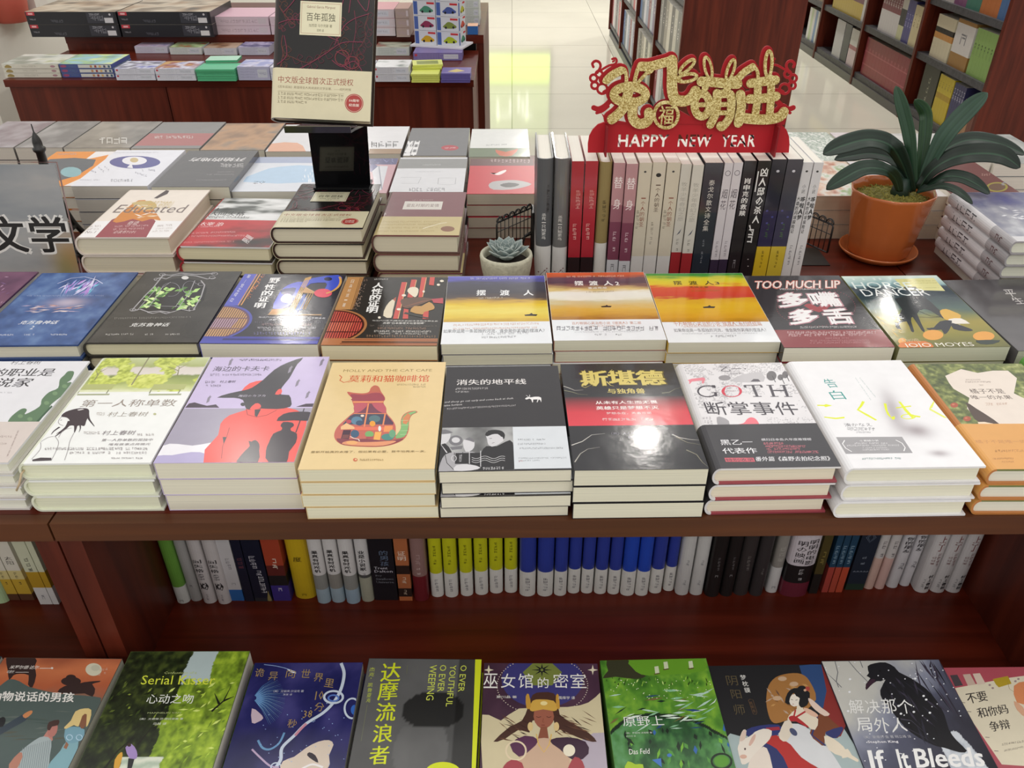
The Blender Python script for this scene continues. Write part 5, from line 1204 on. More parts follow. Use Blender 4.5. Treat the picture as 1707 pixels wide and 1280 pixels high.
YS, ZS = 1.252, TABLE
def sx(px, py=268): return at_y(px, py, YS).x
flw = lambda s, t, l: ([s.line([(-t * .3, -l * .47), (-t * .1, -l * .43), (t * .2, -l * .40)], .0008, '#6a4a4c'), s.line([(t * .3, -l * .47), (t * .15, -l * .44), (t * .25, -l * .41)], .0008, '#6a4a4c'), s.dots([(-t * .3, -l * .42), (t * .1, -l * .405), (t * .3, -l * .43), (-t * .05, -l * .45), (t * .25, -l * .39)], .0014, '#7a4a50')])
def shelf_mark(s, t, l): s.dots([(0, l * .43)], .0022, '#3a3a3a')
B_ = lambda *q: list(q)
rows = [
 (895.5, 923.5, .212, True, '#55575a', [(0, .30, '#d9d8d4'), (.30, 1, '#55575a')], [('TO KILL A MOCKINGBIRD', .80, .58, .16, '#2c2c2e', 0, .22), ('杀死一只知更鸟', .58, .36, .26, '#e8e6e2', .01, -.02)], 'print', flw, 'dark grey hardcover spine with floral white foot, first of the standing row'),
 (925, 952.5, .212, True, '#6d6c6b', [(0, .29, '#d4d3d0'), (.29, 1, '#6d6c6b')], [('杀死一只知更鸟', .56, .35, .26, '#e4e0da', .01, -.05)], 'film', flw, 'mid grey hardcover spine with floral white foot beside the darker one'),
 (953.5, 975, .208, False, '#a92a36', [(0, .21, '#2a2022'), (.21, 1, '#a92a36')], [('~~~~', .50, .36, .3, '#e6b8b0', 0, -.05), ('~~~~~~', .78, .62, .34, '#d99a96', 0, .12)], 'film', None, 'crimson paperback spine with a black foot, beside the mid grey hardcover'),
 (976.5, 998.5, .208, False, '#ac2b38', [(0, .21, '#2a2022'), (.21, 1, '#ac2b38')], [('~~~~', .50, .36, .3, '#e6b8b0', 0, -.05), ('~~~~~~', .78, .62, .34, '#d99a96', 0, .12)], 'film', None, 'crimson paperback spine with a black foot, beside the olive gold one'),
 (1000, 1022.8, .206, True, '#8f7d4e', [(0, .335, '#d6d3cd'), (.335, 1, '#8f7d4e')], [('~~~~~', .70, .52, .26, '#5c4f30', 0, .05)], 'matte', None, 'olive gold spine with a plain white foot'),
 (1024, 1044.3, .205, False, '#b3848a', [(0, .19, '#ccced2'), (.19, .52, '#7d4256'), (.52, .66, '#9a6470'), (.66, 1, '#b98c90')], [('替', .90, .79, .72, '#efe3e2', .01), ('身', .72, .62, .62, '#efe3e2', .01), ('~~ ~', .44, .26, .28, '#e0c6cc', 0), ('~', .16, .08, .3, '#77777c', 0)], 'print', None, 'mauve paperback spine with two big white characters, beside the olive gold one'),
 (1045, 1065, .205, False, '#b3848a', [(0, .19, '#ccced2'), (.19, .52, '#7d4256'), (.52, .66, '#9a6470'), (.66, 1, '#b98c90')], [('替', .90, .79, .72, '#efe3e2', .01), ('身', .72, .62, .62, '#efe3e2', .01), ('~~ ~', .44, .26, .28, '#e0c6cc', 0), ('~', .16, .08, .3, '#77777c', 0)], 'print', None, 'mauve paperback spine with two big white characters, beside the cream ones'),
 (1066.5, 1088.5, .206, False, '#cfc6b2', [(0, .226, '#d4d2cf'), (.226, 1, '#cfc6b2')], [('一个人的朝圣', .74, .48, .36, '#8a4a3c', 0, .06), ('~~~~~', .62, .46, .22, '#8f8878', 0, -.28)], 'print', shelf_mark, 'cream spine with brown characters, beside the mauve pair'),
 (1089.5, 1112.5, .206, False, '#d2c9b6', [(0, .226, '#d6d4d1'), (.226, 1, '#d2c9b6')], [('一个人的朝圣', .84, .60, .36, '#5c463c', 0, .06), ('~~~~~', .52, .32, .18, '#9a9282', 0, -.1)], 'print', lambda s, t, l: s.dots([(0, l * .40)], .0042, '#242424', 10), 'cream spine with a black emblem above its brown characters'),
 (1113.5, 1136.5, .206, False, '#d0c7b3', [(0, .226, '#d4d2cf'), (.226, 1, '#d0c7b3')], [('一个人的朝圣', .74, .48, .36, '#8a4a3c', 0, .06), ('~~~~~', .62, .46, .22, '#8f8878', 0, -.28)], 'print', shelf_mark, 'cream spine with brown characters, beside the pale pair with red feet'),
 (1137.5, 1155.5, .203, False, '#cfcbc0', [(0, .26, '#a12a30'), (.26, 1, '#cfcbc0')], [('牧羊少年奇幻之旅', .86, .53, .56, '#a9a59c', .005), ('~~ ~', .38, .27, .26, '#77736c', 0)], 'print', lambda s, t, l: s.poly([(-t * .2, -l * .09), (t * .25, -l * .03), (t * .1, -l * .07)], '#4a5060'), 'pale spine with grey characters and a red foot, beside the cream ones'),
 (1156.5, 1175, .203, False, '#d1cdc2', [(0, .26, '#a12a30'), (.26, 1, '#d1cdc2')], [('牧羊少年奇幻之旅', .86, .53, .56, '#a9a59c', .005), ('~~ ~', .38, .27, .26, '#77736c', 0)], 'print', lambda s, t, l: s.poly([(-t * .2, -l * .09), (t * .25, -l * .03), (t * .1, -l * .07)], '#4a5060'), 'pale spine with grey characters and a red foot, beside the thick dark one'),
 (1176.5, 1207.8, .206, False, '#35363c', [(0, .25, '#26303a'), (.25, .6, '#30363d'), (.6, 1, '#3b393f')], [('泰戈尔散文诗全集', .87, .44, .32, '#d9d4cc', .004), ('~~ ~~~', .38, .16, .1, '#8a8f96', 0)], 'film', None, 'thick dark slate spine with white characters'),
 (1209, 1223.8, .206, False, '#d3cdd0', [(0, .197, '#33283f'), (.197, 1, '#d3cdd0')], [('烟花', .80, .62, .66, '#5c545c', .005), ('~~~~', .36, .22, .3, '#8a838a', 0)], 'print', lambda s, t, l: s.ring((0, l * .42), .004, .004, .0008, '#55505a', 12), 'slim pale lilac spine with a dark foot, beside the thick slate one'),
 (1224.6, 1240.3, .206, False, '#d5cfd2', [(0, .197, '#33283f'), (.197, 1, '#d5cfd2')], [('烟花', .80, .62, .66, '#5c545c', .005), ('~~~~', .36, .22, .3, '#8a838a', 0)], 'print', lambda s, t, l: s.ring((0, l * .42), .004, .004, .0008, '#55505a', 12), 'slim pale lilac spine with a dark foot, beside the black ones'),
 (1241.8, 1263, .209, False, '#242225', None, [('肖申克的救赎', .87, .56, .5, '#e9e6e2', .02), ('~', .2, .1, .2, '#8a868a', 0)], 'film', None, 'black paperback spine with a bold white title, beside the lilac pair'),
 (1264, 1286.5, .210, False, '#1f1e20', None, [('凶人邸の杀人', .95, .50, .52, '#f0eeea', .02, .08), ('ココ', .46, .34, .34, '#e4e2de', .05, -.14)], 'film', lambda s, t, l: (s.line([(-t * .38, l * .42), (-t * .38, l * .26)], .0018, '#e4e2de'), s.line([(-t * .35, -l * .01), (-t * .2, -l * .05), (-t * .02, -l * .08)], .0024, '#e4e2de', True), s.dots([(0, -l * .3), (t * .1, -l * .36)], .0012, '#b9b4b0')), 'black spine with large white characters and curved white strokes'),
 (1287.5, 1312.3, .212, False, '#252336', [(0, .305, '#cfae2a'), (.305, .6, '#2c2748'), (.6, 1, '#232330')], [('~~~~~', .27, .12, .14, '#4c4018', .01), ('~~', .5, .36, .2, '#3f5c3a', 0)], 'film', lambda s, t, l: (s.dots([(0, l * .41)], .0026, '#c9c6d0', 10), s.dots([(-t * .1, 0), (t * .2, l * .05), (-t * .25, l * .1)], .0022, '#4a4a8a')), 'midnight purple spine with a yellow foot, beside the white characters'),
 (1313.3, 1339.8, .212, False, '#3f3d47', [(0, .305, '#cdb33a'), (.305, .6, '#3a3850'), (.6, 1, '#42404a')], [('~~~~~', .27, .12, .14, '#4c4018', .01), ('~~', .5, .36, .2, '#4f6a4a', 0)], 'film', lambda s, t, l: (s.dots([(0, l * .41)], .0026, '#d0ced6', 10), s.dots([(-t * .1, 0), (t * .2, l * .05), (-t * .25, l * .1)], .0022, '#54548c')), 'grey purple spine with a yellow foot, beside the white pair'),
 (1341, 1358.6, .206, False, '#d9d6d6', None, [('小说', .83, .75, .36, '#4a484a', 0, .05), ('哆啦A梦', .73, .53, .44, '#2c2a2c', .03, .2), ('大雄的月球探险记', .73, .42, .3, '#3c3a3c', .02, -.26), ('~~~~', .32, .14, .26, '#77757a', 0)], 'print', shelf_mark, 'white slim spine with bold black characters, beside the grey purple one'),
 (1359.4, 1375.5, .206, False, '#dddada', None, [('小说', .83, .75, .36, '#4a484a', 0, .05), ('哆啦A梦', .73, .53, .44, '#2c2a2c', .03, .2), ('大雄的月球探险记', .73, .42, .3, '#3c3a3c', .02, -.26), ('~~~~', .32, .14, .26, '#77757a', 0)], 'print', shelf_mark, 'white slim spine with bold black characters, last of the standing row'),
]
rgs = random.Random(5)
for (a, b, l, hc, cov, bands, txt, mt, deco, desc) in rows:
    spine_book(sx(a), sx(b), YS + rgs.uniform(-.002, .003), ZS, l, .137 if not hc else .142, desc, 'books standing in a row on the table', hc, cov, bands, txt, mt, '#e4dfd4', 0, deco)
TOPZ = TABLE + .2128

# ------------------------------------------------------------------ new year sign on top of the row
NY = 1.275
ns = empty('greeting_sign', (0, NY, TOPZ))
K = 4.6135
def np_(q): 
    p = at_y(970 + q[0] / K, 70 + q[1] / K, NY); return Vector((p.x, p.z))
base_z = np_((800, 868)).y
dz = TOPZ + .0008 - base_z
def n2(q): p = np_(q); return (p.x, p.y + dz - TOPZ)
def slab(mb, outline, y0, y1, col):
    f = tessellate_polygon([[Vector((a[0], a[1], 0)) for a in outline]]); n = len(outline)
    mb.add([(a, y0, b) for a, b in outline] + [(a, y1, b) for a, b in outline], [tuple(t) for t in f] + [tuple(n + i for i in reversed(t)) for t in f] + [(i, (i + 1) % n, n + (i + 1) % n, n + i) for i in range(n)], col)
def stroke(mb, pts, wd, y0, y1, col):
    """thick stroke with round joints: one slab to each stretch, one disc to each joint"""
    q = [Vector(n2(p)) for p in pts]; h = wd * (1.1 if wd > 30 else 1.05) / K / 1070 / 2; e = 0
    for i, a in enumerate(q):
        e += 1; slab(mb, [(a.x + h * math.cos(k * PI / 7), a.y + h * math.sin(k * PI / 7)) for k in range(14)], y0 - e * 1.2e-6, y1, col)
        if i + 1 < len(q) and (q[i + 1] - a).length > 1e-6:
            b = q[i + 1]; t = (b - a).normalized(); r = Vector((-t.y, t.x)) * h
            e += 1; slab(mb, [tuple(a + r), tuple(b + r), tuple(b - r), tuple(a - r)], y0 - e * 1.2e-6, y1, col)
def loop(cx, cy, rx, ry, rot=0, n=22, full=1.0):
    c, s_ = math.cos(rot), math.sin(rot)
    return [(cx + rx * math.cos(2 * PI * i / n * full) * c - ry * math.sin(2 * PI * i / n * full) * s_, cy + rx * math.cos(2 * PI * i / n * full) * s_ + ry * math.sin(2 * PI * i / n * full) * c) for i in range(n + 1)]
chars = [
 [([(190, 300), (225, 268), (262, 245), (300, 228)], 52), ([(170, 308), (215, 285)], 26), ([(300, 215), (328, 222), (340, 270), (340, 320)], 24), ([(400, 330), (415, 260), (435, 205), (470, 185)], 26), ([(420, 330), (455, 290), (500, 240)], 22),
  (loop(366, 412, 122, 62), 58), ([(368, 350), (345, 430), (330, 490), (285, 555), (228, 600)], 66), ([(395, 470), (385, 560), (400, 610), (440, 635), (490, 625), (515, 590), (512, 550)], 66), ([(330, 470), (450, 450)], 30)],
 [([(455, 195), (520, 195), (600, 175), (690, 150)], 58), ([(690, 150), (692, 250), (690, 350), (705, 430), (750, 460), (810, 455), (850, 420), (870, 385)], 70), ([(515, 240), (535, 225), (530, 200)], 26), (loop(806, 196, 74, 24, -.75), 20), (loop(806, 282, 76, 28, -.18), 20), ([(735, 290), (760, 300)], 18)],
 [([(915, 310), (1000, 315), (1100, 325), (1195, 330)], 62), ([(955, 300), (945, 360)], 46), ([(1130, 310), (1110, 380)], 46), (loop(968, 205, 26, 82, -.22), 18), (loop(1140, 222, 24, 82, .32), 18),
  (loop(920, 490, 58, 88), 52), ([(880, 490), (965, 488)], 30), ([(1035, 400), (1035, 500), (1015, 580), (985, 640)], 56), ([(1040, 415), (1090, 402), (1140, 415), (1145, 500), (1130, 590), (1080, 655), (1060, 650)], 56), ([(1045, 487), (1140, 485)], 30), ([(1040, 550), (1130, 550)], 30)],
 [([(1295, 325), (1380, 312), (1485, 300)], 58), ([(1285, 445), (1390, 440), (1490, 425)], 60), ([(1350, 310), (1345, 450), (1330, 565)], 50), ([(1450, 290), (1450, 430), (1440, 570)], 50), (loop(1432, 175, 26, 98, .06), 20), ([(1165, 300), (1200, 285), (1245, 240), (1310, 200)], 46), ([(1320, 195), (1345, 230), (1352, 285)], 22),
  ([(1215, 410), (1222, 500), (1205, 590), (1200, 628)], 62), ([(1240, 590), (1330, 600), (1440, 600), (1520, 580), (1548, 545)], 66)],
]
DEP = .0026
layer = 0
m = MB()
for ch in chars:
    for pts, wd in ch:
        o = [(p[0] - 8, p[1] - 4) for p in smoothp(pts, 3)]
        layer += 1; stroke(m, o, wd + 30, .0030 + layer * 2e-5, .0056 + layer * 2e-5, '#b00a1c')
for q in ([(150, 560), (240, 640), (1560, 650), (1590, 560), (1500, 520), (1180, 600), (1000, 600), (860, 600), (720, 520), (580, 600), (340, 630), (170, 600)],):
    layer += 1; slab(m, [n2(p) for p in q], .0030 + layer * 2e-5, .0056 + layer * 2e-5, '#b00a1c')
layer += 1; slab(m, [n2((646 + 108 * math.cos(a * .2618), 568 + 116 * math.sin(a * .2618))) for a in range(24)], .0030 + layer * 2e-5, .0056 + layer * 2e-5, '#98081a')
back = m.build('red_backing', 'card', ns)
for ci, ch in enumerate(chars):
    m = MB()
    for k, (pts, wd) in enumerate(ch):
        stroke(m, smoothp(pts, 4), wd, -.0026 - k * 9e-5, .0008 + k * 2e-5, '#e0c46a')
    m.build('glitter_character', 'glitter', back)
m = MB()
ringp = [(646 + 92 * math.cos(a * PI / 18), 568 + 98 * math.sin(a * PI / 18)) for a in range(37)]
stroke(m, ringp, 22, -.0026, .0006, '#e0c46a')
v, f, x0, x1, y0, y1 = glyphs('福', .012, 3)
a, b = n2((580, 640)), n2((712, 496))
m.add([(a[0] + (p[0] - x0) / (x1 - x0) * (b[0] - a[0]), -.0024, a[1] + (p[1] - y0) / (y1 - y0) * (b[1] - a[1])) for p in v], f, '#e0c46a')
m.build('fortune_medallion', 'glitter', back)
def scrolls(side):
    m = MB(); k = 0
    fx = (lambda x: x) if side < 0 else (lambda x: 1722 - x)
    def S(pts, wd):
        nonlocal k; k += 1; stroke(m, [(fx(p[0]), p[1]) for p in smoothp(pts, 3)], wd, .0036 + k * 4e-5, .0056 + k * 2e-5, '#b00a1c')
    for cx, cy, r_ in ((92, 292, 27), (100, 348, 26), (158, 374, 38), (134, 262, 26)): S(loop(cx, cy, r_, r_), 17)
    S([(90, 205), (82, 180), (105, 160), (135, 170), (145, 205), (120, 250)], 18); S([(235, 145), (260, 140), (270, 160), (255, 185), (210, 195), (150, 230)], 15); S([(240, 165), (252, 158)], 12)
    S([(92, 520), (130, 530), (180, 505), (215, 470)], 34); S([(115, 560), (160, 545), (205, 510)], 20); S([(170, 400), (205, 380)], 22)
    m.build('scroll_ornament', 'card', back)
scrolls(-1); scrolls(1)
# foot board with the letters cut right through
base = [n2(p) for p in [(48, 868), (48, 800), (58, 740), (85, 690), (125, 650), (170, 634), (1500, 640), (1545, 655), (1580, 690), (1600, 745), (1604, 800), (1598, 868)]]
m = MB(); slab(m, base, .0058, .0088, '#b80a1e'); bo = m.build('foot_board', 'card', ns)
m = MB(); layer = 0
for word, xa, xb in (('HAPPY', 278, 682), ('NEW', 738, 1012), ('YEAR', 1068, 1355)):
    v, f, x0, x1, y0, y1 = glyphs(word, .03, 2, 1.1)
    a, b = n2((xa, 826)), n2((xb, 728)); q = [(a[0] + (p[0] - x0) / (x1 - x0) * (b[0] - a[0]), a[1] + (p[1] - y0) / (y1 - y0) * (b[1] - a[1])) for p in v]
    ed = {}
    for t in f:
        for i in range(len(t)):
            e = (t[i], t[(i + 1) % len(t)]); ed[e] = ed.get(e, 0) + 1
    side = [e for e in ed if (e[1], e[0]) not in ed]; n = len(q)
    m.add([(p[0], .004, p[1]) for p in q] + [(p[0], .011, p[1]) for p in q], [tuple(t) for t in f] + [tuple(n + i for i in reversed(t)) for t in f] + [(e[1], e[0], n + e[0], n + e[1]) for e in side], '#b80a1e')
cut = m.build('cutter', 'card', ns)
import bmesh
for o_ in (cut, bo):
    b_ = bmesh.new(); b_.from_mesh(o_.data); bmesh.ops.remove_doubles(b_, verts=b_.verts, dist=1e-6); bmesh.ops.recalc_face_normals(b_, faces=b_.faces); b_.to_mesh(o_.data)
    b_.free()
bpy.context.view_layer.update()
bm_ = bo.modifiers.new('cut', 'BOOLEAN'); bm_.object = cut; bm_.operation = 'DIFFERENCE'; bm_.solver = 'EXACT'; bpy.context.view_layer.update()
dg = bpy.context.evaluated_depsgraph_get(); me2 = bpy.data.meshes.new_from_object(bo.evaluated_get(dg))
bo.modifiers.clear(); old = bo.data
if len(me2.polygons) > 40: bo.data = me2
bpy.data.objects.remove(cut)
for px in (182, 1478):
    c = n2((px, 760))[0]; hi = n2((px, 645))[1]
    m = MB(); m.box(c - .0013, c + .0013, -.0155, .0265, .0004, hi, '#8c0c1a'); m.build('support_foot', 'card', ns)
tag(ns, 'red and gold glitter new year greeting sign with cut out letters', 'sign')

# ------------------------------------------------------------------ wire bookends
def bookend(pl, pr, zt_, zb_, label, post_right=True, toward=-.02):
    """pl, pr: plan points of the grille's two ends"""
    r = empty('wire_bookend', (pr.x if post_right else pl.x, (pr.y + pl.y) / 2, TABLE)); o = Vector(r.location)
    A, B = Vector((pl.x, pl.y, 0)), Vector((pr.x, pr.y, 0))
    pt = lambda u, z: A.lerp(B, u) + Vector((0, 0, z)) - Vector((o.x, o.y, o.z))
    k = '#120f0e'
    m = MB()
    m.tube([pt(0, zb_), pt(0, zt_ - .010), pt(.02, zt_ - .006), pt(1, zt_ - .006), pt(1, TABLE + .006)] if post_right else [pt(1, zb_), pt(1, zt_ - .010), pt(.98, zt_ - .006), pt(0, zt_ - .006), pt(0, TABLE + .006)], .0017, k, 6)
    m.tube([pt(0, zb_), pt(1, zb_)], .0014, k, 6); fr = m.build('outer_frame', 'metal', r)
    m = MB()
    for i in range(1, 9): m.tube([pt(i / 9, zb_), pt(i / 9, zt_ - .006)], .0008, k, 5)
    m.tube([pt(0, zb_ * .42 + zt_ * .58), pt(1, zb_ * .42 + zt_ * .58)], .0008, k, 5); m.build('wire_grille', 'metal', fr)
    m = MB()
    for i in range(6):
        c = (i + .5) / 6; m.tube([pt(c + .08 * math.cos(a * PI / 8), zt_ - .005 + .0075 * math.sin(a * PI / 8)) for a in range(9)], .0013, k, 5)
        m.tube([pt(c + .04 * math.cos(a * PI / 4), zt_ - .003 + .003 * math.sin(a * PI / 4)) for a in range(9)], .0007, k, 5)
    m.build('scalloped_rim', 'metal', fr)
    e = 1 if post_right else 0; d = -1 if post_right else 1
    q = pt(e, 0)
    m = MB(); m.box(min(q.x, q.x - d * .004), max(q.x, q.x - d * .004), q.y - .02, q.y + .02, .0005, .085, k); m.build('upright_plate', 'metal', r)
    m = MB(); m.box(min(q.x + d * .002, q.x + d * .07), max(q.x + d * .002, q.x + d * .07), q.y - .055, q.y + .02, .0004, .0016, k); m.build('foot_plate', 'metal', r)
    m = MB(); m.tube([pt(e, TABLE + .05) + Vector((d * .001, -.021, 0)), pt(e, TABLE + .045) + Vector((d * .012, -.026, 0)), pt(e, TABLE + .028) + Vector((d * .016, -.028, 0)), pt(e, TABLE + .012) + Vector((d * .008, -.028, 0)), pt(e, TABLE + .002) + Vector((d * .002, -.03, 0))], .0019, k, 6); m.build('curl', 'metal', r)
    tag(r, label, 'bookend', 'black wire bookends holding the standing row')
a0, a1 = at_y(828, 366, 1.30), at_y(886, 346, 1.37)
b0, b1 = at_y(1359.5, 344, 1.375), at_y(1392, 365, 1.29)
bookend(a0, Vector((sx(895) - .004, 1.37, 0)), .853, .797, 'black wire bookend with scalloped rim behind the succulent')
bookend(Vector((sx(1375.5) + .004, 1.37, 0)), b1, .853, .797, 'black wire bookend with scalloped rim beside the orange pot', False)

# ------------------------------------------------------------------ succulent
SU = Vector((-.0095, 1.222, TABLE))
su = empty('potted_succulent', SU)
m = MB(); m.lathe([(.001, .0006), (.027, .0006), (.031, .004), (.037, .022), (.0415, .045), (.0435, .062), (.0425, .0665), (.0395, .0675), (.037, .064), (.035, .052)], 36, '#c6c2ac'); bp = m.build('bowl_pot', 'stone', su)
m = MB(); m.lathe([(.0352, .0535), (.02, .056), (.0005, .057)], 28, '#2a211c', cap=False); m.build('soil', 'moss', bp)
rg = random.Random(4)
def succ_leaf(az, tilt, ln, wd, z0):
    mb = MB(); n, k = 9, 6; v = []; d = Vector((math.cos(az), math.sin(az), 0)); sd = Vector((-d.y, d.x, 0)); up = Vector((0, 0, 1))
    for i in range(n + 1):
        u = i / n; ww = wd * (math.sin(PI * min(1, .18 + u * .80)) ** .7) * (1 if u < .82 else max(.0, (1 - u) / .18) ** .6); 
        ang = tilt + .35 * u
        c = d * (ln * u * math.cos(ang * .9)) + up * (z0 + ln * u * math.sin(ang)) + d * .003
        th = .0034 * (1 - .75 * u)
        nr = (up * math.cos(ang) - d * math.sin(ang))
        for j in range(k + 1):
            s_ = j / k * 2 - 1; v.append(c + sd * ww * s_ * .5 + nr * (th * .5 + .16 * ww * s_ * s_))
        for j in range(k + 1):
            s_ = 1 - j / k * 2; v.append(c + sd * ww * s_ * .5 + nr * (-th * .5 * (1 - s_ * s_) + .16 * ww * s_ * s_ - .0003))
    w_ = 2 * (k + 1); f = []
    for i in range(n):
        for j in range(w_): f.append((i * w_ + j, i * w_ + (j + 1) % w_, (i + 1) * w_ + (j + 1) % w_, (i + 1) * w_ + j))
    cols = []
    for i in range(n + 1):
        for j in range(w_):
            e = abs((j % (k + 1)) / k * 2 - 1); cols.append(mixc('#84918f', '#b3bcb6', min(1, e ** 5 + max(0, i / n - .86) * 4)))
    mb.add(v, f, cols, smooth=True); return mb
GA = 2.39996
for i in range(30):
    q = i / 29; succ_leaf(i * GA + .4, 1.25 - 1.12 * q ** .8, .012 + .030 * q ** .75, .012 + .012 * q ** .7, .058 + .006 * (1 - q)).build('leaf', 'leaf', su)
tag(su, 'grey green rosette succulent in a pale stoneware bowl', 'plant')
m = MB(); m.box(-.092, -.0555, 1.19, 1.24, TABLE + .0004, TABLE + .012, '#141212'); tag(m.build('black_tray', 'plastic'), 'small black tray beside the succulent bowl', 'tray')

# ------------------------------------------------------------------ potted plant
PC = Vector((.6656, 1.365, TABLE))
pl = empty('potted_plant', PC)
m = MB(); m.lathe([(.001, .0006), (.052, .0006), (.058, .003), (.0665, .011), (.068, .0135), (.0672, .0155), (.065, .0145), (.058, .007), (.05, .005), (.001, .005)], 48, '#c06a38'); m.build('saucer', 'glaze', pl)
N8 = 10
def facet(r, z, n=60):
    out = []
    for k in range(n):
        a = 2 * PI * k / n + .15; st_ = 2 * PI / N8; loc = (a % st_) - st_ / 2
        rr = r * math.cos(st_ / 2) / math.cos(loc); rr = rr * .8 + r * .2 * .985; out.append((rr * math.cos(a), rr * math.sin(a), z))
    return out
m = MB(); rings = [facet(r, z) for r, z in ((.05, .0056), (.054, .010), (.0595, .045), (.066, .085), (.0715, .118), (.0725, .1225), (.0712, .1245), (.0690, .1235), (.0665, .112), (.064, .1))]
vv = [p for rg_ in rings for p in rg_]; n = 60
m.add(vv, [(i * n + k, i * n + (k + 1) % n, (i + 1) * n + (k + 1) % n, (i + 1) * n + k) for i in range(len(rings) - 1) for k in range(n)], '#bc6634', smooth=True); fp = m.build('flower_pot', 'glaze', pl)
m = MB(); nn = 30; vv = []; rgm = random.Random(2)
for i in range(nn + 1):
    for j in range(nn + 1):
        x, y = (i / nn * 2 - 1) * .063, (j / nn * 2 - 1) * .063; d = math.hypot(x, y)
        if d > .0635: x, y = x / d * .0635, y / d * .0635
        vv.append((x, y, .105 + .010 * (1 - min(1, d / .064) ** 2) + rgm.uniform(-.0025, .0025)))
cl = [mixc('#5f5a26', '#8a8236', rgm.random()) for _ in vv]
m.add(vv, [(i * (nn + 1) + j, (i + 1) * (nn + 1) + j, (i + 1) * (nn + 1) + j + 1, i * (nn + 1) + j + 1) for i in range(nn) for j in range(nn)], cl, smooth=True)
for k in range(260):
    a, d = rgm.uniform(0, 6.28), .06 * math.sqrt(rgm.random()); x, y = d * math.cos(a), d * math.sin(a); z = .113 - .008 * (d / .06) ** 2
    b_ = rgm.uniform(0, 6.28); h = rgm.uniform(.003, .008)
    m.tube([(x, y, z - .002), (x + .004 * math.cos(b_), y + .004 * math.sin(b_), z + h * .7), (x + .009 * math.cos(b_), y + .009 * math.sin(b_), z + h * .5)], .0006, mixc('#6b6526', '#a39a44', rgm.random()), 4, cap=False)
m.build('moss', 'moss', fp)
def strap(name, px, dys, wd, twist=.5, under=False, col=('#15241b', '#213327')):
    """a strap leaf: px = pixels along its midrib, dys = how far each stands in front of (-) or behind (+) the pot's axis"""
    kz = lambda q: (1340 + q[0] / 3.88, 130 + q[1] / 3.88)
    P3 = [at_y(*kz(q), PC.y + d) - PC for q, d in zip(px, dys)]
    pts = []
    for i in range(len(P3) - 1):
        p0, p1, p2, p3 = P3[max(i - 1, 0)], P3[i], P3[i + 1], P3[min(i + 2, len(P3) - 1)]
        for j in range(6):
            t = j / 6; pts.append(0.5 * (2 * p1 + (p2 - p0) * t + (2 * p0 - 5 * p1 + 4 * p2 - p3) * t * t + (3 * p1 - p0 - 3 * p2 + p3) * t ** 3))
    pts.append(P3[-1]); n = len(pts) - 1; k = 12; v, cols = [], []
    eye = Vector((-.55, -1.0, .45)).normalized()
    for i, p in enumerate(pts):
        t = (pts[min(i + 1, n)] - pts[max(i - 1, 0)]).normalized(); u = i / n
        s1 = t.cross(Vector((0, 0, 1))); s1 = s1.normalized() if s1.length > .05 else Vector((1, 0, 0))
        s2 = t.cross(eye).normalized()
        if s1.dot(s2) < 0: s1 = -s1
        sd = (s1 * (1 - twist) + s2 * twist).normalized(); nr = sd.cross(t).normalized()
        if nr.z < 0: nr = -nr
        ww = wd * (.34 + .66 * min(1, u / .45) ** .8 if u < .5 else 1) * (1 if u < .72 else max(.02, 1 - ((u - .72) / .28) ** 2.2) ** .75)
        for j in range(k + 1):
            s_ = j / k * 2 - 1; v.append(p + sd * ww / 2 * s_ + nr * (.11 * ww * abs(s_)))
            cols.append(mixc(col[0], col[1], (j * 5 % 7) / 6) if abs(s_) > .05 else H('#34503c'))
    w_ = k + 1; f = [(i * w_ + j, i * w_ + j + 1, (i + 1) * w_ + j + 1, (i + 1) * w_ + j) for i in range(n) for j in range(k)]
    m = MB(); m.add(v, f, cols, smooth=True); o = m.build('leaf', 'leaf', pl)
    so = o.modifiers.new('thick', 'SOLIDIFY'); so.thickness = .0013; so.offset = 0
B0 = (700, 735)
strap('l', [B0, (640, 560), (560, 440), (420, 400), (250, 440), (125, 495)], [0, 0, .0, -.005, -.012, -.02], .037, .55)
strap('l', [B0, (640, 600), (560, 520), (440, 490), (310, 505), (198, 528)], [0, .01, .025, .035, .04, .04], .026, .5)
strap('l', [(620, 735), (585, 640), (500, 590), (380, 590), (260, 650), (145, 722)], [-.012, -.02, -.035, -.045, -.055, -.06], .031, .5, col=('#182a1e', '#24392b'))
strap('l', [(715, 720), (700, 520), (675, 350), (635, 190), (594, 52)], [.0, .006, .012, .02, .03], .021, .8, col=('#22402a', '#2f4d36'))
strap('l', [(740, 700), (765, 500), (785, 340), (782, 220), (718, 140)], [.01, .02, .03, .036, .03], .021, .8, col=('#224026', '#325032'))
strap('l', [(760, 680), (840, 500), (930, 350), (1060, 210), (1188, 95)], [.0, .0, .0, .0, -.005], .031, .75, col=('#294334', '#395444'))
strap('l', [(750, 700), (840, 540), (960, 440), (1100, 400), (1270, 430), (1430, 495)], [.01, .02, .035, .04, .035, .03], .032, .45)
strap('l', [(740, 720), (830, 600), (960, 520), (1120, 490), (1280, 505), (1398, 580)], [-.005, -.012, -.02, -.028, -.036, -.045], .036, .6, col=('#0f1b14', '#18281d'))
strap('l', [(740, 735), (820, 690), (920, 640), (1020, 645), (1110, 685), (1202, 748)], [-.01, -.02, -.035, -.045, -.055, -.06], .025, .5)
strap('l', [(730, 740), (810, 715), (900, 700), (1000, 735), (1092, 815)], [-.018, -.035, -.06, -.09, -.115], .013, .6)
m = MB(); m.tube([(.012, .002, .105), (.014, .002, .125), (.016, .002, .142)], [.017, .015, .008], '#22352a', 12); m.build('crown', 'leaf', pl)
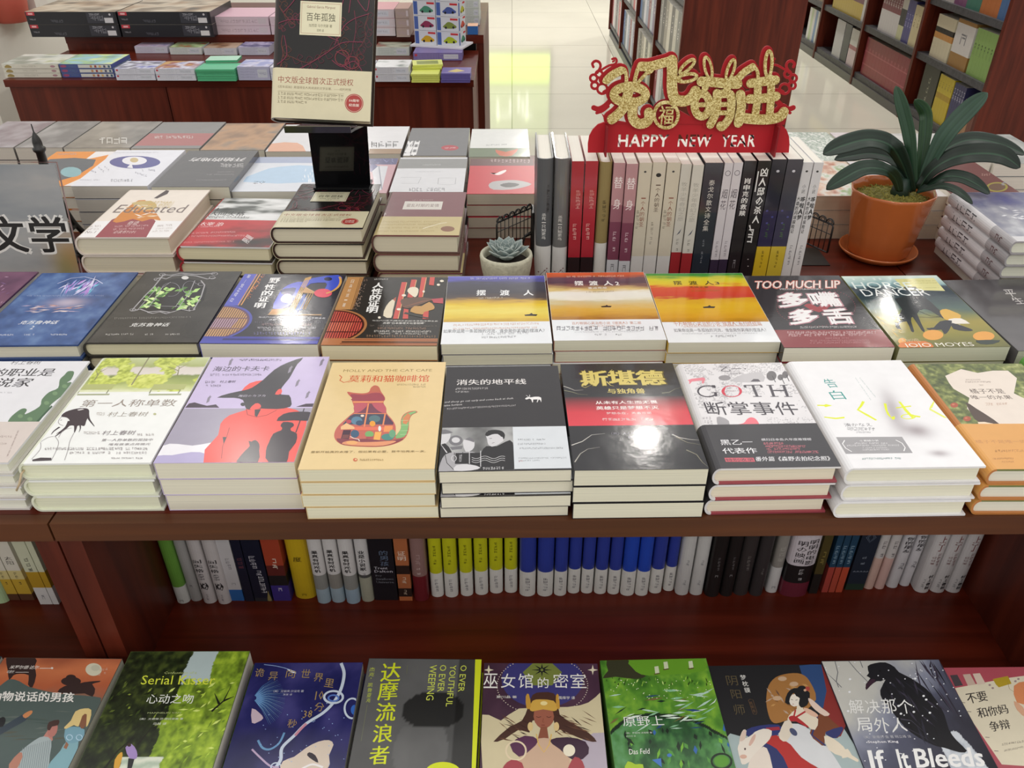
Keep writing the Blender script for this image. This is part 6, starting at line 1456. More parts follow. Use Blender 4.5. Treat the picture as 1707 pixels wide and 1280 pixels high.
tag(pl, 'strap leaved green plant in a glazed orange pot on a saucer', 'plant')

# ------------------------------------------------------------------ stack with spines showing, beside the pot
def art_storm(s, w, l):
    s.view(1277, 220)
    def storm(U, V):
        n = fbm(U * 4, V * 5, 3); n2 = fbm(U * 9, V * 9, 8)
        return ramp(n * .6 + n2 * .3 + .25 * V, [(.2, '#d9d9dc'), (.45, '#9a9ba6'), (.7, '#6a6c8c'), (1, '#4c4f86')])
    s.paint(storm, -w / 2 + .008, w / 2 - .0005, -l / 2 + .0005, l / 2 - .0005, 40, 50)
    a = s.p((1600, 690)); s.raw([(-w / 2, -l / 2), (w / 2, -l / 2), (w / 2, a[1]), (-w / 2, a[1])], [(0, 1, 2, 3)], '#d6d4d6')
    s.strokes(10, (1560, 500, 1700, 580), ['#e6e6ea', '#c9c9d0'], 60, 10, (-20, 20), 6)
sp0 = Sheet()
def spine_art(t, l):
    s = Sheet()
    s.V('~~~~', (0, l * .38), (0, l * .02), t * .6, '#4f4c52'); s.V('~~', (0, -l * .28), (0, -l * .38), t * .45, '#5c3a40')
    return s
t_, gp = .0215, .0009
z = TABLE + .0003
cfg = [(.0185, .030, .05, '#cfc9c0', False), (t_, .014, .028, '', True), (t_, .010, .022, '', True), (t_, .006, .016, '', True), (t_, .003, .010, '', True), (t_, .000, .004, '', True)]
XL = .745
for k, (tt, ox, oy, c, hc) in enumerate(cfg):
    w_, l_ = .142, .206
    cx, cy = XL + ox + w_ / 2, 1.118 + oy + l_ / 2
    n_ = len(cfg) - 1 - k
    sh = None
    if n_ == 0:
        sh = Sheet(local(cx, cy, 0, z + tt)); art_storm(sh, w_, l_)
    b = mk_book(w_, l_, tt, hc=hc, cov='#d6d3d4' if hc else '#d9d4ca', spc='#d2cecf' if hc else '#d6d0c4', bands=[(0, .30, '#a9a5a8'), (.30, 1, '#d4d0d2')] if hc else None, sheet=sh, spine=spine_art(tt, l_) if hc else None, mat='gloss', pages='#dcdccb')
    b.location = (cx, cy, z); z += tt + gp
    tag(b, ('white hardcover with grey spine foot beside the pot, %s of its stack' % ('topmost' if n_ == 0 else ORD[n_] + ' from the top') if hc else 'pale paperback at the bottom of the stack of white spines'), 'book', 'stack of white spines beside the pot' if hc else None)
# ------------------------------------------------------------------ fourth and fifth rows, facing the far side of the table
def P4(q): return q
def flipT(s, txt, x0, y0, x1, y1, col, bold=0.0):     # upside down print: x0,y0 = upper edge at far side
    s.T(txt, (x1, y0), (x0, y1), col, bold, 1)
def art_fruit(s, w, l):
    s.view(0, 220); s.R((2000, -100), (-400, 900), '#eeeaea')
    s.poly([(130, 212), (430, 212), (720, 150), (640, 260), (420, 358), (60, 358), (0, 300)], '#e8913a'); s.poly([(330, 180), (635, 182), (540, 270), (400, 320), (300, 320), (250, 260)], '#5c6068', 1); s.E((470, 265), 70, 34, '#8ab4bc', 14)
    s.micro((380, 152), (520, 150), 12, '#b5a8ac'); s.micro((330, 125), (650, 125), 8, '#d0a6b4')
def art_record(s, w, l):
    s.view(0, 220); s.R((2000, -100), (-400, 900), '#e8e8f0')
    s.E((893, 200), 168, 42, '#5c5c98', 30); s.E((890, 190), 82, 28, '#eceaf0', 24); s.poly([(840, 235), (870, 205), (880, 240)], '#eceaf0'); s.E((888, 186), 28, 16, '#cdb88a', 14)
    for x0, y0, x1, y1 in ((650, 240, 690, 275), (690, 235, 725, 268), (895, 275, 975, 300), (930, 240, 950, 270), (600, 260, 640, 275), (980, 255, 1030, 262)): s.micro((x0, y0), (x1, y1), 12, '#8f8fa0')
    flipT(s, '~', 730, 312, 880, 330, '#8c8c98'); s.micro((530, 322), (660, 322), 9, '#b5b5c0'); s.micro((760, 120), (890, 118), 8, '#c9a8b8'); s.micro((740, 140), (1050, 138), 6, '#b5b5c0')
def art_place(s, w, l):
    s.view(0, 220); s.R((2200, -200), (600, 900), '#514f50')
    flipT(s, '开始的地方', 1245, 170, 1630, 195, '#dedada', .02); flipT(s, '~', 1455, 208, 1610, 232, '#d4d0d0', .01)
    s.micro((1370, 285), (1560, 283), 7, '#b9b5b5', .4); s.micro((1300, 322), (1500, 320), 7, '#b9b5b5', .4); s.micro((1440, 268), (1550, 266), 6, '#b9b5b5', .4)
def art_sea(s, w, l):
    s.view(420, 220); s.R((900, -300), (-400, 900), '#dfe2ea')
    s.poly([(0, 205), (40, 150), (480, 150), (480, 205)], '#a9b2cc'); s.poly([(-60, 330), (60, 260), (180, 230), (420, 225), (420, 330)], '#b9d2ea', 1); s.strokes(12, (330, 250, 410, 330), ['#f0f4fa', '#dbe8f6'], 30, 8, (60, 110), 3)
    flipT(s, '心之', 0, 325, 92, 345, '#4c5260')
def art_pinkdeco(s, w, l):
    s.view(420, 220); s.R((900, -300), (-400, 900), '#c79aa2')
    s.R((960, 215), (700, 150), '#4c4a78'); s.E((800, 240), 40, 26, '#5c5a8a', 14); s.poly([(795, 260), (835, 225), (900, 225), (860, 380), (820, 400)], '#d4d4da'); s.line([(840, 225), (860, 380)], 7, '#8a8a9a'); s.strokes(14, (790, 150, 960, 210), ['#6a6a9c', '#8a8ab4'], 30, 6, (0, 180), 5)
def art_outline(s, w, l):
    s.view(420, 220); s.R((1500, -100), (800, 900), '#dcdbde'); s.R((1420, 240), (960, 178), '#8d8d8b')
    s.line([(985, 300), (1120, 300), (1100, 340), (990, 340)], 4, '#a9a8ac'); s.line([(1235, 305), (1350, 303), (1345, 345), (1300, 350), (1230, 345), (1235, 305)], 4, '#a9a8ac')
    flipT(s, '~', 1030, 370, 1275, 392, '#7d7c82'); s.micro((1130, 222), (1250, 220), 8, '#c9c9c7'); s.micro((1080, 265), (1250, 265), 5, '#b5b4ba')
def art_bird(s, w, l):
    s.view(420, 220); s.R((2200, -100), (800, 900), '#c02a3a'); s.R((2200, 222), (1300, 155), '#5a2a30')
    s.micro((1580, 200), (1850, 205), 22, '#c9b0b0', .5); s.poly([(1575, 270), (1600, 280), (1640, 262), (1680, 250), (1680, 262), (1650, 280), (1620, 285)], '#e6dcdc', 1)
    s.poly([(1565, 355), (1590, 330), (1650, 322), (1720, 318), (1790, 325), (1850, 345), (1800, 365), (1720, 380), (1600, 382)], '#a9a6a8', 1); s.poly([(1640, 350), (1700, 335), (1770, 345), (1740, 362), (1680, 366)], '#4c494c', 1)
def paint2(a, b, c, seed, fx=3, fy=4):
    def art(s, w, l): s.paint(lambda U, V: ramp(fbm(U * fx, V * fy, seed), [(.25, a), (.5, b), (.75, c)]), -w / 2 + .001, w / 2 - .001, -l / 2 + .001, l / 2 - .001, 26, 30)
    return art
def with_title(base, txt, col, vw, box, bold=.01):
    def art(s, w, l):
        base(s, w, l); s.view(*vw); flipT(s, txt, *box, col, bold)
    return art
Z4 = TABLE + .0003
def far(bl, br, L, rot=math.radians(.4)): return lambda z: rect_front(bl, br, z, L, rot)
kw4 = dict(flip=True, jit=.6)
stack('white, orange and grey paperback behind the sign holder', Z4, 4, .0225, far((10, 310), (133, 310), .205), art_fruit, cov='#e8913a', mat='gloss', **kw4)
stack('white paperback with a purple record under the record player arm', Z4, 4, .0245, far((119, 309), (245, 311), .212), art_record, cov='#e8e8f0', spc='#d9d9e4', bkc='#3a3a48', mat='gloss', pages='#c9c3b8', **kw4)
stack('dark grey paperback with an upside down white title', Z4, 4, .0245, far((252, 311), (382, 312), .212), art_place, cov='#514f50', mat='film', pages='#c9c6b4', **kw4)
stack('pale blue paperback with a light blue hill', Z4, 4, .0215, far((384, 318), (524, 320), .2), art_sea, cov='#dfe2ea', mat='film', pages='#d0ccc0', **kw4)
stack('dusty pink paperback with indigo panels behind the acrylic easel', Z4, 4, .0215, far((527, 322), (645, 322), .2), art_pinkdeco, cov='#c79aa2', mat='film', **kw4)
stack('pale grey paperback with thin outlined shapes', Z4, 4, .0215, far((648, 320), (773, 320), .2), art_outline, cov='#dcdbde', mat='film', pages='#cfc9c0', **kw4)
stack('red paperback with a white bird and a grey animal', Z4, 4, .0215, far((778, 321), (895, 325), .2), art_bird, cov='#c02a3a', spc='#7a2630', mat='print', pages='#b9ad9c', **kw4)
v0, v1 = (0, 0), (420, 0)
g = [
 ((-68, 246), (22, 246), 'grey violet paperback in the far row at the table corner', paint2('#7d6a74', '#9a8f96', '#b0aab0', 2)),
 ((24, 246), (104, 246), 'slate grey paperback in the far row above the tower figurine', paint2('#6f6c6e', '#8a8788', '#a5a2a2', 3)),
 ((106, 246), (216, 247), 'warm grey paperback with white strokes in the far row', with_title(paint2('#6a645c', '#857d74', '#9c948a', 4), '~', '#e4e0da', (0, 0, 1707 / 430), (600, 910, 840, 950), .03)),
 ((218, 247), (332, 248), 'grey paperback with a dull red band in the far row', lambda s, w, l: (s.raw([(-w / 2, -l / 2), (w / 2, -l / 2), (w / 2, l / 2), (-w / 2, l / 2)], [(0, 1, 2, 3)], '#7d7a78'), s.raw([(-w / 2, -.01), (w / 2, -.01), (w / 2, l * .4), (-w / 2, l * .4)], [(0, 1, 2, 3)], '#a85a58'), s.view(0, 0), flipT(s, '~', 1020, 898, 1280, 915, '#d9d0cc'))),
 ((334, 249), (440, 251), 'orange brown paperback in the far row', paint2('#8a6440', '#b98a5c', '#6f6a60', 6)),
 ((442, 252), (527, 253), 'white paperback with a peach cloud in the far row', lambda s, w, l: (s.raw([(-w / 2, -l / 2), (w / 2, -l / 2), (w / 2, l / 2), (-w / 2, l / 2)], [(0, 1, 2, 3)], '#dedcde'), s.view(420, 0), s.poly([(100, 1010), (130, 950), (300, 945), (350, 990), (320, 1030), (120, 1030)], '#e2a98a', 1))),
 ((530, 256), (668, 257), 'white paperback with slanted black writing in the far row', lambda s, w, l: (s.raw([(-w / 2, -l / 2), (w / 2, -l / 2), (w / 2, l / 2), (-w / 2, l / 2)], [(0, 1, 2, 3)], '#e2e0e2'), s.view(420, 0), s.R((990, 1030), (780, 985), '#9a7a58'), flipT(s, '~', 780, 935, 970, 975, '#3a3a3c', .02))),
 ((671, 259), (778, 260), 'charcoal paperback with a red oval in the far row', lambda s, w, l: (s.raw([(-w / 2, -l / 2), (w / 2, -l / 2), (w / 2, l / 2), (-w / 2, l / 2)], [(0, 1, 2, 3)], '#6d6c6e'), s.view(420, 0), s.E((1310, 978), 58, 18, '#b02a38', 20), flipT(s, '白夜', 1000, 935, 1110, 1040, '#eceaea', .06), s.micro((1275, 985), (1350, 982), 9, '#e6c4c4'))),
 ((781, 261), (884, 262), 'white and green paperback with an orange figure in the far row', lambda s, w, l: (s.raw([(-w / 2, -l / 2), (w / 2, -l / 2), (w / 2, l / 2), (-w / 2, l / 2)], [(0, 1, 2, 3)], '#e4e4e0'), s.view(420, 0), s.R((2000, 1060), (1300, 980), '#6c7a5c'), s.poly([(1610, 990), (1680, 1005), (1760, 985), (1720, 1030), (1640, 1030)], '#c8623c', 1), s.micro((1550, 965), (1700, 960), 9, '#8a8a8a'))),
]
for a, b, d, art in g:
    stack(d, Z4, 3, .027, far(a, b, .2), art, cov='#8a8684', mat='film', pages='#c9c4b8', **kw4)
# the same two rows continue behind the standing books and the plant
stack('pale printed paperback behind the dark standing hardcovers', Z4, 4, .0215, (.14, 1.545, math.radians(.5), .15, .205), paint2('#cfd0cc', '#dcdcd8', '#b9bab4', 21), cov='#dcdcd8', mat='film', **kw4)
stack('grey paperback behind the cream standing spines', Z4, 4, .0215, (.30, 1.55, math.radians(.4), .15, .205), paint2('#8a8a8c', '#a5a5a6', '#bcbcbc', 22), cov='#a5a5a6', mat='film', **kw4)
stack('beige paperback behind the slate standing spine', Z4, 4, .0215, (.46, 1.55, math.radians(.4), .15, .205), paint2('#b9ad9a', '#cfc6b4', '#e0d9cc', 23), cov='#cfc6b4', mat='film', **kw4)
def art_flowers(s, w, l):
    s.view(1340, 130, 3.88)
    s.paint(lambda U, V: ramp(fbm(U * 8, V * 9, 15), [(.25, '#b0684a'), (.45, '#d9b9a0'), (.6, '#dcdcd4'), (.75, '#8fa86a')]), -w / 2 + .001, w / 2 - .001, -l / 2 + .001, l / 2 - .001, 40, 44)
def art_leafy(s, w, l):
    s.paint(lambda U, V: ramp(fbm(U * 22, V * 26, 25, 2), [(.3, '#c9d0c4'), (.5, '#8fa090'), (.65, '#e2e4dc')]), -w / 2 + .001, w / 2 - .001, -l / 2 + .001, l / 2 - .001, 60, 60)
def art_rose(s, w, l):
    s.raw([(-w / 2, -l / 2), (w / 2, -l / 2), (w / 2, l / 2), (-w / 2, l / 2)], [(0, 1, 2, 3)], '#e6e2e2'); s.view(1340, 130, 3.88)
    s.strokes(40, (470, 450, 680, 540), ['#d08a9c', '#c4647c', '#e0b4c0'], 50, 8, (0, 180), 9)
def art_mauve(s, w, l):
    s.raw([(-w / 2, -l / 2), (w / 2, -l / 2), (w / 2, l / 2), (-w / 2, l / 2)], [(0, 1, 2, 3)], '#7d5a58'); s.view(1340, 130, 3.88)
    s.micro((1150, 632), (1370, 632), 14, '#c9a89c', .6); s.E((1250, 705), 70, 32, '#a8a05c', 20); s.E((1250, 705), 55, 24, '#7d6a5c', 20); s.strokes(16, (1280, 650, 1400, 700), ['#8a90a4', '#a5a8b4'], 50, 9, (-20, 20), 3)
stack('paperback with brown and green brush marks behind the orange pot', Z4, 3, .0275, far((1352, 326), (1472, 327), .2), art_flowers, cov='#d0c4b4', mat='film', pages='#c4ae96', **kw4)
stack('white paperback with rose pink strokes behind the plant', Z4, 3, .0275, far((1474, 327), (1592, 328), .2), art_rose, cov='#e0dcda', mat='film', pages='#cdbfae', **kw4)
stack('mauve brown paperback with an olive oval behind the white spines', Z4, 4, .0225, far((1594, 330), (1716, 331), .2), art_mauve, cov='#7d5a58', mat='film', **kw4)
stack('green and white leafy paperback in the far row beside the standing books', Z4, 3, .027, far((1335, 268), (1432, 268), .2), art_leafy, cov='#a5b0a2', mat='film', **kw4)
stack('pale lilac paperback in the far row behind the plant leaves', Z4, 3, .027, far((1436, 268), (1545, 269), .2), paint2('#d9c4cc', '#e4dcdc', '#c9b4bc', 31), cov='#dcd0d4', mat='film', **kw4)
stack('white paperback in the far row under the tallest leaf', Z4, 3, .027, far((1548, 270), (1655, 271), .2), paint2('#d9d8d4', '#e4e2de', '#c0bebc', 32), cov='#dedcd8', mat='film', **kw4)
stack('grey green paperback at the far corner behind the plant', Z4, 3, .027, far((1658, 272), (1770, 273), .2), paint2('#a5aba8', '#c4c8c4', '#dedcdc', 33), cov='#c0c4c0', mat='film', **kw4)
# ------------------------------------------------------------------ books on the shelf under the table
def shelf_book(xa, xb, yb, desc, hc=True, cov='#fff', bands=None, txt=(), mat='matte', deco=None, l=.21, depth=.138, group='books standing on the shelf under the table', lean=0.0, bkc=None):
    bands = bands and [(q[0] * .68, q[1] * .68 if q[1] < 1 else 1, q[2]) for q in bands]
    a, b = at_z(xa, yb, DECK), at_z(xb, yb, DECK)
    return spine_book(a.x, b.x, a.y + (b.y - a.y) / 2, DECK, l, depth, desc, group, hc, cov, bands, txt, mat, '#d9d4c8', lean, deco, bkc, .68)
D = [
 (-14, 13, 1007, 'pale green spine at the open end of the second table unit shelf', True, '#b9d4a4', None, []),
 (14, 34, 1001, 'white spine shading to yellow with a brown foot, nearer the pale green one', False, '#dcd6c8', [(0, .09, '#5a3a28'), (.09, .30, '#c9a53a'), (.30, .42, '#d9c88a'), (.42, 1, '#dcd6c8')], [('太阳', .62, .50, .5, '#4c4640', 0), ('~~ ~', .40, .22, .2, '#3c342c', .01)]),
 (35, 58, 1001, 'white spine shading to yellow with a brown foot, nearer the slim white ones', False, '#dcd6c8', [(0, .09, '#5a3a28'), (.09, .30, '#c9a53a'), (.30, .42, '#d9c88a'), (.42, 1, '#dcd6c8')], [('太阳', .62, .50, .5, '#4c4640', 0), ('~~ ~', .40, .22, .2, '#3c342c', .01)]),
 (67, 88, 1008, 'spine of white, mustard and white bands beside the table post', False, '#dcd9d0', [(0, .24, '#d9d6d4'), (.24, .46, '#b9922c'), (.46, 1, '#cfd0b4')], [('~~~', .66, .46, .3, '#4a4a40', 0), ('~', .14, .06, .2, '#6a6a70', 0)]),
 (88.6, 99, 1008, 'slim white and mustard spine touching the table post', False, '#dcd9d0', [(0, .24, '#d9d6d4'), (.24, .46, '#b9922c'), (.46, 1, '#cfd0b4')], []),
 (293, 315, 1007, 'leaf green spine with a white foot, first in the main shelf', True, '#6a9c40', [(0, .235, '#d3d3cf'), (.235, 1, '#6a9c40')], [('~', .06, .02, .3, '#8a8a88', 0)]),
 (316.5, 336, 1003, 'plain grey white spine beside the leaf green one', True, '#aaa8a6', None, [('~', .24, .2, .2, '#55535a', 0)]),
 (337.5, 360, 1007, 'grey white spine with a scribbled mark, beside the plain one', True, '#c4bdbd', None, [('间失格', .62, .44, .6, '#3c383a', .01), ('太宰治', .43, .34, .44, '#5a5558', 0), ('心', .30, .22, .5, '#2c2a2c', .03), ('~~', .14, .04, .14, '#77727a', 0)]),
 (362, 384.5, 1008, 'grey white spine with a scribbled mark, beside the blue footed one', True, '#c4bdbd', None, [('间失格', .62, .44, .6, '#3c383a', .01), ('太宰治', .43, .34, .44, '#5a5558', 0), ('心', .30, .22, .5, '#2c2a2c', .03), ('~~', .14, .04, .14, '#77727a', 0)]),
 (386, 408, 1002, 'white spine with a bright blue foot', False, '#c4c0c2', [(0, .16, '#2c62a4'), (.16, 1, '#c4c0c2')], [('~~~~', .60, .44, .3, '#77727a', 0), ('~', .26, .22, .3, '#8a858c', 0)]),
 (409, 424.5, 1003, 'slim midnight navy spine with a dim red title', False, '#171a2c', None, [('~~~', .62, .46, .5, '#6a3a44', .01)]),
 (425.5, 455, 1003, 'wide navy spine with white lettering and a small gold figure', False, '#15192b', [(0, .05, '#2a2a30'), (.05, 1, '#15192b')], [('~~~~', .64, .46, .34, '#b9b6c0', .01, -.1), ('~~', .44, .36, .3, '#c9c6d0', .02, .08), ('~~~~~~~~', .36, .12, .3, '#d9d6dc', .02, .14)]),
 (456.5, 486, 1002, 'red and black spine with an indigo foot', False, '#8a3424', [(0, .22, '#3a2c7a'), (.22, .36, '#1d1a1c'), (.36, .5, '#5c2420'), (.5, 1, '#a0402a')], [('~~', .60, .44, .26, '#e2d4c4', .01), ('~', .19, .13, .2, '#d9d4e4', 0)]),
 (490.5, 527, 999, 'thick mustard yellow spine', True, '#c4a420', None, [('度', .60, .52, .36, '#4c3c14', .01), ('~', .08, .04, .2, '#7a6414', 0)]),
 (528, 551, 1007, 'white spine with a stormy blue foot, next to the mustard one', True, '#cfcbca', [(0, .20, '#9aacb8'), (.20, .40, '#8a8a86'), (.40, 1, '#cfcbca')], [('果真有时光机', .74, .44, .44, '#2f2c2c', .02)]),
 (552, 575, 1005.5, 'white spine with a stormy blue foot, middle one of three alike', True, '#cfcbca', [(0, .20, '#9aacb8'), (.20, .40, '#8a8680'), (.40, 1, '#cfcbca')], [('果真有时光机', .74, .44, .44, '#2f2c2c', .02)]),
 (576.5, 600, 1007.5, 'white spine with a stormy blue foot, next to the olive grey one', True, '#cfcbca', [(0, .20, '#96aabb'), (.20, .40, '#8c8c88'), (.40, 1, '#cfcbca')], [('果真有时光机', .74, .44, .44, '#2f2c2c', .02)]),
 (602, 624, 1004, 'white over olive grey spine with a curved edge', True, '#c9c6c6', [(0, .34, '#a09f8e'), (.34, .38, '#4a4a48'), (.38, 1, '#c9c6c6')], [('业是小说家', .72, .44, .46, '#2f2c2e', .02), ('~~', .41, .35, .24, '#55535a', 0)]),
 (625, 664, 1001, 'wide black spine with pale english and chinese titles', False, '#17161c', None, [('的男孩', .70, .48, .36, '#5c6a80', 0, .1)]),
 (666, 688, 1002, 'orange brown spine with black windows', False, '#a4613c', [(0, .06, '#b5683f'), (.06, .18, '#2a1c18'), (.18, .38, '#a8633e'), (.38, .50, '#2a1c18'), (.50, 1, '#a8633e')], [('证明', .70, .56, .6, '#d9c4b4', .01), ('~~', .34, .24, .3, '#e0cdb9', .01), ('~~', .16, .08, .24, '#c9b4a0', 0)]),
 (689.5, 715, 1003, 'mauve spine with a dark red foot', True, '#8a6a66', [(0, .35, '#6a1c24'), (.35, 1, '#8a6a66')], [('~~', .66, .50, .3, '#a58a88', 0), ('~ ~', .48, .38, .22, '#c9b4b0', 0)]),
]
ye = [(718.5, 740, 996), (741.5, 764, 996.5), (767.5, 789, 994.5), (791.5, 814, 992.5), (816, 838.6, 990), (841, 862.6, 989)]
bl = [(865.6, 893, 995), (895, 922, 995), (923, 944.5, 994), (945.7, 966.6, 990), (968, 988.5, 990), (990, 1011, 991), (1012.5, 1032.8, 991.5), (1034, 1058, 994), (1058.6, 1080.7, 994), (1081.7, 1103.5, 990), (1105.5, 1124, 986)]
for i, (a, b, y) in enumerate(ye):
    d = ('lime yellow over white spine, %s from the mauve and red one' % ORDN[i]) if i < 5 else 'lime yellow over white spine, touching the blue and white row'
    D.append((a, b, y, d, True, '#c0c01e', [(0, .335, '#dcdad5'), (.335, 1, '#c0c01e')], [('~~~~ ~~', .72, .46, .2, '#5c5c14', .01), ('~~~~', .26, .08, .24, '#77747a', .01)]))
for i, (a, b, y) in enumerate(bl):
    D.append((a, b, y, 'royal blue over white spine, %s from the lime yellow row' % ORDN[i] if i < 10 else 'royal blue over white spine, last one before the two white spines', True, '#2a3c98', [(0, .345, '#dad8d3'), (.345, 1, '#2246b0' if i in (7, 8) else '#2c3c94')], [('~~~~~', .27, .08, .26, '#77747a', .01)]))
D += [
 (1126, 1148.5, 993, 'plain white spine with faint print, touching the blue row', True, '#c6c4c2', None, [('~~', .50, .42, .2, '#8a888c', 0), ('~~', .22, .14, .2, '#8a888c', 0)]),
 (1150, 1172, 993, 'plain white spine with faint print, touching the black ones', True, '#c6c4c2', None, [('~~', .50, .42, .2, '#8a888c', 0), ('~~', .22, .14, .2, '#8a888c', 0)]),
 (1175, 1200, 996, 'black spine with faint grey print, touching the white pair', True, '#1d1a1a', None, [('~~~~', .56, .38, .16, '#6a6466', 0), ('~', .32, .28, .2, '#8a8486', 0)]),
 (1200.6, 1222, 995, 'black spine with faint grey print, second of the dark four', True, '#1e1b1b', None, [('~~~~', .56, .38, .16, '#6a6466', 0), ('~', .32, .28, .2, '#8a8486', 0)]),
 (1223, 1248, 993.5, 'charcoal brown spine with faint grey print, third of the dark four', True, '#353030', None, [('~~~~', .56, .36, .2, '#77706e', 0)]),
 (1250, 1272, 994.5, 'charcoal spine touching the grey and white one, last of the dark four', True, '#343031', None, [('~~', .4, .3, .16, '#77706e', 0)]),
 (1277, 1297, 989, 'grey over white spine beside the wide printed one', True, '#8f8a84', [(0, .36, '#d0cecd'), (.36, 1, '#8f8a84')], [('~~~', .66, .44, .4, '#a9a49e', 0), ('~', .1, .06, .3, '#77757a', 0)]),
 (1301, 1347, 996, 'wide spine with large title, black waist and plum foot', True, '#cdc4ca', [(0, .20, '#6a2434'), (.20, .44, '#1c191a'), (.44, 1, '#cdc4ca')], [('明明的电影', .80, .45, .32, '#2a2728', .005, .2), ('明の映画', .78, .47, .32, '#2a2728', .005, -.18), ('~~ ~', .40, .24, .16, '#c9c4c6', 0)]),
 (1347.6, 1362, 990, 'dark olive slim spine with dotted foot', False, '#4a4020', [(0, .28, '#1d1a18'), (.28, 1, '#4a4020')], [('~~', .6, .4, .4, '#8a7a40', 0)]),
 (1369, 1379.5, 988, 'slim teal spine with a brick red foot, nearest the olive one', False, '#1f3f55', [(0, .36, '#a8443a'), (.36, 1, '#1f4058')], [('~~~~', .66, .4, .5, '#8aa4b4', 0)]),
 (1380.6, 1391, 988, 'slim teal spine with a brick red foot, middle of three', False, '#1f3f55', [(0, .36, '#b04a38'), (.36, 1, '#1f4058')], [('~~~~', .66, .4, .5, '#8aa4b4', 0)]),
 (1392, 1403.5, 988, 'slim teal spine with a brick red foot, touching the wide navy one', False, '#1f3f55', [(0, .36, '#b84c34'), (.36, 1, '#1f4058')], [('~~~~', .66, .4, .5, '#8aa4b4', 0)]),
 (1408, 1438.5, 984, 'wide navy spine with a diamond ornament and green foot', False, '#1d2836', [(0, .09, '#22382c'), (.09, 1, '#1d2836')], [('~ ~', .48, .36, .2, '#8a93a0', 0)]),
 (1441, 1457.5, 983, 'white over peach pink spine, nearest the navy one', True, '#c9c2be', [(0, .44, '#cdaca0'), (.44, 1, '#c9c4c2')], [('~~ ~', .68, .46, .34, '#6a6466', 0)]),
 (1459, 1475.5, 983, 'white over peach pink spine, nearest the white ones', True, '#c9c2be', [(0, .44, '#cfaca4'), (.44, 1, '#c9c4c2')], [('~~ ~', .68, .46, .34, '#6a6466', 0)]),
 (1479, 1498.5, 981, 'white spine with bold small title beside the peach pair', True, '#cdcacd', None, [('你的朋友', .72, .50, .6, '#3c393c', .015), ('~~', .36, .26, .4, '#55535a', 0)]),
 (1500.7, 1518, 978, 'white spine with bold small title beside the thick white ones', True, '#cfccd0', None, [('你的朋友', .72, .50, .6, '#3c393c', .015), ('~~', .36, .26, .4, '#55535a', 0)]),
]
for i, (a, b) in enumerate(((1526, 1551), (1552, 1577.5), (1578.5, 1604))):
    D.append((a, b, 989, 'thick white spine with red and black print, ' + ('nearest the bold titled pair', 'middle of the last three', 'last on the shelf')[i], True, '#cfcbcb', None, [('上丁', .80, .58, .4, '#7a2c2c', .01), ('~~~~', .56, .38, .2, '#77474a', 0, .14), ('~~~', .52, .4, .2, '#8a6a6a', 0, -.16), ('村上春树', .26, .05, .3, '#2f2c2e', .02, .12), ('~~', .2, .06, .14, '#8a8788', 0, -.22)]))
for q in D:
    xa, xb, yb, desc, hc, cov, bands, txt = q
    deco = None
    if 'wide black spine' in desc:
        def deco(s, t, l):
            s.T('Trent', (-t * .36, -l * .06), (t * .2, -l * .025), '#b9b6c0', .01, 1); s.T('Dalton', (-t * .36, -l * .105), (t * .40, -l * .07), '#b9b6c0', .01, 1)
            for k, tx in enumerate(('Boy', 'Swallows', 'Universe')): s.T(tx, (-t * .34, -l * (.165 + .045 * k)), (-t * .34 + t * (.26 if k == 0 else .74), -l * (.135 + .045 * k)), '#6f7078', .01, 1)
    if 'diamond' in desc:
        def deco(s, t, l):
            for k in (0, 1): s.line([(0, l * (.30 - .012 * k)), (t * (.26 - .1 * k), l * .235), (0, l * (.17 + .012 * k)), (-t * (.26 - .1 * k), l * .235), (0, l * (.30 - .012 * k))], .0009, '#5a6474')
            for k in range(5): s.line([(t * (-.36 + .18 * k), -l * .24), (t * (-.30 + .18 * k), -l * .225), (t * (-.24 + .18 * k), -l * .24)], .0012, '#8a93a0')
    if 'scribbled' in desc:
        def deco(s, t, l): s.line([(t * .28 * math.cos(a * .9), -l * .25 + l * .05 * math.sin(a * 1.37)) for a in range(14)], .0012, '#2c2a2c')
    if 'gold figure' in desc:
        def deco(s, t, l): s.poly([(t * .22, -l * .49), (t * .46, -l * .49), (t * .40, -l * .40), (t * .36, -l * .345), (t * .30, -l * .40)], '#8a7a4c', 1)
    shelf_book(xa, xb, yb, desc, hc, cov, bands, txt, 'print', deco)
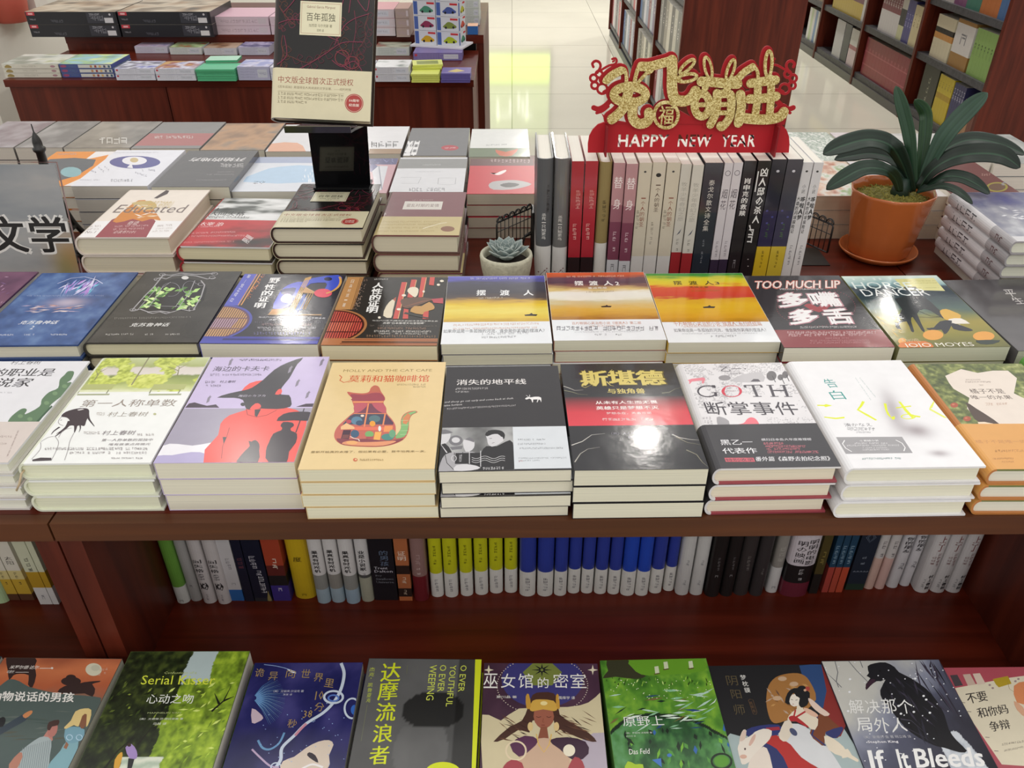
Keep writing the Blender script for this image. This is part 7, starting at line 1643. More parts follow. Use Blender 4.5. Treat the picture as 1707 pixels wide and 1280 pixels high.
# ------------------------------------------------------------------ lower deck: books lying in front of the shelf
def art_boy(s, w, l):
    s.view(0, 1060)
    def dusk(U, V):
        n = fbm(U * 4, V * 7, 6)
        return ramp(V + .12 * (n - .5), [(.3, '#4c5a58'), (.6, '#5c6a66'), (.72, '#7a6a5c'), (.80, '#b5603f'), (.92, '#d07a50'), (1, '#a85c40')])
    s.paint(dusk, -w / 2 + .0005, w / 2 - .0005, -l / 2 + .0005, l / 2 - .0005, 50, 60)
    s.poly([(-100, 360), (0, 330), (60, 285), (130, 300), (190, 335), (330, 370), (470, 390), (620, 400), (690, 440), (600, 640), (-300, 640)], '#56635f', 1)
    dk = '#3c2c2a'
    s.poly([(40, 150), (80, 130), (240, 135), (230, 200), (240, 260), (215, 340), (185, 320), (190, 260), (130, 250), (90, 260), (60, 290), (50, 220)], dk, 1)
    s.poly([(380, 370), (430, 330), (500, 320), (560, 305), (660, 296), (655, 306), (610, 318), (630, 350), (612, 402), (560, 380), (470, 385)], dk, 1); s.E((470, 300), 66, 30, dk, 20); s.E((470, 275), 34, 20, dk, 14)
    s.E((620, 222), 54, 42, '#d9d4bc', 24); s.E((632, 212), 30, 20, '#c9c6b0', 14); s.micro((660, 232), (715, 222), 14, '#d9b4a0'); s.micro((650, 262), (705, 250), 14, '#d9b4a0')
    s.T('米罗尔德·达尔', (60, 218), (265, 196), '#eae2da', .01, 1); s.line([(262, 214), (345, 214)], 4, '#eae2da'); s.E((345, 213), 8, 7, '#eae2da', 8); s.T('马爱农', (40, 246), (100, 228), '#eae2da', 0, 1); s.line([(102, 240), (190, 240)], 3, '#eae2da')
    s.Q('想和动物说话的男孩', (-230, 425), (485, 438), (-215, 362), '#f2eee8', .02)
    s.strokes(20, (-200, 480, 420, 700), ['#4a5a56', '#66706a', '#5c5c50'], 160, 12, (-10, 6), 3)
    s.poly([(-200, 700), (-60, 640), (50, 580), (150, 520), (180, 530), (170, 560), (80, 610), (-40, 680), (-200, 780)], '#3f4a54', 1); s.poly([(150, 525), (190, 498), (215, 495), (210, 515), (170, 545)], '#d08a5c', 1); s.poly([(-20, 560), (20, 535), (38, 555), (20, 600), (-20, 600)], '#2a2a2c', 1)
    s.poly([(270, 690), (320, 620), (345, 640), (350, 690), (300, 720)], '#c08478'); s.poly([(315, 620), (330, 580), (380, 580), (375, 640), (345, 670), (320, 660)], '#b97a70', 1); s.poly([(312, 615), (325, 570), (390, 555), (385, 590), (345, 600), (330, 625)], '#4a3430', 1)
    s.poly([(60, 860), (130, 770), (230, 690), (290, 665), (340, 690), (330, 790), (300, 900), (120, 930)], '#a8b4b6', 1)
    for i in range(14): s.line([(150 + i * 14, 740 - i * 4), (120 + i * 14, 910)], 3, '#7a8688')
    s.poly([(60, 850), (130, 770), (150, 800), (100, 900), (70, 900)], '#b9806c', 1)
    s.poly([(300, 900), (400, 760), (440, 700), (520, 700), (500, 800), (490, 920)], '#84aeb8', 1); s.poly([(430, 620), (490, 600), (560, 620), (545, 690), (440, 710)], '#7aa4b4', 1)
    s.poly([(530, 600), (520, 560), (560, 510), (590, 520), (570, 590), (545, 615)], '#8a5c44', 1)
    s.poly([(425, 605), (470, 560), (500, 500), (560, 480), (605, 490), (595, 560), (570, 605), (575, 520), (545, 530), (520, 600), (490, 590), (440, 615)], '#e2c888', 1)
    for x in (445, 510): s.ring((x + 15, 672), 20, 18, 5, '#b9d4e4', 12)
    s.poly([(420, 740), (440, 700), (455, 720), (440, 750)], '#9a6a50')
def art_park(s, w, l):
    s.view(0, 1060)
    def grove(U, V):
        n = fbm(U * 9, V * 10, 5); n2 = fbm(U * 26, V * 30, 12, 3); d = U - .52 - .2 * (n - .5) - .10 * (V - .6)
        g = ramp(n2 * .65 + n * .4, [(.25, '#4a5c1a'), (.5, '#7d9a2a'), (.75, '#a9c43a'), (.95, '#cfe06a')])
        k = ramp(n2 * .7 + n * .4, [(.3, '#12180a'), (.55, '#263016'), (.8, '#465222')])
        c = np.where((d > 0)[..., None], g, k)
        sky = (np.abs(U - .62 - .1 * (n - .5)) < .11) & (V > .80 + .1 * (n2 - .5))
        c = np.where(sky[..., None], np.array(H('#b9c9c9')), c)
        pth = (np.abs(U - .44 - .25 * (.32 - V)) < .16 + .10 * (n - .5)) & (V < .33)
        return np.where(pth[..., None], ramp(.5 + .5 * np.sin(V * 90 + n * 8), [(0, '#b5c4b0'), (1, '#e2e6d4')]), c)
    s.paint(grove, -w / 2 + .0005, w / 2 - .0005, -l / 2 + .0005, l / 2 - .0005, 160, 190)
    s.strokes(50, (560, 300, 1100, 600), ['#3a4a1c', '#5c6a2c', '#8a9a3c', '#20280f'], 46, 12, (-60, -10), 4)
    s.strokes(50, (1130, 280, 1560, 840), ['#b5d04a', '#8fb02f', '#d4e47a', '#6a8a24'], 60, 14, (-60, 0), 8)
    for q in ([(690, 880), (780, 760), (860, 690), (900, 640)], [(910, 720), (960, 660), (1010, 600)], [(1400, 500), (1480, 430), (1530, 330)], [(1450, 450), (1420, 380)], [(1480, 430), (1550, 400)]): s.line(q, 16, '#1a1a10', True)
    s.poly([(830, 740), (870, 715), (905, 760), (905, 810), (860, 815)], '#a58cc4', 1); s.poly([(850, 810), (890, 815), (865, 900), (840, 900)], '#2a2a2c'); s.poly([(760, 820), (800, 770), (812, 790), (780, 900), (755, 900)], '#d9a43c', 1); s.E((855, 722), 14, 12, '#3a2a24', 10)
    s.T('Confessions of a', (1085, 252), (1305, 236), '#c9d48a', 0, 1)
    s.Q('Serial Kisser', (930, 322), (1420, 322), (945, 262), '#dfe84a', .006)
    s.Q('心动之吻', (965, 448), (1275, 448), (980, 385), '#f0f2ea', -.004)
    s.T('MANNELIN VAN', (975, 515), (1200, 504), '#b9c48a', 0, 1); s.T('（美）文德琳·范·德拉安南 著', (922, 557), (1215, 542), '#e4e8da', 0, 1); s.T('马越 译', (1010, 590), (1105, 573), '#e4e8da', 0, 1)
def art_swirl(s, w, l):
    s.view(420, 1060)
    def deep(U, V):
        n = fbm(U * 5, V * 6, 3)
        return ramp(n, [(.2, '#1d2050'), (.55, '#2c2c64'), (.85, '#45427c')])
    s.paint(deep, -w / 2 + .0005, w / 2 - .0005, -l / 2 + .0005, l / 2 - .0005, 40, 50)
    r = random.Random(6)
    for k in range(34):
        a = -.9 + k * .055; s.line([(0 + 30 * math.cos(a), 410 + 20 * math.sin(a)), (110 * math.cos(a), 410 + 100 * math.sin(a)), (220 * math.cos(a + .1), 420 + 200 * math.sin(a + .1))], 4, ['#5a8ac0', '#3f6aa8', '#8ab4d8'][k % 3], True)
    s.poly([(0, 480), (50, 510), (75, 545), (40, 570), (0, 575)], '#c9b4c0', 1)
    W = '#c9d4e4'
    s.line(smooth_pts([(590, 180), (610, 250), (590, 350), (540, 440), (470, 510), (360, 580), (280, 660), (200, 740), (190, 820), (150, 880)]), 20, W)
    s.line(smooth_pts([(360, 580), (320, 620), (285, 660)]), 18, '#c98a9c')
    s.ring((540, 405), 62, 40, 15, W, 28); s.ring((540, 412), 34, 20, 12, '#5a7ac4', 20); s.ring((665, 480), 52, 66, 13, W, 26); s.E((680, 490), 26, 34, '#3a6ac0', 16)
    s.line(smooth_pts([(40, 690), (70, 740), (120, 750), (180, 710), (215, 640)]), 14, '#6a9ac4'); s.line(smooth_pts([(0, 750), (50, 800), (120, 860), (180, 870)]), 12, '#b9a4c4'); s.ring((160, 870), 34, 30, 9, W, 18)
    s.poly([(205, 830), (280, 800), (360, 740), (440, 700), (510, 690), (540, 720), (510, 790), (490, 900), (210, 900)], '#d9c9b9', 1); s.poly([(380, 770), (420, 790), (440, 840), (400, 820), (365, 790)], '#2c2430', 1); s.line(smooth_pts([(330, 880), (400, 850), (470, 870)]), 14, '#efeaea')
    s.line(smooth_pts([(80, 190), (160, 200), (240, 220), (290, 245)]), 5, '#8fa4d0'); s.poly([(230, 220), (290, 235), (292, 250), (255, 240)], '#e6eaf4')
    g = '#a58a5c'
    for ch, x, y, rt in (('诡', 50, 245, 0), ('异', 140, 268, 0), ('向', 255, 250, .2), ('世', 355, 250, .1), ('界', 440, 275, .2), ('里', 510, 310, .35), ('分', 445, 470, .3), ('秒', 265, 580, .25)):
        s.Q(ch, (x - 34, y + 26), (x + 26, y + 26 + 22 * rt), (x - 22, y - 30), g, 0, 1)
    s.Q('10', (415, 425), (470, 420), (425, 368), g, 0, 1); s.Q('38', (335, 545), (395, 540), (345, 495), g, 0, 1)
    s.T('（美）艾丽芙·沙法克 著', (140, 375), (345, 358), '#c4c4d4', 0, 1); s.T('某某 译', (205, 395), (268, 382), '#c4c4d4', 0, 1)
    s.dots([(r.uniform(60, 620), r.uniform(440, 860)) for _ in range(40)], 4, '#9ab4e0', 6)
def smooth_pts(p): return smoothp(p, 5)
def art_dharma(s, w, l):
    s.view(590, 1090, 6.735)
    def bw(U, V):
        n = fbm(U * 5, V * 5, 4); g = .11 + .14 * fbm(U * 2, V * 3, 9)
        hat = ((U - .62) / .26) ** 2 + ((V - .66) / .12) ** 2
        g = np.where(hat < 1, .03, g); g = np.where((U > .80), g * .45, g)
        face = ((U - .55) / .22) ** 2 + ((V - .42) / .20) ** 2
        g = np.where((face < 1) & (V < .56), .16 + .10 * n, g)
        return np.repeat((g * .62)[..., None], 3, -1)
    s.paint(bw, -w / 2 + .0005, w / 2 - .0005, -l / 2 + .0005, l / 2 - .0005, 60, 70)
    ye = '#d9e32a'
    s.poly([(1362, 60), (1444, 58), (1415, 1400), (1318, 1400)], ye)
    for i, ch in enumerate('达摩流浪者'):
        x, y = ((415, 205), (382, 415), (358, 650), (325, 890), (285, 1135))[i]
        s.Q(ch, (x - 120, y + 108), (x + 98, y + 100), (x - 95, y - 100), ye, .014)
    for i, ch in enumerate('杰克·凯鲁亚克'):
        s.Q(ch, (175 - i * 6 - 5, 195 + i * 58), (230 - i * 8, 195 + i * 58), (182 - i * 6, 150 + i * 58), '#b9c44a', .01, 1) if ch != '·' else s.E((192, 272), 6, 6, '#b9c44a', 8)
    s.line([(150, 570), (80, 980)], 3, '#8a8f60'); s.line([(600, 130), (592, 220)], 3, '#7a8040')
    for x0, x1, tx, ya, yb in ((1200, 1258, 'O EVER', 128, 425), (1080, 1140, 'YOUTHFUL', 128, 590), (968, 1030, 'O EVER', 125, 425), (852, 922, 'WEEPING', 125, 520)):
        sl = -.10
        s.Q(tx, (x0, ya), (x0 + sl * (yb - ya) * 1.0 - 4, yb), (x1 + 10, ya), '#d4de5a', 0)
    for x in (665, 690, 720): s.micro((x, 130), (x - 8, 235), 16, '#8f9648')
    s.E((1000, 1340), 205, 128, ye, 32)
def art_witch(s, w, l):
    s.view(850, 1060)
    def plum(U, V): return ramp(fbm(U * 4, V * 5, 7), [(.2, '#3a2434'), (.7, '#54384a')])
    s.paint(plum, -w / 2 + .0005, w / 2 - .0005, -l / 2 + .0005, l / 2 - .0005, 24, 30)
    s.E((215, 290), 270, 185, '#3f3c78', 40); s.E((215, 240), 130, 100, '#7a8440', 6)
    s.poly([(-60, 560), (60, 480), (380, 470), (520, 440), (600, 375), (620, 400), (660, 900), (-180, 900), (-200, 520)], '#d6c9a4', 1); s.poly([(460, 700), (640, 640), (665, 900), (430, 900)], '#b9aebb', 1)
    st_ = lambda x, y, a, c: s.poly([(x, y - a), (x + a * .2, y - a * .2), (x + a, y), (x + a * .2, y + a * .2), (x, y + a), (x - a * .2, y + a * .2), (x - a, y), (x - a * .2, y - a * .2)], c)
    for k in range(8): a = k * PI / 4; s.poly([(212 + 12 * math.cos(a + .6), 225 + 10 * math.sin(a + .6)), (212 + 70 * math.cos(a), 225 + 46 * math.sin(a)), (212 + 12 * math.cos(a - .6), 225 + 10 * math.sin(a - .6))], '#1a1822')
    st_(548, 225, 34, '#e6dcc0'); st_(-140, 225, 34, '#e6dcc0')
    for rr, nn in ((1.0, 40),):
        s.dots([(215 + 300 * math.cos(k * PI / nn), 330 + 190 * math.sin(k * PI / nn)) for k in range(2 * nn)], 4, '#d9cdb9', 6)
    hr = '#4c3028'
    s.poly([(150, 390), (210, 372), (290, 380), (320, 440), (330, 520), (420, 580), (520, 640), (575, 700), (500, 690), (400, 650), (330, 620), (300, 640), (290, 560), (150, 560), (130, 640), (60, 620), (-30, 680), (-110, 700), (0, 600), (80, 560), (120, 470)], hr, 1)
    s.strokes(36, (-60, 520, 540, 690), ['#6a4636', '#3a2420', '#7d5840'], 90, 7, (10, 40), 5, lambda x, y: abs(x - 215) > 110)
    s.poly([(160, 500), (220, 480), (285, 500), (285, 570), (240, 612), (205, 612), (165, 570)], '#a0604c', 1); s.poly([(205, 600), (245, 600), (260, 700), (180, 700)], '#8f543f')
    for x in (190, 258): s.line([(x - 16, 534), (x, 540), (x + 16, 534)], 4, '#4a2420')
    s.line([(222, 545), (216, 570), (228, 572)], 3, '#7a4030'); s.line([(208, 590), (232, 590)], 5, '#7a342c')
    s.poly([(130, 480), (150, 430), (200, 420), (290, 430), (315, 480), (290, 498), (220, 486), (150, 500)], '#d4a84c', 1); s.E((225, 446), 24, 14, '#f0dc9a', 12); s.poly([(110, 480), (105, 400), (125, 385), (140, 470)], '#c9983f', 1); s.poly([(330, 480), (322, 390), (305, 395), (308, 470)], '#c9983f', 1)
    for x in (135, 308): s.E((x, 600), 18, 30, '#e0c48a', 14)
    s.poly([(60, 900), (110, 720), (180, 680), (270, 680), (340, 720), (400, 900)], '#cfae94', 1); s.poly([(0, 720), (100, 660), (190, 690), (130, 760), (60, 800)], '#5a3050', 1); s.poly([(260, 690), (380, 670), (500, 700), (520, 780), (430, 830), (330, 750)], '#40283c', 1)
    s.line([(175, 650), (190, 720), (225, 770), (260, 720), (275, 650)], 7, '#e0b860'); s.ring((40, 760), 66, 62, 12, '#e6d4b4', 26); s.E((392, 758), 40, 40, '#efe6cf', 22); s.poly([(390, 860), (430, 800), (480, 830), (490, 900), (390, 900)], '#a84850', 1); s.poly([(-40, 860), (10, 820), (80, 840), (80, 900), (-40, 900)], '#a84850', 1)
    for i, ch in enumerate('巫女馆的密室'):
        x = -128 + i * 116; k = .72 if ch == '的' else 1
        s.T(ch, (x - 48 * k, 345), (x + 48 * k, 345 - 95 * k), '#f2f0ea', .004)
    s.T('夏川晶 著', (-90, 412), (45, 396), '#f0ece4', 0, 1); s.T('周庠宇 译', (322, 420), (430, 400), '#f0ece4', 0, 1)
def art_field(s, w, l):
    s.view(850, 1060)
    def meadow(U, V):
        n = fbm(U * 6, V * 7, 8); n2 = fbm(U * 20, V * 24, 3)
        edge = .64 - .55 * (U - .45) ** 2 + .06 * (n - .5)
        g = ramp(n2 * .5 + n * .55, [(.25, '#3a6a24'), (.5, '#5c9430'), (.75, '#8aba3c'), (.95, '#b9dc5a')])
        p = ramp(n * .7 + n2 * .35, [(.2, '#1d3a24'), (.45, '#2f5c34'), (.62, '#4f8a48'), (.8, '#6aa070'), (.95, '#3f6a9a')])
        c = np.where((V > edge)[..., None], g, p)
        return np.where((np.abs(V - edge) < .012)[..., None], np.array(H('#1a2c1c')), c)
    s.paint(meadow, -w / 2 + .0005, w / 2 - .0005, -l / 2 + .0005, l / 2 - .0005, 140, 170)
    s.poly([(640, 160), (780, 152), (830, 220), (900, 265), (830, 285), (700, 270), (610, 280), (650, 230)], '#3c3c28', 1); s.poly([(790, 160), (1000, 150), (1260, 150), (1290, 230), (1000, 260), (870, 255), (810, 210)], '#6aa02c', 1)
    for x, y in ((970, 225), (1030, 195), (1195, 190)): s.poly([(x - 14, y - 22), (x + 12, y - 26), (x + 20, y + 20), (x - 8, y + 25)], '#d4dcb9'); s.line([(x - 15, y + 28), (x + 22, y + 22)], 8, '#5a4a2a')
    s.strokes(40, (640, 270, 1330, 330), ['#3a5c1c', '#9aca4a', '#2c4416', '#cfe88a'], 26, 8, (60, 120), 5)
    s.strokes(44, (680, 360, 1400, 620), ['#dcecdc', '#8fc49a', '#1c3424', '#b9d8c4', '#7a6a3c', '#2a4a7a'], 110, 13, (-35, 10), 6)
    s.strokes(30, (720, 600, 1450, 860), ['#7ab83c', '#1c3020', '#3a6ab0', '#5a9a44', '#16281a'], 70, 24, (40, 110), 7)
    s.poly([(780, 830), (830, 850), (880, 850), (870, 900), (760, 900)], '#a9c832', 1); s.poly([(940, 820), (1000, 810), (1005, 870)], '#4a7ac4'); s.E((1055, 790), 16, 12, '#4a7ac4', 10); s.E((1400, 830), 50, 40, '#5c9a34', 16); s.ring((1400, 830), 66, 50, 14, '#1c2c1c', 22)
    s.dots([(random.Random(k).uniform(660, 1350), random.Random(k + 99).uniform(290, 420)) for k in range(50)], 4, '#e6f0c4', 5)
    s.T('原野上', (752, 600), (1010, 528), '#f2f4ee', .004); s.T('（奥）罗伯特·泽塔勒 著', (768, 650), (940, 634), '#dce4d8', 0, 1); s.T('刘沉沉 译', (770, 670), (832, 658), '#dce4d8', 0, 1)
    s.Q('Das Feld', (790, 785), (925, 780), (788, 750), '#f2f4ee', 0)
def art_kimono(s, w, l):
    s.view(1160, 1090, 5.69)
    s.R((-400, 1500), (2200, -300), '#1b1a1d')
    s.poly([(285, 785), (420, 780), (700, 760), (1400, 700), (1700, 1100), (1700, 1300), (450, 1300)], '#a9b9b9', 1); s.poly([(980, 110), (1190, 100), (1250, 350), (1220, 500), (1130, 480)], '#2c4a7c', 1); s.poly([(1190, 100), (1300, 300), (1420, 680), (1300, 800), (1200, 560), (1240, 350)], '#8a2c28', 1)
    s.poly([(668, 420), (690, 300), (760, 220), (880, 185), (1000, 190), (1080, 260), (1140, 430), (1000, 560), (800, 650), (720, 640), (680, 540)], '#a8743c', 2)
    s.strokes(24, (690, 220, 1060, 620), ['#8a5c30', '#c49458', '#6a4a3c', '#b9a08c'], 80, 20, (-60, 60), 6, lambda x, y: ((x - 880) / 190) ** 2 + ((y - 400) / 190) ** 2 < 1)
    for x, y in ((770, 420), (820, 235), (930, 285)): s.E((x, y), 42, 22, '#c9a888', 14)
    s.poly([(480, 720), (600, 680), (780, 670), (830, 740), (700, 790), (500, 790)], '#2c3470', 1); s.poly([(660, 700), (790, 690), (800, 720), (690, 730)], '#a02c3c')
    s.poly([(640, 830), (760, 770), (900, 850), (980, 960), (1180, 1100), (1250, 1300), (900, 1300), (830, 1010)], '#b4302c', 1); s.poly([(600, 880), (700, 860), (830, 980), (920, 1300), (560, 1300)], '#2c3468', 1)
    s.poly([(780, 760), (900, 660), (1040, 690), (1160, 800), (1260, 900), (1380, 1080), (1420, 1200), (1180, 1090), (1000, 980), (900, 860)], '#d9dadc', 1); s.poly([(1080, 750), (1150, 600), (1210, 560), (1300, 640), (1380, 720), (1340, 800), (1230, 740), (1220, 870), (1160, 840)], '#7c4428', 1); s.line([(1150, 590), (1100, 770), (1230, 870)], 16, '#30366c'); s.poly([(1230, 740), (1380, 690), (1390, 730), (1330, 800), (1260, 780)], '#33386e', 1)
    sk = '#e9dcc6'
    s.poly([(880, 590), (960, 520), (1060, 540), (1160, 620), (1130, 720), (1060, 690), (1000, 640), (880, 640)], sk, 1); s.poly([(1215, 780), (1300, 800), (1400, 880), (1420, 930), (1380, 970), (1260, 910)], sk, 1); s.poly([(1380, 930), (1440, 900), (1480, 960), (1540, 1000), (1530, 1025), (1440, 980), (1390, 990)], sk, 1); s.poly([(790, 760), (840, 640), (900, 640), (920, 720), (860, 830), (800, 810)], '#e2d6c4', 1)
    s.poly([(880, 600), (920, 585), (960, 600), (1070, 690), (1040, 690), (950, 640), (900, 640)], '#b42c30', 1); s.line([(930, 590), (945, 530)], 14, '#b42c30'); s.line([(950, 600), (1040, 545)], 16, '#b42c30'); s.E((925, 740), 46, 26, '#4a5070', 18, .8)
    s.poly([(955, 530), (960, 480), (1010, 500), (1020, 530)], sk); s.poly([(890, 430), (910, 390), (970, 380), (1000, 430), (980, 480), (930, 500), (890, 470)], '#efe6d8', 1)
    s.poly([(845, 460), (870, 370), (930, 325), (1020, 330), (1080, 370), (1070, 450), (1050, 490), (1000, 510), (975, 470), (985, 420), (950, 400), (930, 370), (900, 400), (885, 450), (895, 480)], '#17171a', 1); s.E((1005, 325), 38, 24, '#17171a', 14); s.line([(900, 432), (920, 436)], 5, '#2a2424'); s.line([(945, 440), (965, 436)], 5, '#2a2424'); s.line([(915, 475), (930, 477)], 5, '#a02c30')
    s.E((1060, 330), 22, 22, '#b4483c', 12); s.E((1035, 345), 14, 12, '#dcb090', 10); s.poly([(1065, 420), (1110, 440), (1190, 510), (1270, 570), (1220, 590), (1130, 530), (1080, 470)], '#e6cdbd', 1); s.poly([(1020, 510), (1090, 530), (1160, 580), (1130, 600), (1050, 560)], '#e2b9a0', 1)
    rb = '#e9dfd2'
    s.poly([(395, 900), (410, 850), (420, 780), (450, 720), (480, 730), (470, 800), (540, 760), (560, 740), (640, 710), (720, 730), (700, 810), (640, 870), (560, 960), (500, 1030), (440, 1050), (420, 1000)], rb, 1); s.poly([(415, 830), (430, 760), (460, 720), (478, 740), (465, 810)], '#dcc4b4', 1); s.poly([(500, 860), (530, 790), (565, 760), (560, 810), (520, 870)], '#d9b4a4', 1); s.E((466, 902), 9, 11, '#4c3434', 10); s.E((450, 975), 34, 20, '#d9b09c', 14); s.poly([(560, 950), (640, 880), (700, 960), (740, 1300), (480, 1300), (500, 1040)], '#e6d9cc', 1)
    for ch, a, b, c in (('阴', (300, 300), (405, 300), (278, 208)), ('阳', (345, 425), (440, 425), (322, 340)), ('师', (375, 580), (475, 578), (352, 480))): s.Q(ch, a, b, c, '#5c5038', .004)
    for i, ch in enumerate('梦枕貘'): s.Q(ch, (428 + 19 * i, 248 + 60 * i), (482 + 19 * i, 248 + 60 * i), (415 + 19 * i, 200 + 60 * i), '#eeece6', .004)
    s.line([(498, 440), (512, 430), (540, 436), (580, 555), (570, 575), (545, 572), (498, 440)], 4, '#6a5038'); s.V('晴明卷', (518, 450), (560, 560), 24, '#6a5038', .01, 1)
def art_crow(s, w, l):
    s.view(1277, 1060)
    def night(U, V):
        n = fbm(U * 5, V * 6, 4); n2 = fbm(U * 16, V * 20, 9)
        a = V * .7 + (1 - U) * .45 + .22 * (n - .5)
        c = ramp(a, [(.2, '#1d1c26'), (.45, '#33323f'), (.62, '#54566a'), (.75, '#8e92a4'), (.9, '#c4c3bd'), (1.1, '#d3d0c6')])
        sn = (((U - .78) / .16) ** 2 + ((V - .30) / .26) ** 2 < .8 + .7 * (n2 - .5)) | (((U - .55) / .10) ** 2 + ((V - .20) / .12) ** 2 < .9 + .9 * (n2 - .5))
        return np.where(sn[..., None], ramp(n2, [(.2, '#8a93a4'), (.6, '#d4d9e0')]), c)
    s.paint(night, -w / 2 + .0005, w / 2 - .0005, -l / 2 + .0005, l / 2 - .0005, 150, 190)
    s.strokes(16, (1000, 170, 1240, 500), ['#1a1820', '#2c2734', '#3a3040'], 300, 12, (50, 75), 4)
    for q in ([(455, 165), (475, 240), (465, 300), (480, 340)], [(545, 165), (600, 230), (680, 310)], [(390, 240), (450, 290), (500, 340)], [(620, 160), (640, 210)]): s.line(q, 5, '#6a6a70')
    bk = '#15141a'
    s.poly([(665, 355), (660, 320), (690, 280), (665, 265), (680, 245), (672, 200), (720, 180), (790, 175), (850, 205), (880, 240), (960, 280), (1060, 350), (1130, 430), (1180, 520), (1210, 620), (1260, 690), (1330, 760), (1280, 770), (1180, 740), (1130, 730), (1060, 700), (960, 640), (880, 560), (820, 480), (770, 420), (755, 360), (790, 290), (760, 300), (730, 300), (690, 330)], bk, 1)
    s.poly([(662, 358), (662, 320), (700, 285), (725, 295), (690, 330)], '#3a2030', 1); s.E((752, 232), 8, 8, '#000000', 8)
    s.strokes(34, (800, 300, 1170, 690), ['#23222c', '#2c2a38', '#0e0d12', '#3a3444'], 120, 12, (35, 75), 8, lambda x, y: y > 260 + (x - 800) * .35 and y < 480 + (x - 820) * .85)
    s.line([(890, 550), (960, 560), (1040, 630)], 10, '#4a4654', True); s.line([(910, 600), (1010, 650), (1130, 720)], 8, '#3a3644', True)
    r = random.Random(9); s.dots([(r.uniform(380, 1400), r.uniform(170, 830)) for _ in range(90)], 5, '#e6e6ec', 6); s.dots([(r.uniform(500, 1300), r.uniform(190, 700)) for _ in range(14)], 9, '#f2f2f6', 7)
    for row, y, x0, x1 in (('解决那个', 515, 540, 975), ('局外人', 635, 590, 935)):
        n = len(row); st_ = (x1 - x0) / n
        for i, ch in enumerate(row): s.Q(ch, (x0 + i * st_ + 18, y), (x0 + (i + 1) * st_ + 4, y - 3), (x0 + i * st_, y - 92), '#f2f1ee', .006)
    s.T('（美）斯蒂芬·金 著 韩立峰 译', (650, 680), (955, 655), '#c4c3c9', .004, 1); s.T('Stephen King', (678, 714), (870, 690), '#eceaf0', .02, 1)
    s.Q('If', (700, 880), (800, 878), (672, 758), '#f4f3f2', .02); s.Q('It', (890, 880), (960, 878), (858, 752), '#f4f3f2', .02); s.Q('Bleeds', (1000, 872), (1450, 862), (975, 748), '#f4f3f2', .02)
def art_argue(s, w, l):
    s.view(1277, 1060)
    s.R((-500, 1400), (2800, -300), '#b0505c')
    s.poly([(1250, 345), (1620, 275), (1720, 262), (2100, 250), (2300, 900), (1560, 850), (1330, 530)], '#e0d6bd')
    s.poly([(1500, 285), (1600, 265), (1625, 315), (1540, 340), (1520, 320)], '#b59a2c'); s.line([(1600, 310), (1610, 350), (1640, 370)], 3, '#a08a5c')
    for x, y, c in ((1255, 290, '#4c4448'), (1340, 285, '#c9b0a0'), (1405, 280, '#d9c4b4')): s.poly([(x - 38, y - 30), (x + 10, y - 34), (x + 48, y + 36), (x - 5, y + 44)], c)
    for row, x, y in (('不要', 1340, 450), ('和你妈', 1410, 545), ('争辩', 1490, 635)):
        for i, ch in enumerate(row): s.Q(ch, (x + i * 68, y - i * 12), (x + i * 68 + 64, y - 10 - i * 12), (x + i * 68 - 22, y - 66 - i * 10), '#35302e', .012)
    s.poly([(1640, 330), (1720, 300), (1800, 320), (1760, 440), (1660, 440)], '#d98a5c', 1); s.poly([(1640, 430), (1700, 470), (1720, 540), (1660, 490)], '#d9a888', 1)
    s.micro((1560, 725), (1720, 700), 14, '#8a8074'); s.micro((1575, 765), (1720, 735), 12, '#8a8074'); s.dots([(1480, 325), (1500, 345), (1650, 300), (1670, 285)], 9, '#a08a8a', 6)
    for x, y in ((1310, 440), (1350, 500), (1470, 670), (1530, 760)): s.line([(x - 20, y), (x + 8, y + 2)], 4, '#6a5a58')
ZL = DECK + .0004
def lay(tl, tr, L=.208, bl=None, br=None):
    """books whose near ends are out of the picture: head end from the photo, length L"""
    def geo(z):
        a, b = at_z(tl[0], tl[1], z), at_z(tr[0], tr[1], z); d = b - a
        r = math.atan2(d.y, d.x); r = max(-.06, min(.06, r)) + ROT
        c = (a + b) / 2 - Vector((-math.sin(r), math.cos(r), 0)) * L / 2
        return c.x, c.y, r, d.length, L
    return geo
ROT = 0.0
N3, T3 = 3, .0246
stack('dusk orange and grey paperback with a couple and a bear like cloud', ZL, N3, T3, lay((6, 1096), (205, 1098)), art_boy, cov='#6a5c50', mat='print')
stack('leafy park paperback with yellow script over trees', ZL, 3, .0262, lay((217, 1086), (418, 1085)), art_park, cov='#4a5a34', mat='print')
stack('indigo paperback with flowing white ribbons and gold characters', ZL, N3, T3, lay((424, 1105), (606, 1104)), art_swirl, cov='#2c2c64', mat='gloss')
stack('black paperback with tall yellow green title and a yellow stripe', ZL, 3, .0252, lay((614, 1097), (804, 1099)), art_dharma, cov='#26262a', mat='print')
stack('plum paperback with a gold crowned woman', ZL, N3, T3, lay((806, 1105), (997, 1106)), art_witch, cov='#4a3040', mat='print')
stack('green painted meadow paperback with white title', ZL, 3, .0252, lay((999, 1101), (1178, 1097)), art_field, cov='#4f8034', mat='print')
stack('black paperback with a kimono woman and a white rabbit', ZL, N3, T3, lay((1180, 1110), (1372, 1107)), art_kimono, cov='#1b1a1d', mat='matte')
stack('slate paperback with a crow in falling snow', ZL, 3, .0252, lay((1368, 1102), (1566, 1099)), art_crow, cov='#33323f', mat='matte')
stack('dusty red paperback with a cream note and paper tabs', ZL, N3, T3, lay((1570, 1113), (1768, 1111)), art_argue, cov='#b0505c', mat='print')
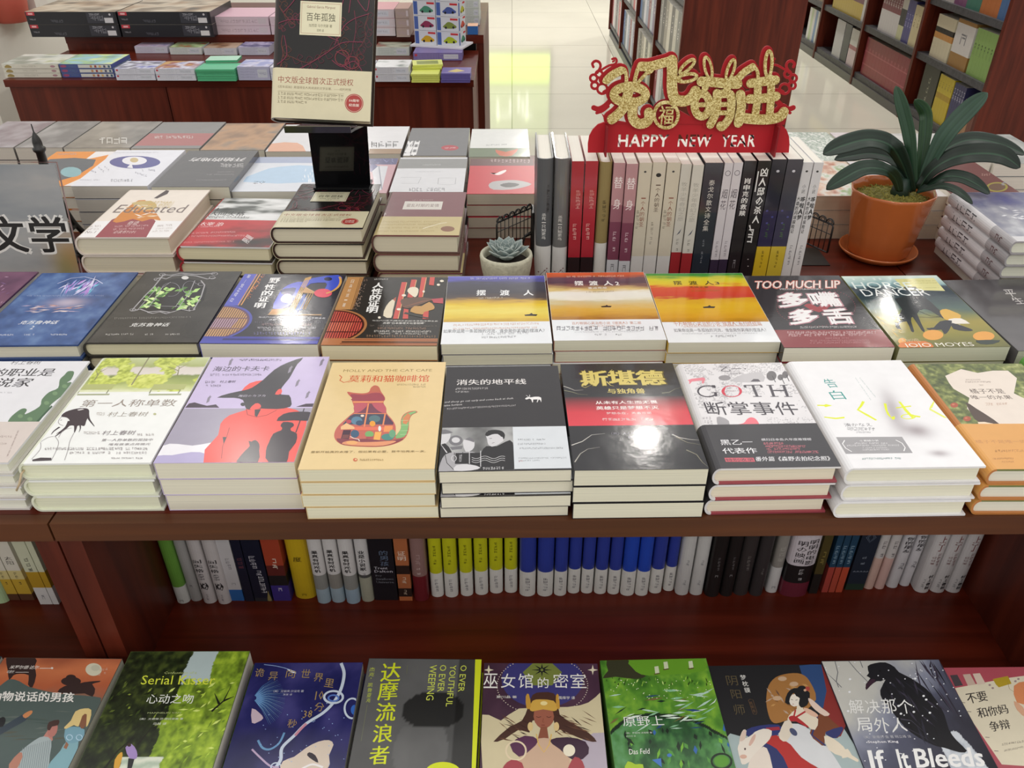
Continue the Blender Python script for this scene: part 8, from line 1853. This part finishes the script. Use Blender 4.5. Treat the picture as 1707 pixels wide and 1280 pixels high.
stack('dark teal paperback at the outer end of the lower deck', ZL, N3, T3, lay((-196, 1093), (4, 1094)), None, cov='#33444a', mat='print')
# ------------------------------------------------------------------ toy and puzzle tables across the aisle
TB = 0.75
tb = empty('toy_table', (-.89, 2.74, 0))
fyb = at_z(400, 133.5, TB).y
xl, xr = at_z(6, 133, TB).x, at_z(789, 137, TB).x
tb.location = ((xl + xr) / 2, fyb, 0); hw = (xr - xl) / 2
m = MB(); m.box(-hw, hw, 0, .46, TB - .022, TB); m.build('tabletop', 'wood', tb)
for a, b in ((-hw + .01, -hw * .32), (-hw * .32 + .003, hw * .995)):
    m = MB(); m.box(a, b, .006, .026, .09, TB - .0225); m.build('front_panel', 'woodv', tb)
for x in (-hw + .004, hw - .026):
    m = MB(); m.box(x, x + .022, .0265, .45, .09, TB - .0225); m.build('side_panel', 'woodv', tb)
m = MB(); m.box(-hw + .03, hw - .03, .03, .44, .0005, .0895); m.build('plinth', 'wood', tb)
tag(tb, 'low red wood table of boxed puzzles across the aisle', 'table')
RZ = .80
rt = empty('riser_table', (0, 3.2, 0))
x1r = at_z(808, 45, RZ).x; x0r = -1.66
rt.location = ((x0r + x1r) / 2, 3.215, 0); hw2 = (x1r - x0r) / 2
m = MB(); m.box(-hw2, hw2, 0, .75, RZ - .03, RZ); m.build('tabletop', 'wood', rt)
m = MB(); m.box(-hw2, hw2 - .14, .004, .024, .0005, RZ - .0305); m.build('front_panel', 'woodv', rt)
m = MB(); m.box(hw2 - .028, hw2, .004, .74, .0005, RZ - .0305); m.build('side_panel', 'woodv', rt)
m = MB(); m.box(hw2 - .135, hw2 - .03, .03, .05, .0005, RZ - .0305, '#0c0a0a'); m.build('recess_shade_sheet', 'plastic', rt)  # near-black sheet standing in for the shade inside the open end
m = MB(); m.box(hw2 - .118, hw2 - .112, .006, .012, .0005, RZ - .031, '#1a1818'); m.build('metal_post', 'metal', rt)
tag(rt, 'taller red wood table behind the puzzle table with a dark open end', 'table')

def carton(pxl, pxr, py, z, h, depth, desc, top='#ccc', side='#ddd', front=None, back=None, group=None, mat='print', cat='box', name='cardboard_box', rot=0.0, z0=None, deco=None, topdeco=None, gap=.0006):
    a, b = at_z(pxl, py, z), at_z(pxr, py, z); wd = abs(b.x - a.x) - .002
    o = empty(name, ((a.x + b.x) / 2, (a.y + b.y) / 2, z + gap), rot)
    m = MB(); H2 = h - gap
    x0, x1 = -wd / 2, wd / 2
    m.box(x0, x1, 0, depth, 0, H2 * .985, front or side)
    fs = Sheet()
    if deco: deco(fs, wd, H2)
    fs.emit(m, lambda p, q, k: (p, -3e-5 - k, q), (x0, x1, 0, H2))
    m.build('box_body', mat, o)
    m = MB(); m.box(x0, x1, 0, depth, H2 * .986, H2, top); ts = Sheet()
    if topdeco: topdeco(ts, wd, depth)
    ts.emit(m, lambda p, q, k: (p, q, H2 + 3e-5 + k), (x0, x1, 0, depth))
    m.build('printed_lid', mat, o)
    tag(o, desc, cat, group); return o
def pal(seed, *c):
    def f(s, w, d): s.paint(lambda U, V: ramp(fbm(U * 4, V * 4, seed), list(zip([.25, .4, .55, .7, .85][:len(c)], c))), -w / 2, w / 2, 0, d, 16, 16)
    return f
def black_box(s, w, h):
    s.R((-w * .49, h * .70), (-w * .40, h * .97), '#c03040'); s.R((-w * .47, h * .76), (-w * .42, h * .90), '#e6b0b0'); s.micro((-w * .47, h * .34), (-w * .40, h * .34), -h * .10, '#b9b6bc'); s.micro((-w * .24, h * .16), (-w * .10, h * .16), -h * .2, '#6a6a72')
    s.R((w * .17, h * .1), (w * .47, h * .92), '#34343c'); s.micro((w * .2, h * .3), (w * .36, h * .3), -h * .4, '#8a8a92'); s.micro((w * .2, h * .74), (w * .32, h * .74), -h * .12, '#c9c9cf'); s.R((w * .36, h * .12), (w * .455, h * .52), '#d4d2d4'); s.E((w * .43, h * .78), h * .09, h * .09, '#c9c6c9', 10)
def side_text(c='#9a9aa4', red=False):
    def f(s, w, h):
        for k in range(4): s.micro((-w * .42, h * (.18 + .2 * k)), (w * (.05 + .1 * (k % 2)), h * (.18 + .2 * k)), -h * .09, c)
        s.R((w * .12, h * .2), (w * .42, h * .8), '#c9cbd4'); s.micro((w * .14, h * .4), (w * .40, h * .4), -h * .2, c)
        if red: s.R((-w * .47, h * .55), (-w * .42, h * .85), '#c04050')
    return f
def cream_side(s, w, h):
    s.poly([(-w * .45, h * .15), (-w * .34, h * .15), (-w * .34, h * .55), (-w * .40, h * .85), (-w * .45, h * .5)], '#a08a50', 1); s.T('~', (-w * .16, h * .3), (w * .10, h * .7), '#b9b4a4', 0, 1); s.E((w * .40, h * .48), w * .045, h * .26, '#b08a90', 14)
def blue_side(s, w, h):
    s.R((-w * .14, h * .12), (w * .48, h * .85), '#d9d8cf'); s.E((-w * .42, h * .5), w * .06, h * .3, '#a04c70', 12)
    for k in range(5): s.R((w * (.08 + .085 * k), h * .2), (w * (.12 + .085 * k), h * .72), ('#c08a5c', '#a04a44', '#d9b070', '#5c5a70', '#4c6a80')[k])
    s.micro((-w * .34, h * .3), (-w * .18, h * .3), -h * .4, '#5c7a94')
def stackb2(n, pxl, pxr, py, z, h, depth, desc, **kw):
    first = None
    for k in range(n):
        nm = desc if n == 1 else '%s, %s of its stack' % (desc, 'topmost' if k == n - 1 else ('lowest' if k == 0 else ORD[n - 1 - k]))
        if first is None: first = carton(pxl, pxr, py, z, h, depth, nm, group=('stacked ' + desc) if n > 1 else None, **kw); rg_ = random.Random(len(desc))
        else:
            c = copy_tree(first); c.location = (first.location.x + rg_.uniform(-.002, .002), first.location.y + rg_.uniform(-.002, .002), first.location.z + k * h); tag(c, nm, 'box', 'stacked ' + desc)
Zb = TB + .0004
stackb2(3, 9, 103, 129.5, Zb, .0142, .15, 'cream puzzle box with a grey green lid', top='#b9bcb0', side='#d9d5c6', deco=cream_side, topdeco=pal(3, '#8f978a', '#c4c6be', '#d9d9d2', '#b0b48f'))
stackb2(3, 104.5, 193, 129.5, Zb, .0142, .15, 'blue puzzle box with tiny toys along its side', top='#8fb4cc', side='#4a5690', deco=blue_side, topdeco=pal(5, '#5a8ac0', '#a9c46a', '#8fbcd4', '#d4e09a'))
stackb2(2, 194.5, 260.5, 134, Zb, .0185, .11, 'white kit box with a violet edge, beside the blue puzzle boxes', top='#b9b4d4', side='#d4d4de', deco=side_text(red=True), topdeco=pal(7, '#6a70b0', '#dcdce6', '#3f3c50', '#c4c0dc'))
stackb2(2, 262, 328, 134.5, Zb, .0185, .11, 'white kit box with a red picture lid, beside the green boxes', top='#b9b4d4', side='#d6d6de', deco=side_text(red=True), topdeco=pal(8, '#5c62a4', '#dcdce6', '#8a3a40', '#c49a5c'))
stackb2(5, 329.5, 394.5, 135.5, Zb, .0074, .09, 'flat mint green box', top='#5ab48a', side='#55b080')
a_ = at_z(362, 128, Zb + .037)
carton(343, 396, 105, Zb + 5 * .0074, .0085, .07, 'small mint green box askew on the green stack', top='#a9d4bc', side='#4fa078', rot=.06)
stackb2(1, 398, 452, 134, Zb, .042, .11, 'lilac see through toy box left of the easel', top='#a9a4c0', side='#b5b4cc', deco=side_text('#8f8fae'), topdeco=pal(11, '#77748f', '#c9c6dc', '#8a90c0'))
stackb2(2, 452.5, 540, 135, Zb, .021, .11, 'pale toy box behind the easel copy', top='#c4c4d0', side='#d0d0da', deco=side_text())
stackb2(2, 541, 624, 135.5, Zb, .021, .11, 'grey toy box hidden behind the easel copy', top='#b0b0bc', side='#c9c9d2', deco=side_text())
stackb2(2, 625.5, 684, 136.5, Zb, .0225, .11, 'white toy box with small print right of the easel', top='#9a9c9c', side='#cfced4', deco=side_text('#85858f', True), topdeco=pal(13, '#77807c', '#b9bcb8', '#d9d9d9'))
stackb2(4, 685.5, 733, 138, Zb, .0066, .085, 'flat lime yellow box', top='#cfd465', side='#cdd268')
carton(687, 737, 116, Zb + 4 * .0066, .0066, .08, 'lime yellow box lying askew under another', top='#cfd465', side='#c4ca5a', rot=.05)
carton(688, 739, 111.5, Zb + 5 * .0066, .0066, .075, 'topmost lime yellow box with an olive picture', top='#d9de7a', side='#cdd268', rot=.13, topdeco=lambda s, w, d: s.R((-w * .36, d * .15), (w * .36, d * .8), '#8a944c'))
stackb2(4, 734.5, 784, 138.2, Zb, .0074, .085, 'flat violet box', top='#6a5c9c', side='#62589a', topdeco=lambda s, w, d: s.poly([(-w * .3, d * .3), (0, d * .75), (w * .3, d * .4), (0, d * .2)], '#c9b46a'))
ys2 = at_z(300, 88, Zb)
for a, b, py, h, d, kw in ((226, 281, 89, .024, 'pale violet toy box in the second line behind the kit boxes', dict(top='#a99cc0', side='#c9c6d4', deco=side_text(), topdeco=pal(15, '#8f84b4', '#d4c9dc', '#b9a0b4'))),
    (284, 338, 91, .025, 'box with a red and green lid in the second line', dict(top='#8fa06a', side='#d0d4d0', deco=side_text('#7aa090'), topdeco=pal(16, '#b04a3c', '#8fae7a', '#c9d4a4'))),
    (341, 396, 92, .025, 'box with a rust brown lid in the second line', dict(top='#8a6a54', side='#cfcfd2', deco=side_text(), topdeco=pal(17, '#5c4438', '#9a7050', '#b9a08c'))),
    (399, 450, 92, .028, 'box with a violet lid beside the easel copy in the second line', dict(top='#9a8fb9', side='#c4c4d4', deco=side_text(), topdeco=pal(18, '#7a70a4', '#c9c0dc', '#5c5a80'))),
    (626, 683, 93, .029, 'box with a grey green lid in the second line right of the easel', dict(top='#8f9488', side='#c9cfc9', deco=side_text('#6a9480'), topdeco=pal(19, '#a0483c', '#8a9484', '#c4c4b0'))),
    (689, 771, 101, .026, 'violet box under the white tray', dict(top='#7a6ca4', side='#7d72a8', deco=side_text('#b4a8d0', True)))):
    carton(a, b, py, Zb, h, .095, d, **kw)
# white tray with the tower of model car boxes
ty = Zb + .0268
ta = at_z(735, 80, ty)
m = MB(); m.box(-.10, .10, -.06, .058, 0, .006, '#d9d6dc')
A16 = math.radians(-17); cA, sA = math.cos(A16), math.sin(A16)
tr = m.build('white_tray', 'print'); tr.location = (ta.x, ta.y + .055, ty); tr.rotation_euler = (0, 0, A16); tag(tr, 'white cardboard tray under the tower of model car boxes', 'tray')
car_c = ['#c9a02c', '#a9b82f', '#8a2c50', '#7a8a3c', '#4c8a70', '#4a5a9a', '#c04a3c', '#3f7aa0', '#b5b53a', '#6a4a8a']
def car_front(c):
    def f(s, w, h):
        s.R((-w * .48, h * .06), (-w * .30, h * .94), '#4a62a4'); s.poly([(-w * .22, h * .3), (-w * .1, h * .5), (w * .02, h * .66), (w * .2, h * .62), (w * .32, h * .48), (w * .40, h * .40), (w * .36, h * .26), (0, h * .2)], c, 1); s.E((-w * .08, h * .26), h * .09, h * .09, '#222226', 10); s.E((w * .26, h * .3), h * .09, h * .09, '#222226', 10); s.R((w * .12, h * .78), (w * .46, h * .92), '#c03a40')
    return f
k = 0
for lv in range(4):
    for ci in range(2):
        bw, bh, bd = .084, .048, .07
        lx, ly = -.086 + ci * .0865 + bw / 2, -.046
        o = empty('model_car_box', (tr.location.x + lx * cA - ly * sA, tr.location.y + lx * sA + ly * cA, ty + .0064 + lv * (bh + .0008)), A16)
        m = MB(); m.box(-bw / 2, bw / 2, 0, bd, 0, bh, '#d0d2d8'); fs = Sheet(); car_front(car_c[k % 10])(fs, bw, bh); fs.emit(m, lambda p, q, h_: (p, -3e-5 - h_, q)); m.build('box_body', 'gloss', o)
        fs = Sheet(); car_front(car_c[(k + 3) % 10])(fs, bd, bh); m = MB(); fs.emit(m, lambda p, q, h_: (bw / 2 + 3e-5 + h_, bd / 2 + p, q)); m.build('side_print', 'gloss', o)
        tag(o, 'white model car box, %s, layer %s of the tray tower' % (('nearer the easel', 'nearer the aisle')[ci], ('one', 'two', 'three', 'four')[lv]), 'box', 'model car boxes on the white tray'); k += 1
# boxes on the taller table
Zr = RZ + .0004
for (a, b), nm in (((53.5, 203), 'beside the pillar'), ((205, 358), 'next to the pink boxes')):
    stackb2(2, a, b, 62, Zr, .043, .26, 'long black model kit box ' + nm, top='#8f8a80', side='#1b1a20', deco=black_box, topdeco=pal(22 if a < 100 else 23, '#4c4238', '#a08468', '#c9bca8', '#7a6a58'))
def pinkside(s, w, h): s.micro((-w * .42, h * .3), (w * .3, h * .3), -h * .35, '#a9949c'); s.R((w * .3, h * .2), (w * .45, h * .8), '#c9bcc0')
stackb2(2, 363, 452, 58, Zr, .031, .2, 'pale pink game box beside the black kit boxes', top='#cfa4b4', side='#d0bcc4', deco=pinkside)
stackb2(2, 453, 540, 58, Zr, .031, .2, 'pale pink game box behind the easel copy', top='#cfa4b4', side='#d0bcc4', deco=pinkside)
stackb2(3, 541, 660, 60, Zr, .03, .17, 'pink and grey game box right of the easel copy', top='#c4888f', side='#cfc4c9', deco=side_text('#8f8f9a', True))
stackb2(3, 661, 684, 62, Zr, .032, .14, 'brownish grey box at the car box tower', top='#a0756a', side='#a9958c', deco=pinkside)
stackb2(3, 776, 800, 42, Zr, .03, .16, 'grey green box behind the car box tower', top='#aab4a8', side='#c4cac4', deco=side_text('#7a8a84'))
carton(779, 797, 66 - 8, Zr, .03, .06, 'small bright blue box at the table end', top='#e0a880', side='#2a62a4')
# red bag and heart box by the pillar
bg = empty('red_gift_bag', (at_z(16, 38, Zr).x, at_z(16, 38, Zr).y + .03, Zr))
m = MB(); m.lathe([(.001, .0), (.055, .0), (.062, .01), (.070, .07), (.066, .12), (.05, .16)], 24, '#b5503f'); m.build('bag_body', 'card', bg)
m = MB(); m.lathe([(.05, .16), (.03, .175), (.045, .20), (.05, .215)], 24, '#c45c48'); m.build('gathered_top', 'card', bg); tag(bg, 'dull red gathered gift bag beside the pillar', 'bag')
hb = empty('heart_box', (at_z(50, 22, Zr).x + .03, 3.56, Zr))
m = MB(); m.box(-.07, .07, 0, .1, 0, .17, '#d6cfc6'); fs = Sheet(); fs.poly([(.02, .05), (-.02, .10), (-.012, .125), (.012, .125), (.02, .112), (.03, .125), (.052, .122), (.058, .10)], '#b03a34', 1); fs.emit(m, lambda p, q, h_: (p, -4e-5 - h_, q)); m.build('box_body', 'print', hb)
m = MB(); m.box(-.071, .071, -.001, .101, .1702, .185, '#dcd6ce'); m.build('lid', 'print', hb); tag(hb, 'white gift box with a red heart behind the gift bag', 'box')

# ------------------------------------------------------------------ bookcases
AX0, AX1, AY = .845, 1.447, 4.33
ca = empty('bookcase', ((AX0 + AX1) / 2, AY, 0))
hx = (AX1 - AX0) / 2
m = MB(); m.box(-hx, hx, 0, .03, .0005, 2.3); m.build('end_panel', 'woodv', ca)
m = MB(); m.box(-.012, .012, .0305, 3.3, .08, 2.28); m.build('centre_panel', 'woodv', ca)
for k in range(1, 5):
    m = MB(); m.box(-hx, hx, .03 + k * .82 - .012, .03 + k * .82 + .012, .0505, 2.28); m.build('upright', 'woodv', ca)
ash = (.10, .42, .74, 1.06, 1.38, 1.70, 2.02)
for z in ash:
    for k in range(4):
        m = MB(); m.box(-hx + .012, -.0125, .03 + k * .82 + (.0125 if k else .001), .03 + (k + 1) * .82 - .0125, z - .025, z); m.build('shelf_board', 'shelf', ca)
m = MB(); m.box(-hx + .01, hx - .01, .031, 3.3, .0005, .05, '#4a4a4c'); m.build('kickboard', 'metal', ca)
tag(ca, 'tall red wood bookcase with its plain end panel behind the red sign', 'bookcase')
BX = 2.36
cb = empty('bookcase', (BX, 4.2, 0))
m = MB(); m.box(0, .36, -.03, 0, .0005, 2.3); m.build('end_panel', 'woodv', cb)
m = MB(); m.box(.30, .32, .0005, 4.3, .0005, 2.28); m.build('back_panel', 'woodv', cb)
for k in range(1, 6):
    m = MB(); m.box(0, .2995, k * .84 - .014, k * .84 + .014, .0005, 2.28); m.build('upright', 'woodv', cb)
bsh = (.085, .385, .675, .965, 1.255, 1.545, 1.835)
for z in bsh:
    for k in range(5):
        m = MB(); m.box(.012, .2995, k * .84 + (.0145 if k else .001), (k + 1) * .84 - .0145, z - .035, z); m.build('shelf_board', 'shelf', cb)
for k in range(5):
    m = MB(); m.box(.004, .02, k * .84 + (.0145 if k else .001), (k + 1) * .84 - .0145, .0005, .0495, '#4c4a4a'); m.build('kickboard', 'metal', cb)
tag(cb, 'long red wood bookcase with grey shelves along the tiled aisle', 'bookcase')
def side_book(X, y0, y1, z, l, depth, desc, group=None, cov='#fff', bands=None, txt=(), face=False, hc=False):
    """book on a shelf that faces -x: spine along y, seen from the aisle"""
    t = max(.006, abs(y1 - y0) - .0008); sp = Sheet()
    for (tx, v1, v0, ws, col) in txt: sp.V(tx, (0, -l / 2 + v1 * l), (0, -l / 2 + v0 * l), ws * t, col, 0, 1, .84)
    b = mk_book(depth, l, t, hc=hc, cov=cov, bands=bands, spine=sp if sp.it else None, mat='print', pages='#d9d4c8', name='bound_volume')
    # local x -> +x (into the shelf), y -> up, z -> -y (towards us is the right hand of one facing the shelf)
    R_ = Matrix(((1, 0, 0), (0, 0, -1), (0, 1, 0))).to_4x4()
    b.matrix_world = Matrix.Translation((X + depth / 2, max(y0, y1) - .0004, z + l / 2 + .0004)) @ R_
    tag(b, desc, 'book', group); return b
def run(y0, n, t, z, l, desc, X=BX + .03, depth=.16, group=None, var=None, **kw):
    """n alike books side by side, running away from us"""
    for i in range(n):
        k2 = dict(kw)
        if var: k2.update(var(i))
        nm = desc if n == 1 else '%s, %s from near end' % (desc, ORDN[i])
        side_book(X, y0 + i * t, y0 + (i + 1) * t, z, l, depth, nm, group or ('set: ' + desc if n > 1 else None), **k2)
    return y0 + n * t
g0 = 4.215
# bottom shelf (z .085)
z = bsh[0]
y = run(4.215, 1, .03, z, .22, 'yellow spine against the bookcase end panel', cov='#b9a832')
y = run(y, 2, .028, z, .22, 'brown spine on the bottom shelf', cov='#6a3a2c')
y = run(y, 2, .04, z, .19, 'tan spine on the bottom shelf', cov='#a07a58')
y = run(y + .02, 5, .026, z, .24, 'navy spine with pale titles on the bottom shelf', cov='#34345c', txt=[('~~', .9, .6, .5, '#b9b9cc')])
y = run(y + .01, 5, .034, z, .245, 'yellow spine on the bottom shelf', cov='#bfa824', bands=[(0, .5, '#bfa824'), (.5, .62, '#a88a1c'), (.62, 1, '#c4b02c')], txt=[('~~', .86, .7, .4, '#7a6a14')])
y = run(y + .015, 1, .19, z, .26, 'broad dark olive boxed volume on the bottom shelf', cov='#34362a', txt=[('~~~', .8, .2, .1, '#9a9a84')])
y = run(5.075, 14, .053, z, .235, 'wine red volume on the bottom shelf', cov='#8f2638', txt=[('~', .75, .6, .3, '#b85a66')], bands=[(0, .28, '#8a2436'), (.28, .31, '#a84c5a'), (.31, .62, '#8f2638'), (.62, .65, '#a84c5a'), (.65, 1, '#8f2638')])
y = run(5.92, 1, .19, z, .24, 'white and pink boxed volume beyond the wine red set', cov='#cfc9c9', bands=[(0, .45, '#cdbcc0'), (.45, .56, '#a05a60'), (.56, 1, '#c9cac4')])
y = run(y + .01, 1, .12, z, .25, 'charcoal boxed volume beyond the wine red set', cov='#3a3c42')
y = run(y + .01, 1, .17, z, .25, 'grey white boxed volume beyond the wine red set', cov='#bcbcbe')
y = run(6.76, 6, .05, z, .23, 'pale mixed spine in the farthest bottom bay', cov='#a9b9b0', var=lambda i: dict(cov=('#9ab46a', '#c9ccc4', '#6a8ab4', '#d0d0cc', '#b4c49a', '#cfcfc9')[i]))
# middle shelf
z = bsh[1]
y = run(4.225, 7, .034, z, .225, 'light green spine with a dark title bar', cov='#84a45c', bands=[(0, .34, '#84a45c'), (.34, .68, '#84a45c'), (.68, 1, '#8aaa62')], txt=[('~', .72, .38, .26, '#2c3c20')])
y = run(y + .02, 1, .20, z, .235, 'tan boxed set with a white picture panel', cov='#9a7440', bands=[(0, .30, '#9a7440'), (.30, .92, '#cfcbc6'), (.92, 1, '#9a7440')], txt=[('~', .75, .45, .3, '#77777a')])
y = run(y + .015, 6, .036, z, .22, 'cream spine with a black and orange waist', cov='#cfc6a9', bands=[(0, .46, '#cfc6a9'), (.46, .60, '#c08a4a'), (.60, .72, '#2a2622'), (.72, 1, '#cfc6a9')])
y = run(5.07, 3, .05, z, .22, 'cream yellow spine past the second upright', cov='#cfc49a', txt=[('~~', .8, .4, .3, '#8a7a4c')])
y = run(y, 3, .035, z, .235, 'blue violet spine past the second upright', cov='#4c4a84', txt=[('~~', .7, .3, .4, '#a9a9cc')])
y = run(y, 2, .04, z, .23, 'white spine with a black label past the second upright', cov='#cfcfc4', bands=[(0, .35, '#c9cba0'), (.35, .75, '#2a2a2c'), (.75, 1, '#d0d0c4')])
y = run(y, 8, .037, z, .235, 'white spine with a maroon head past the second upright', cov='#d0cecc', bands=[(0, .55, '#d0cecc'), (.55, 1, '#7a3840')], txt=[('~~', .9, .65, .5, '#e6e2e0')])
y = run(5.91, 2, .05, z, .22, 'black and white spine in the third bay', cov='#c9c9c4', txt=[('~', .8, .4, .4, '#2c2c2c')])
y = run(y, 13, .045, z, .21, 'maroon spine with a mustard foot in the third bay', cov='#6a3040', bands=[(0, .48, '#b9a02a'), (.48, 1, '#6a3040')])
y = run(6.75, 8, .06, z, .22, 'beige spine in the farthest middle bay', cov='#a99a7a')
# upper shelf
z = bsh[2]
y = run(4.225, 2, .05, z, .22, 'steel blue spine on the upper shelf', cov='#4a6a94')
y = run(y, 4, .045, z, .22, 'rust orange spine on the upper shelf', cov='#b06a3c')
y = run(y, 3, .05, z, .22, 'teal green spine on the upper shelf', cov='#3f7464')
y = run(y, 3, .045, z, .22, 'plum spine on the upper shelf', cov='#7a4c70')
y = run(y, 4, .038, z, .2, 'pale spine on the upper shelf', cov='#c9c4bc')
y = run(5.08, 14, .05, z, .2, 'mixed spine on the upper shelf past the second upright', cov='#a9a49a', var=lambda i: dict(cov=('#8a8a84', '#b9b0a0', '#7a3c3c', '#c9c6bc', '#4a5a74')[i % 5]))
# the other bookcase, side facing the near aisle
XA = AX0 + .02
def face_out(y, wd, z, h, desc, art_c, th=.02):
    o = mk_book(h * .72 if wd is None else wd, h, th, cov=art_c[0], sheet=None, mat='film')
    o.matrix_world = Matrix.Translation((XA + .012 + th, y, z + h / 2 * .985 + .002)) @ Matrix(((0, 0, -1), (-1, 0, 0), (0, 1, 0))).to_4x4()
    tag(o, desc, 'book'); return o
for bi, (k0, cols) in enumerate(((0, 0), (1, 1), (2, 2), (3, 3))):
    for zi, z in enumerate(ash[:4]):
        y = AY + .03 + k0 * .82 + .02
        pals = (('#8a3038', '#c9c4c4', '#b0464c', '#8f8f8c', '#3f3c44', '#a9a6a4', '#d4d0ce'), ('#9c9a92', '#6a6a64', '#b9b4a4', '#4a4642', '#c9c2b0', '#8a8274', '#3a3634'), ('#4a6a94', '#6a5a7c', '#a9b0b9', '#7a3040', '#8a93a4', '#c4c4c9', '#54606c'))[(bi + zi) % 3]
        n = 8
        run(y, n, .094, z, .24 + .01 * ((bi + zi) % 2), 'aisle side volume, shelf %s of bay %s' % (('one', 'two', 'three', 'four')[zi], ('one', 'two', 'three', 'four')[bi]), X=XA, depth=.17, var=lambda i: dict(cov=pals[i % 7]), txt=[('~~', .85, .4, .22, '#e0dcd4')])
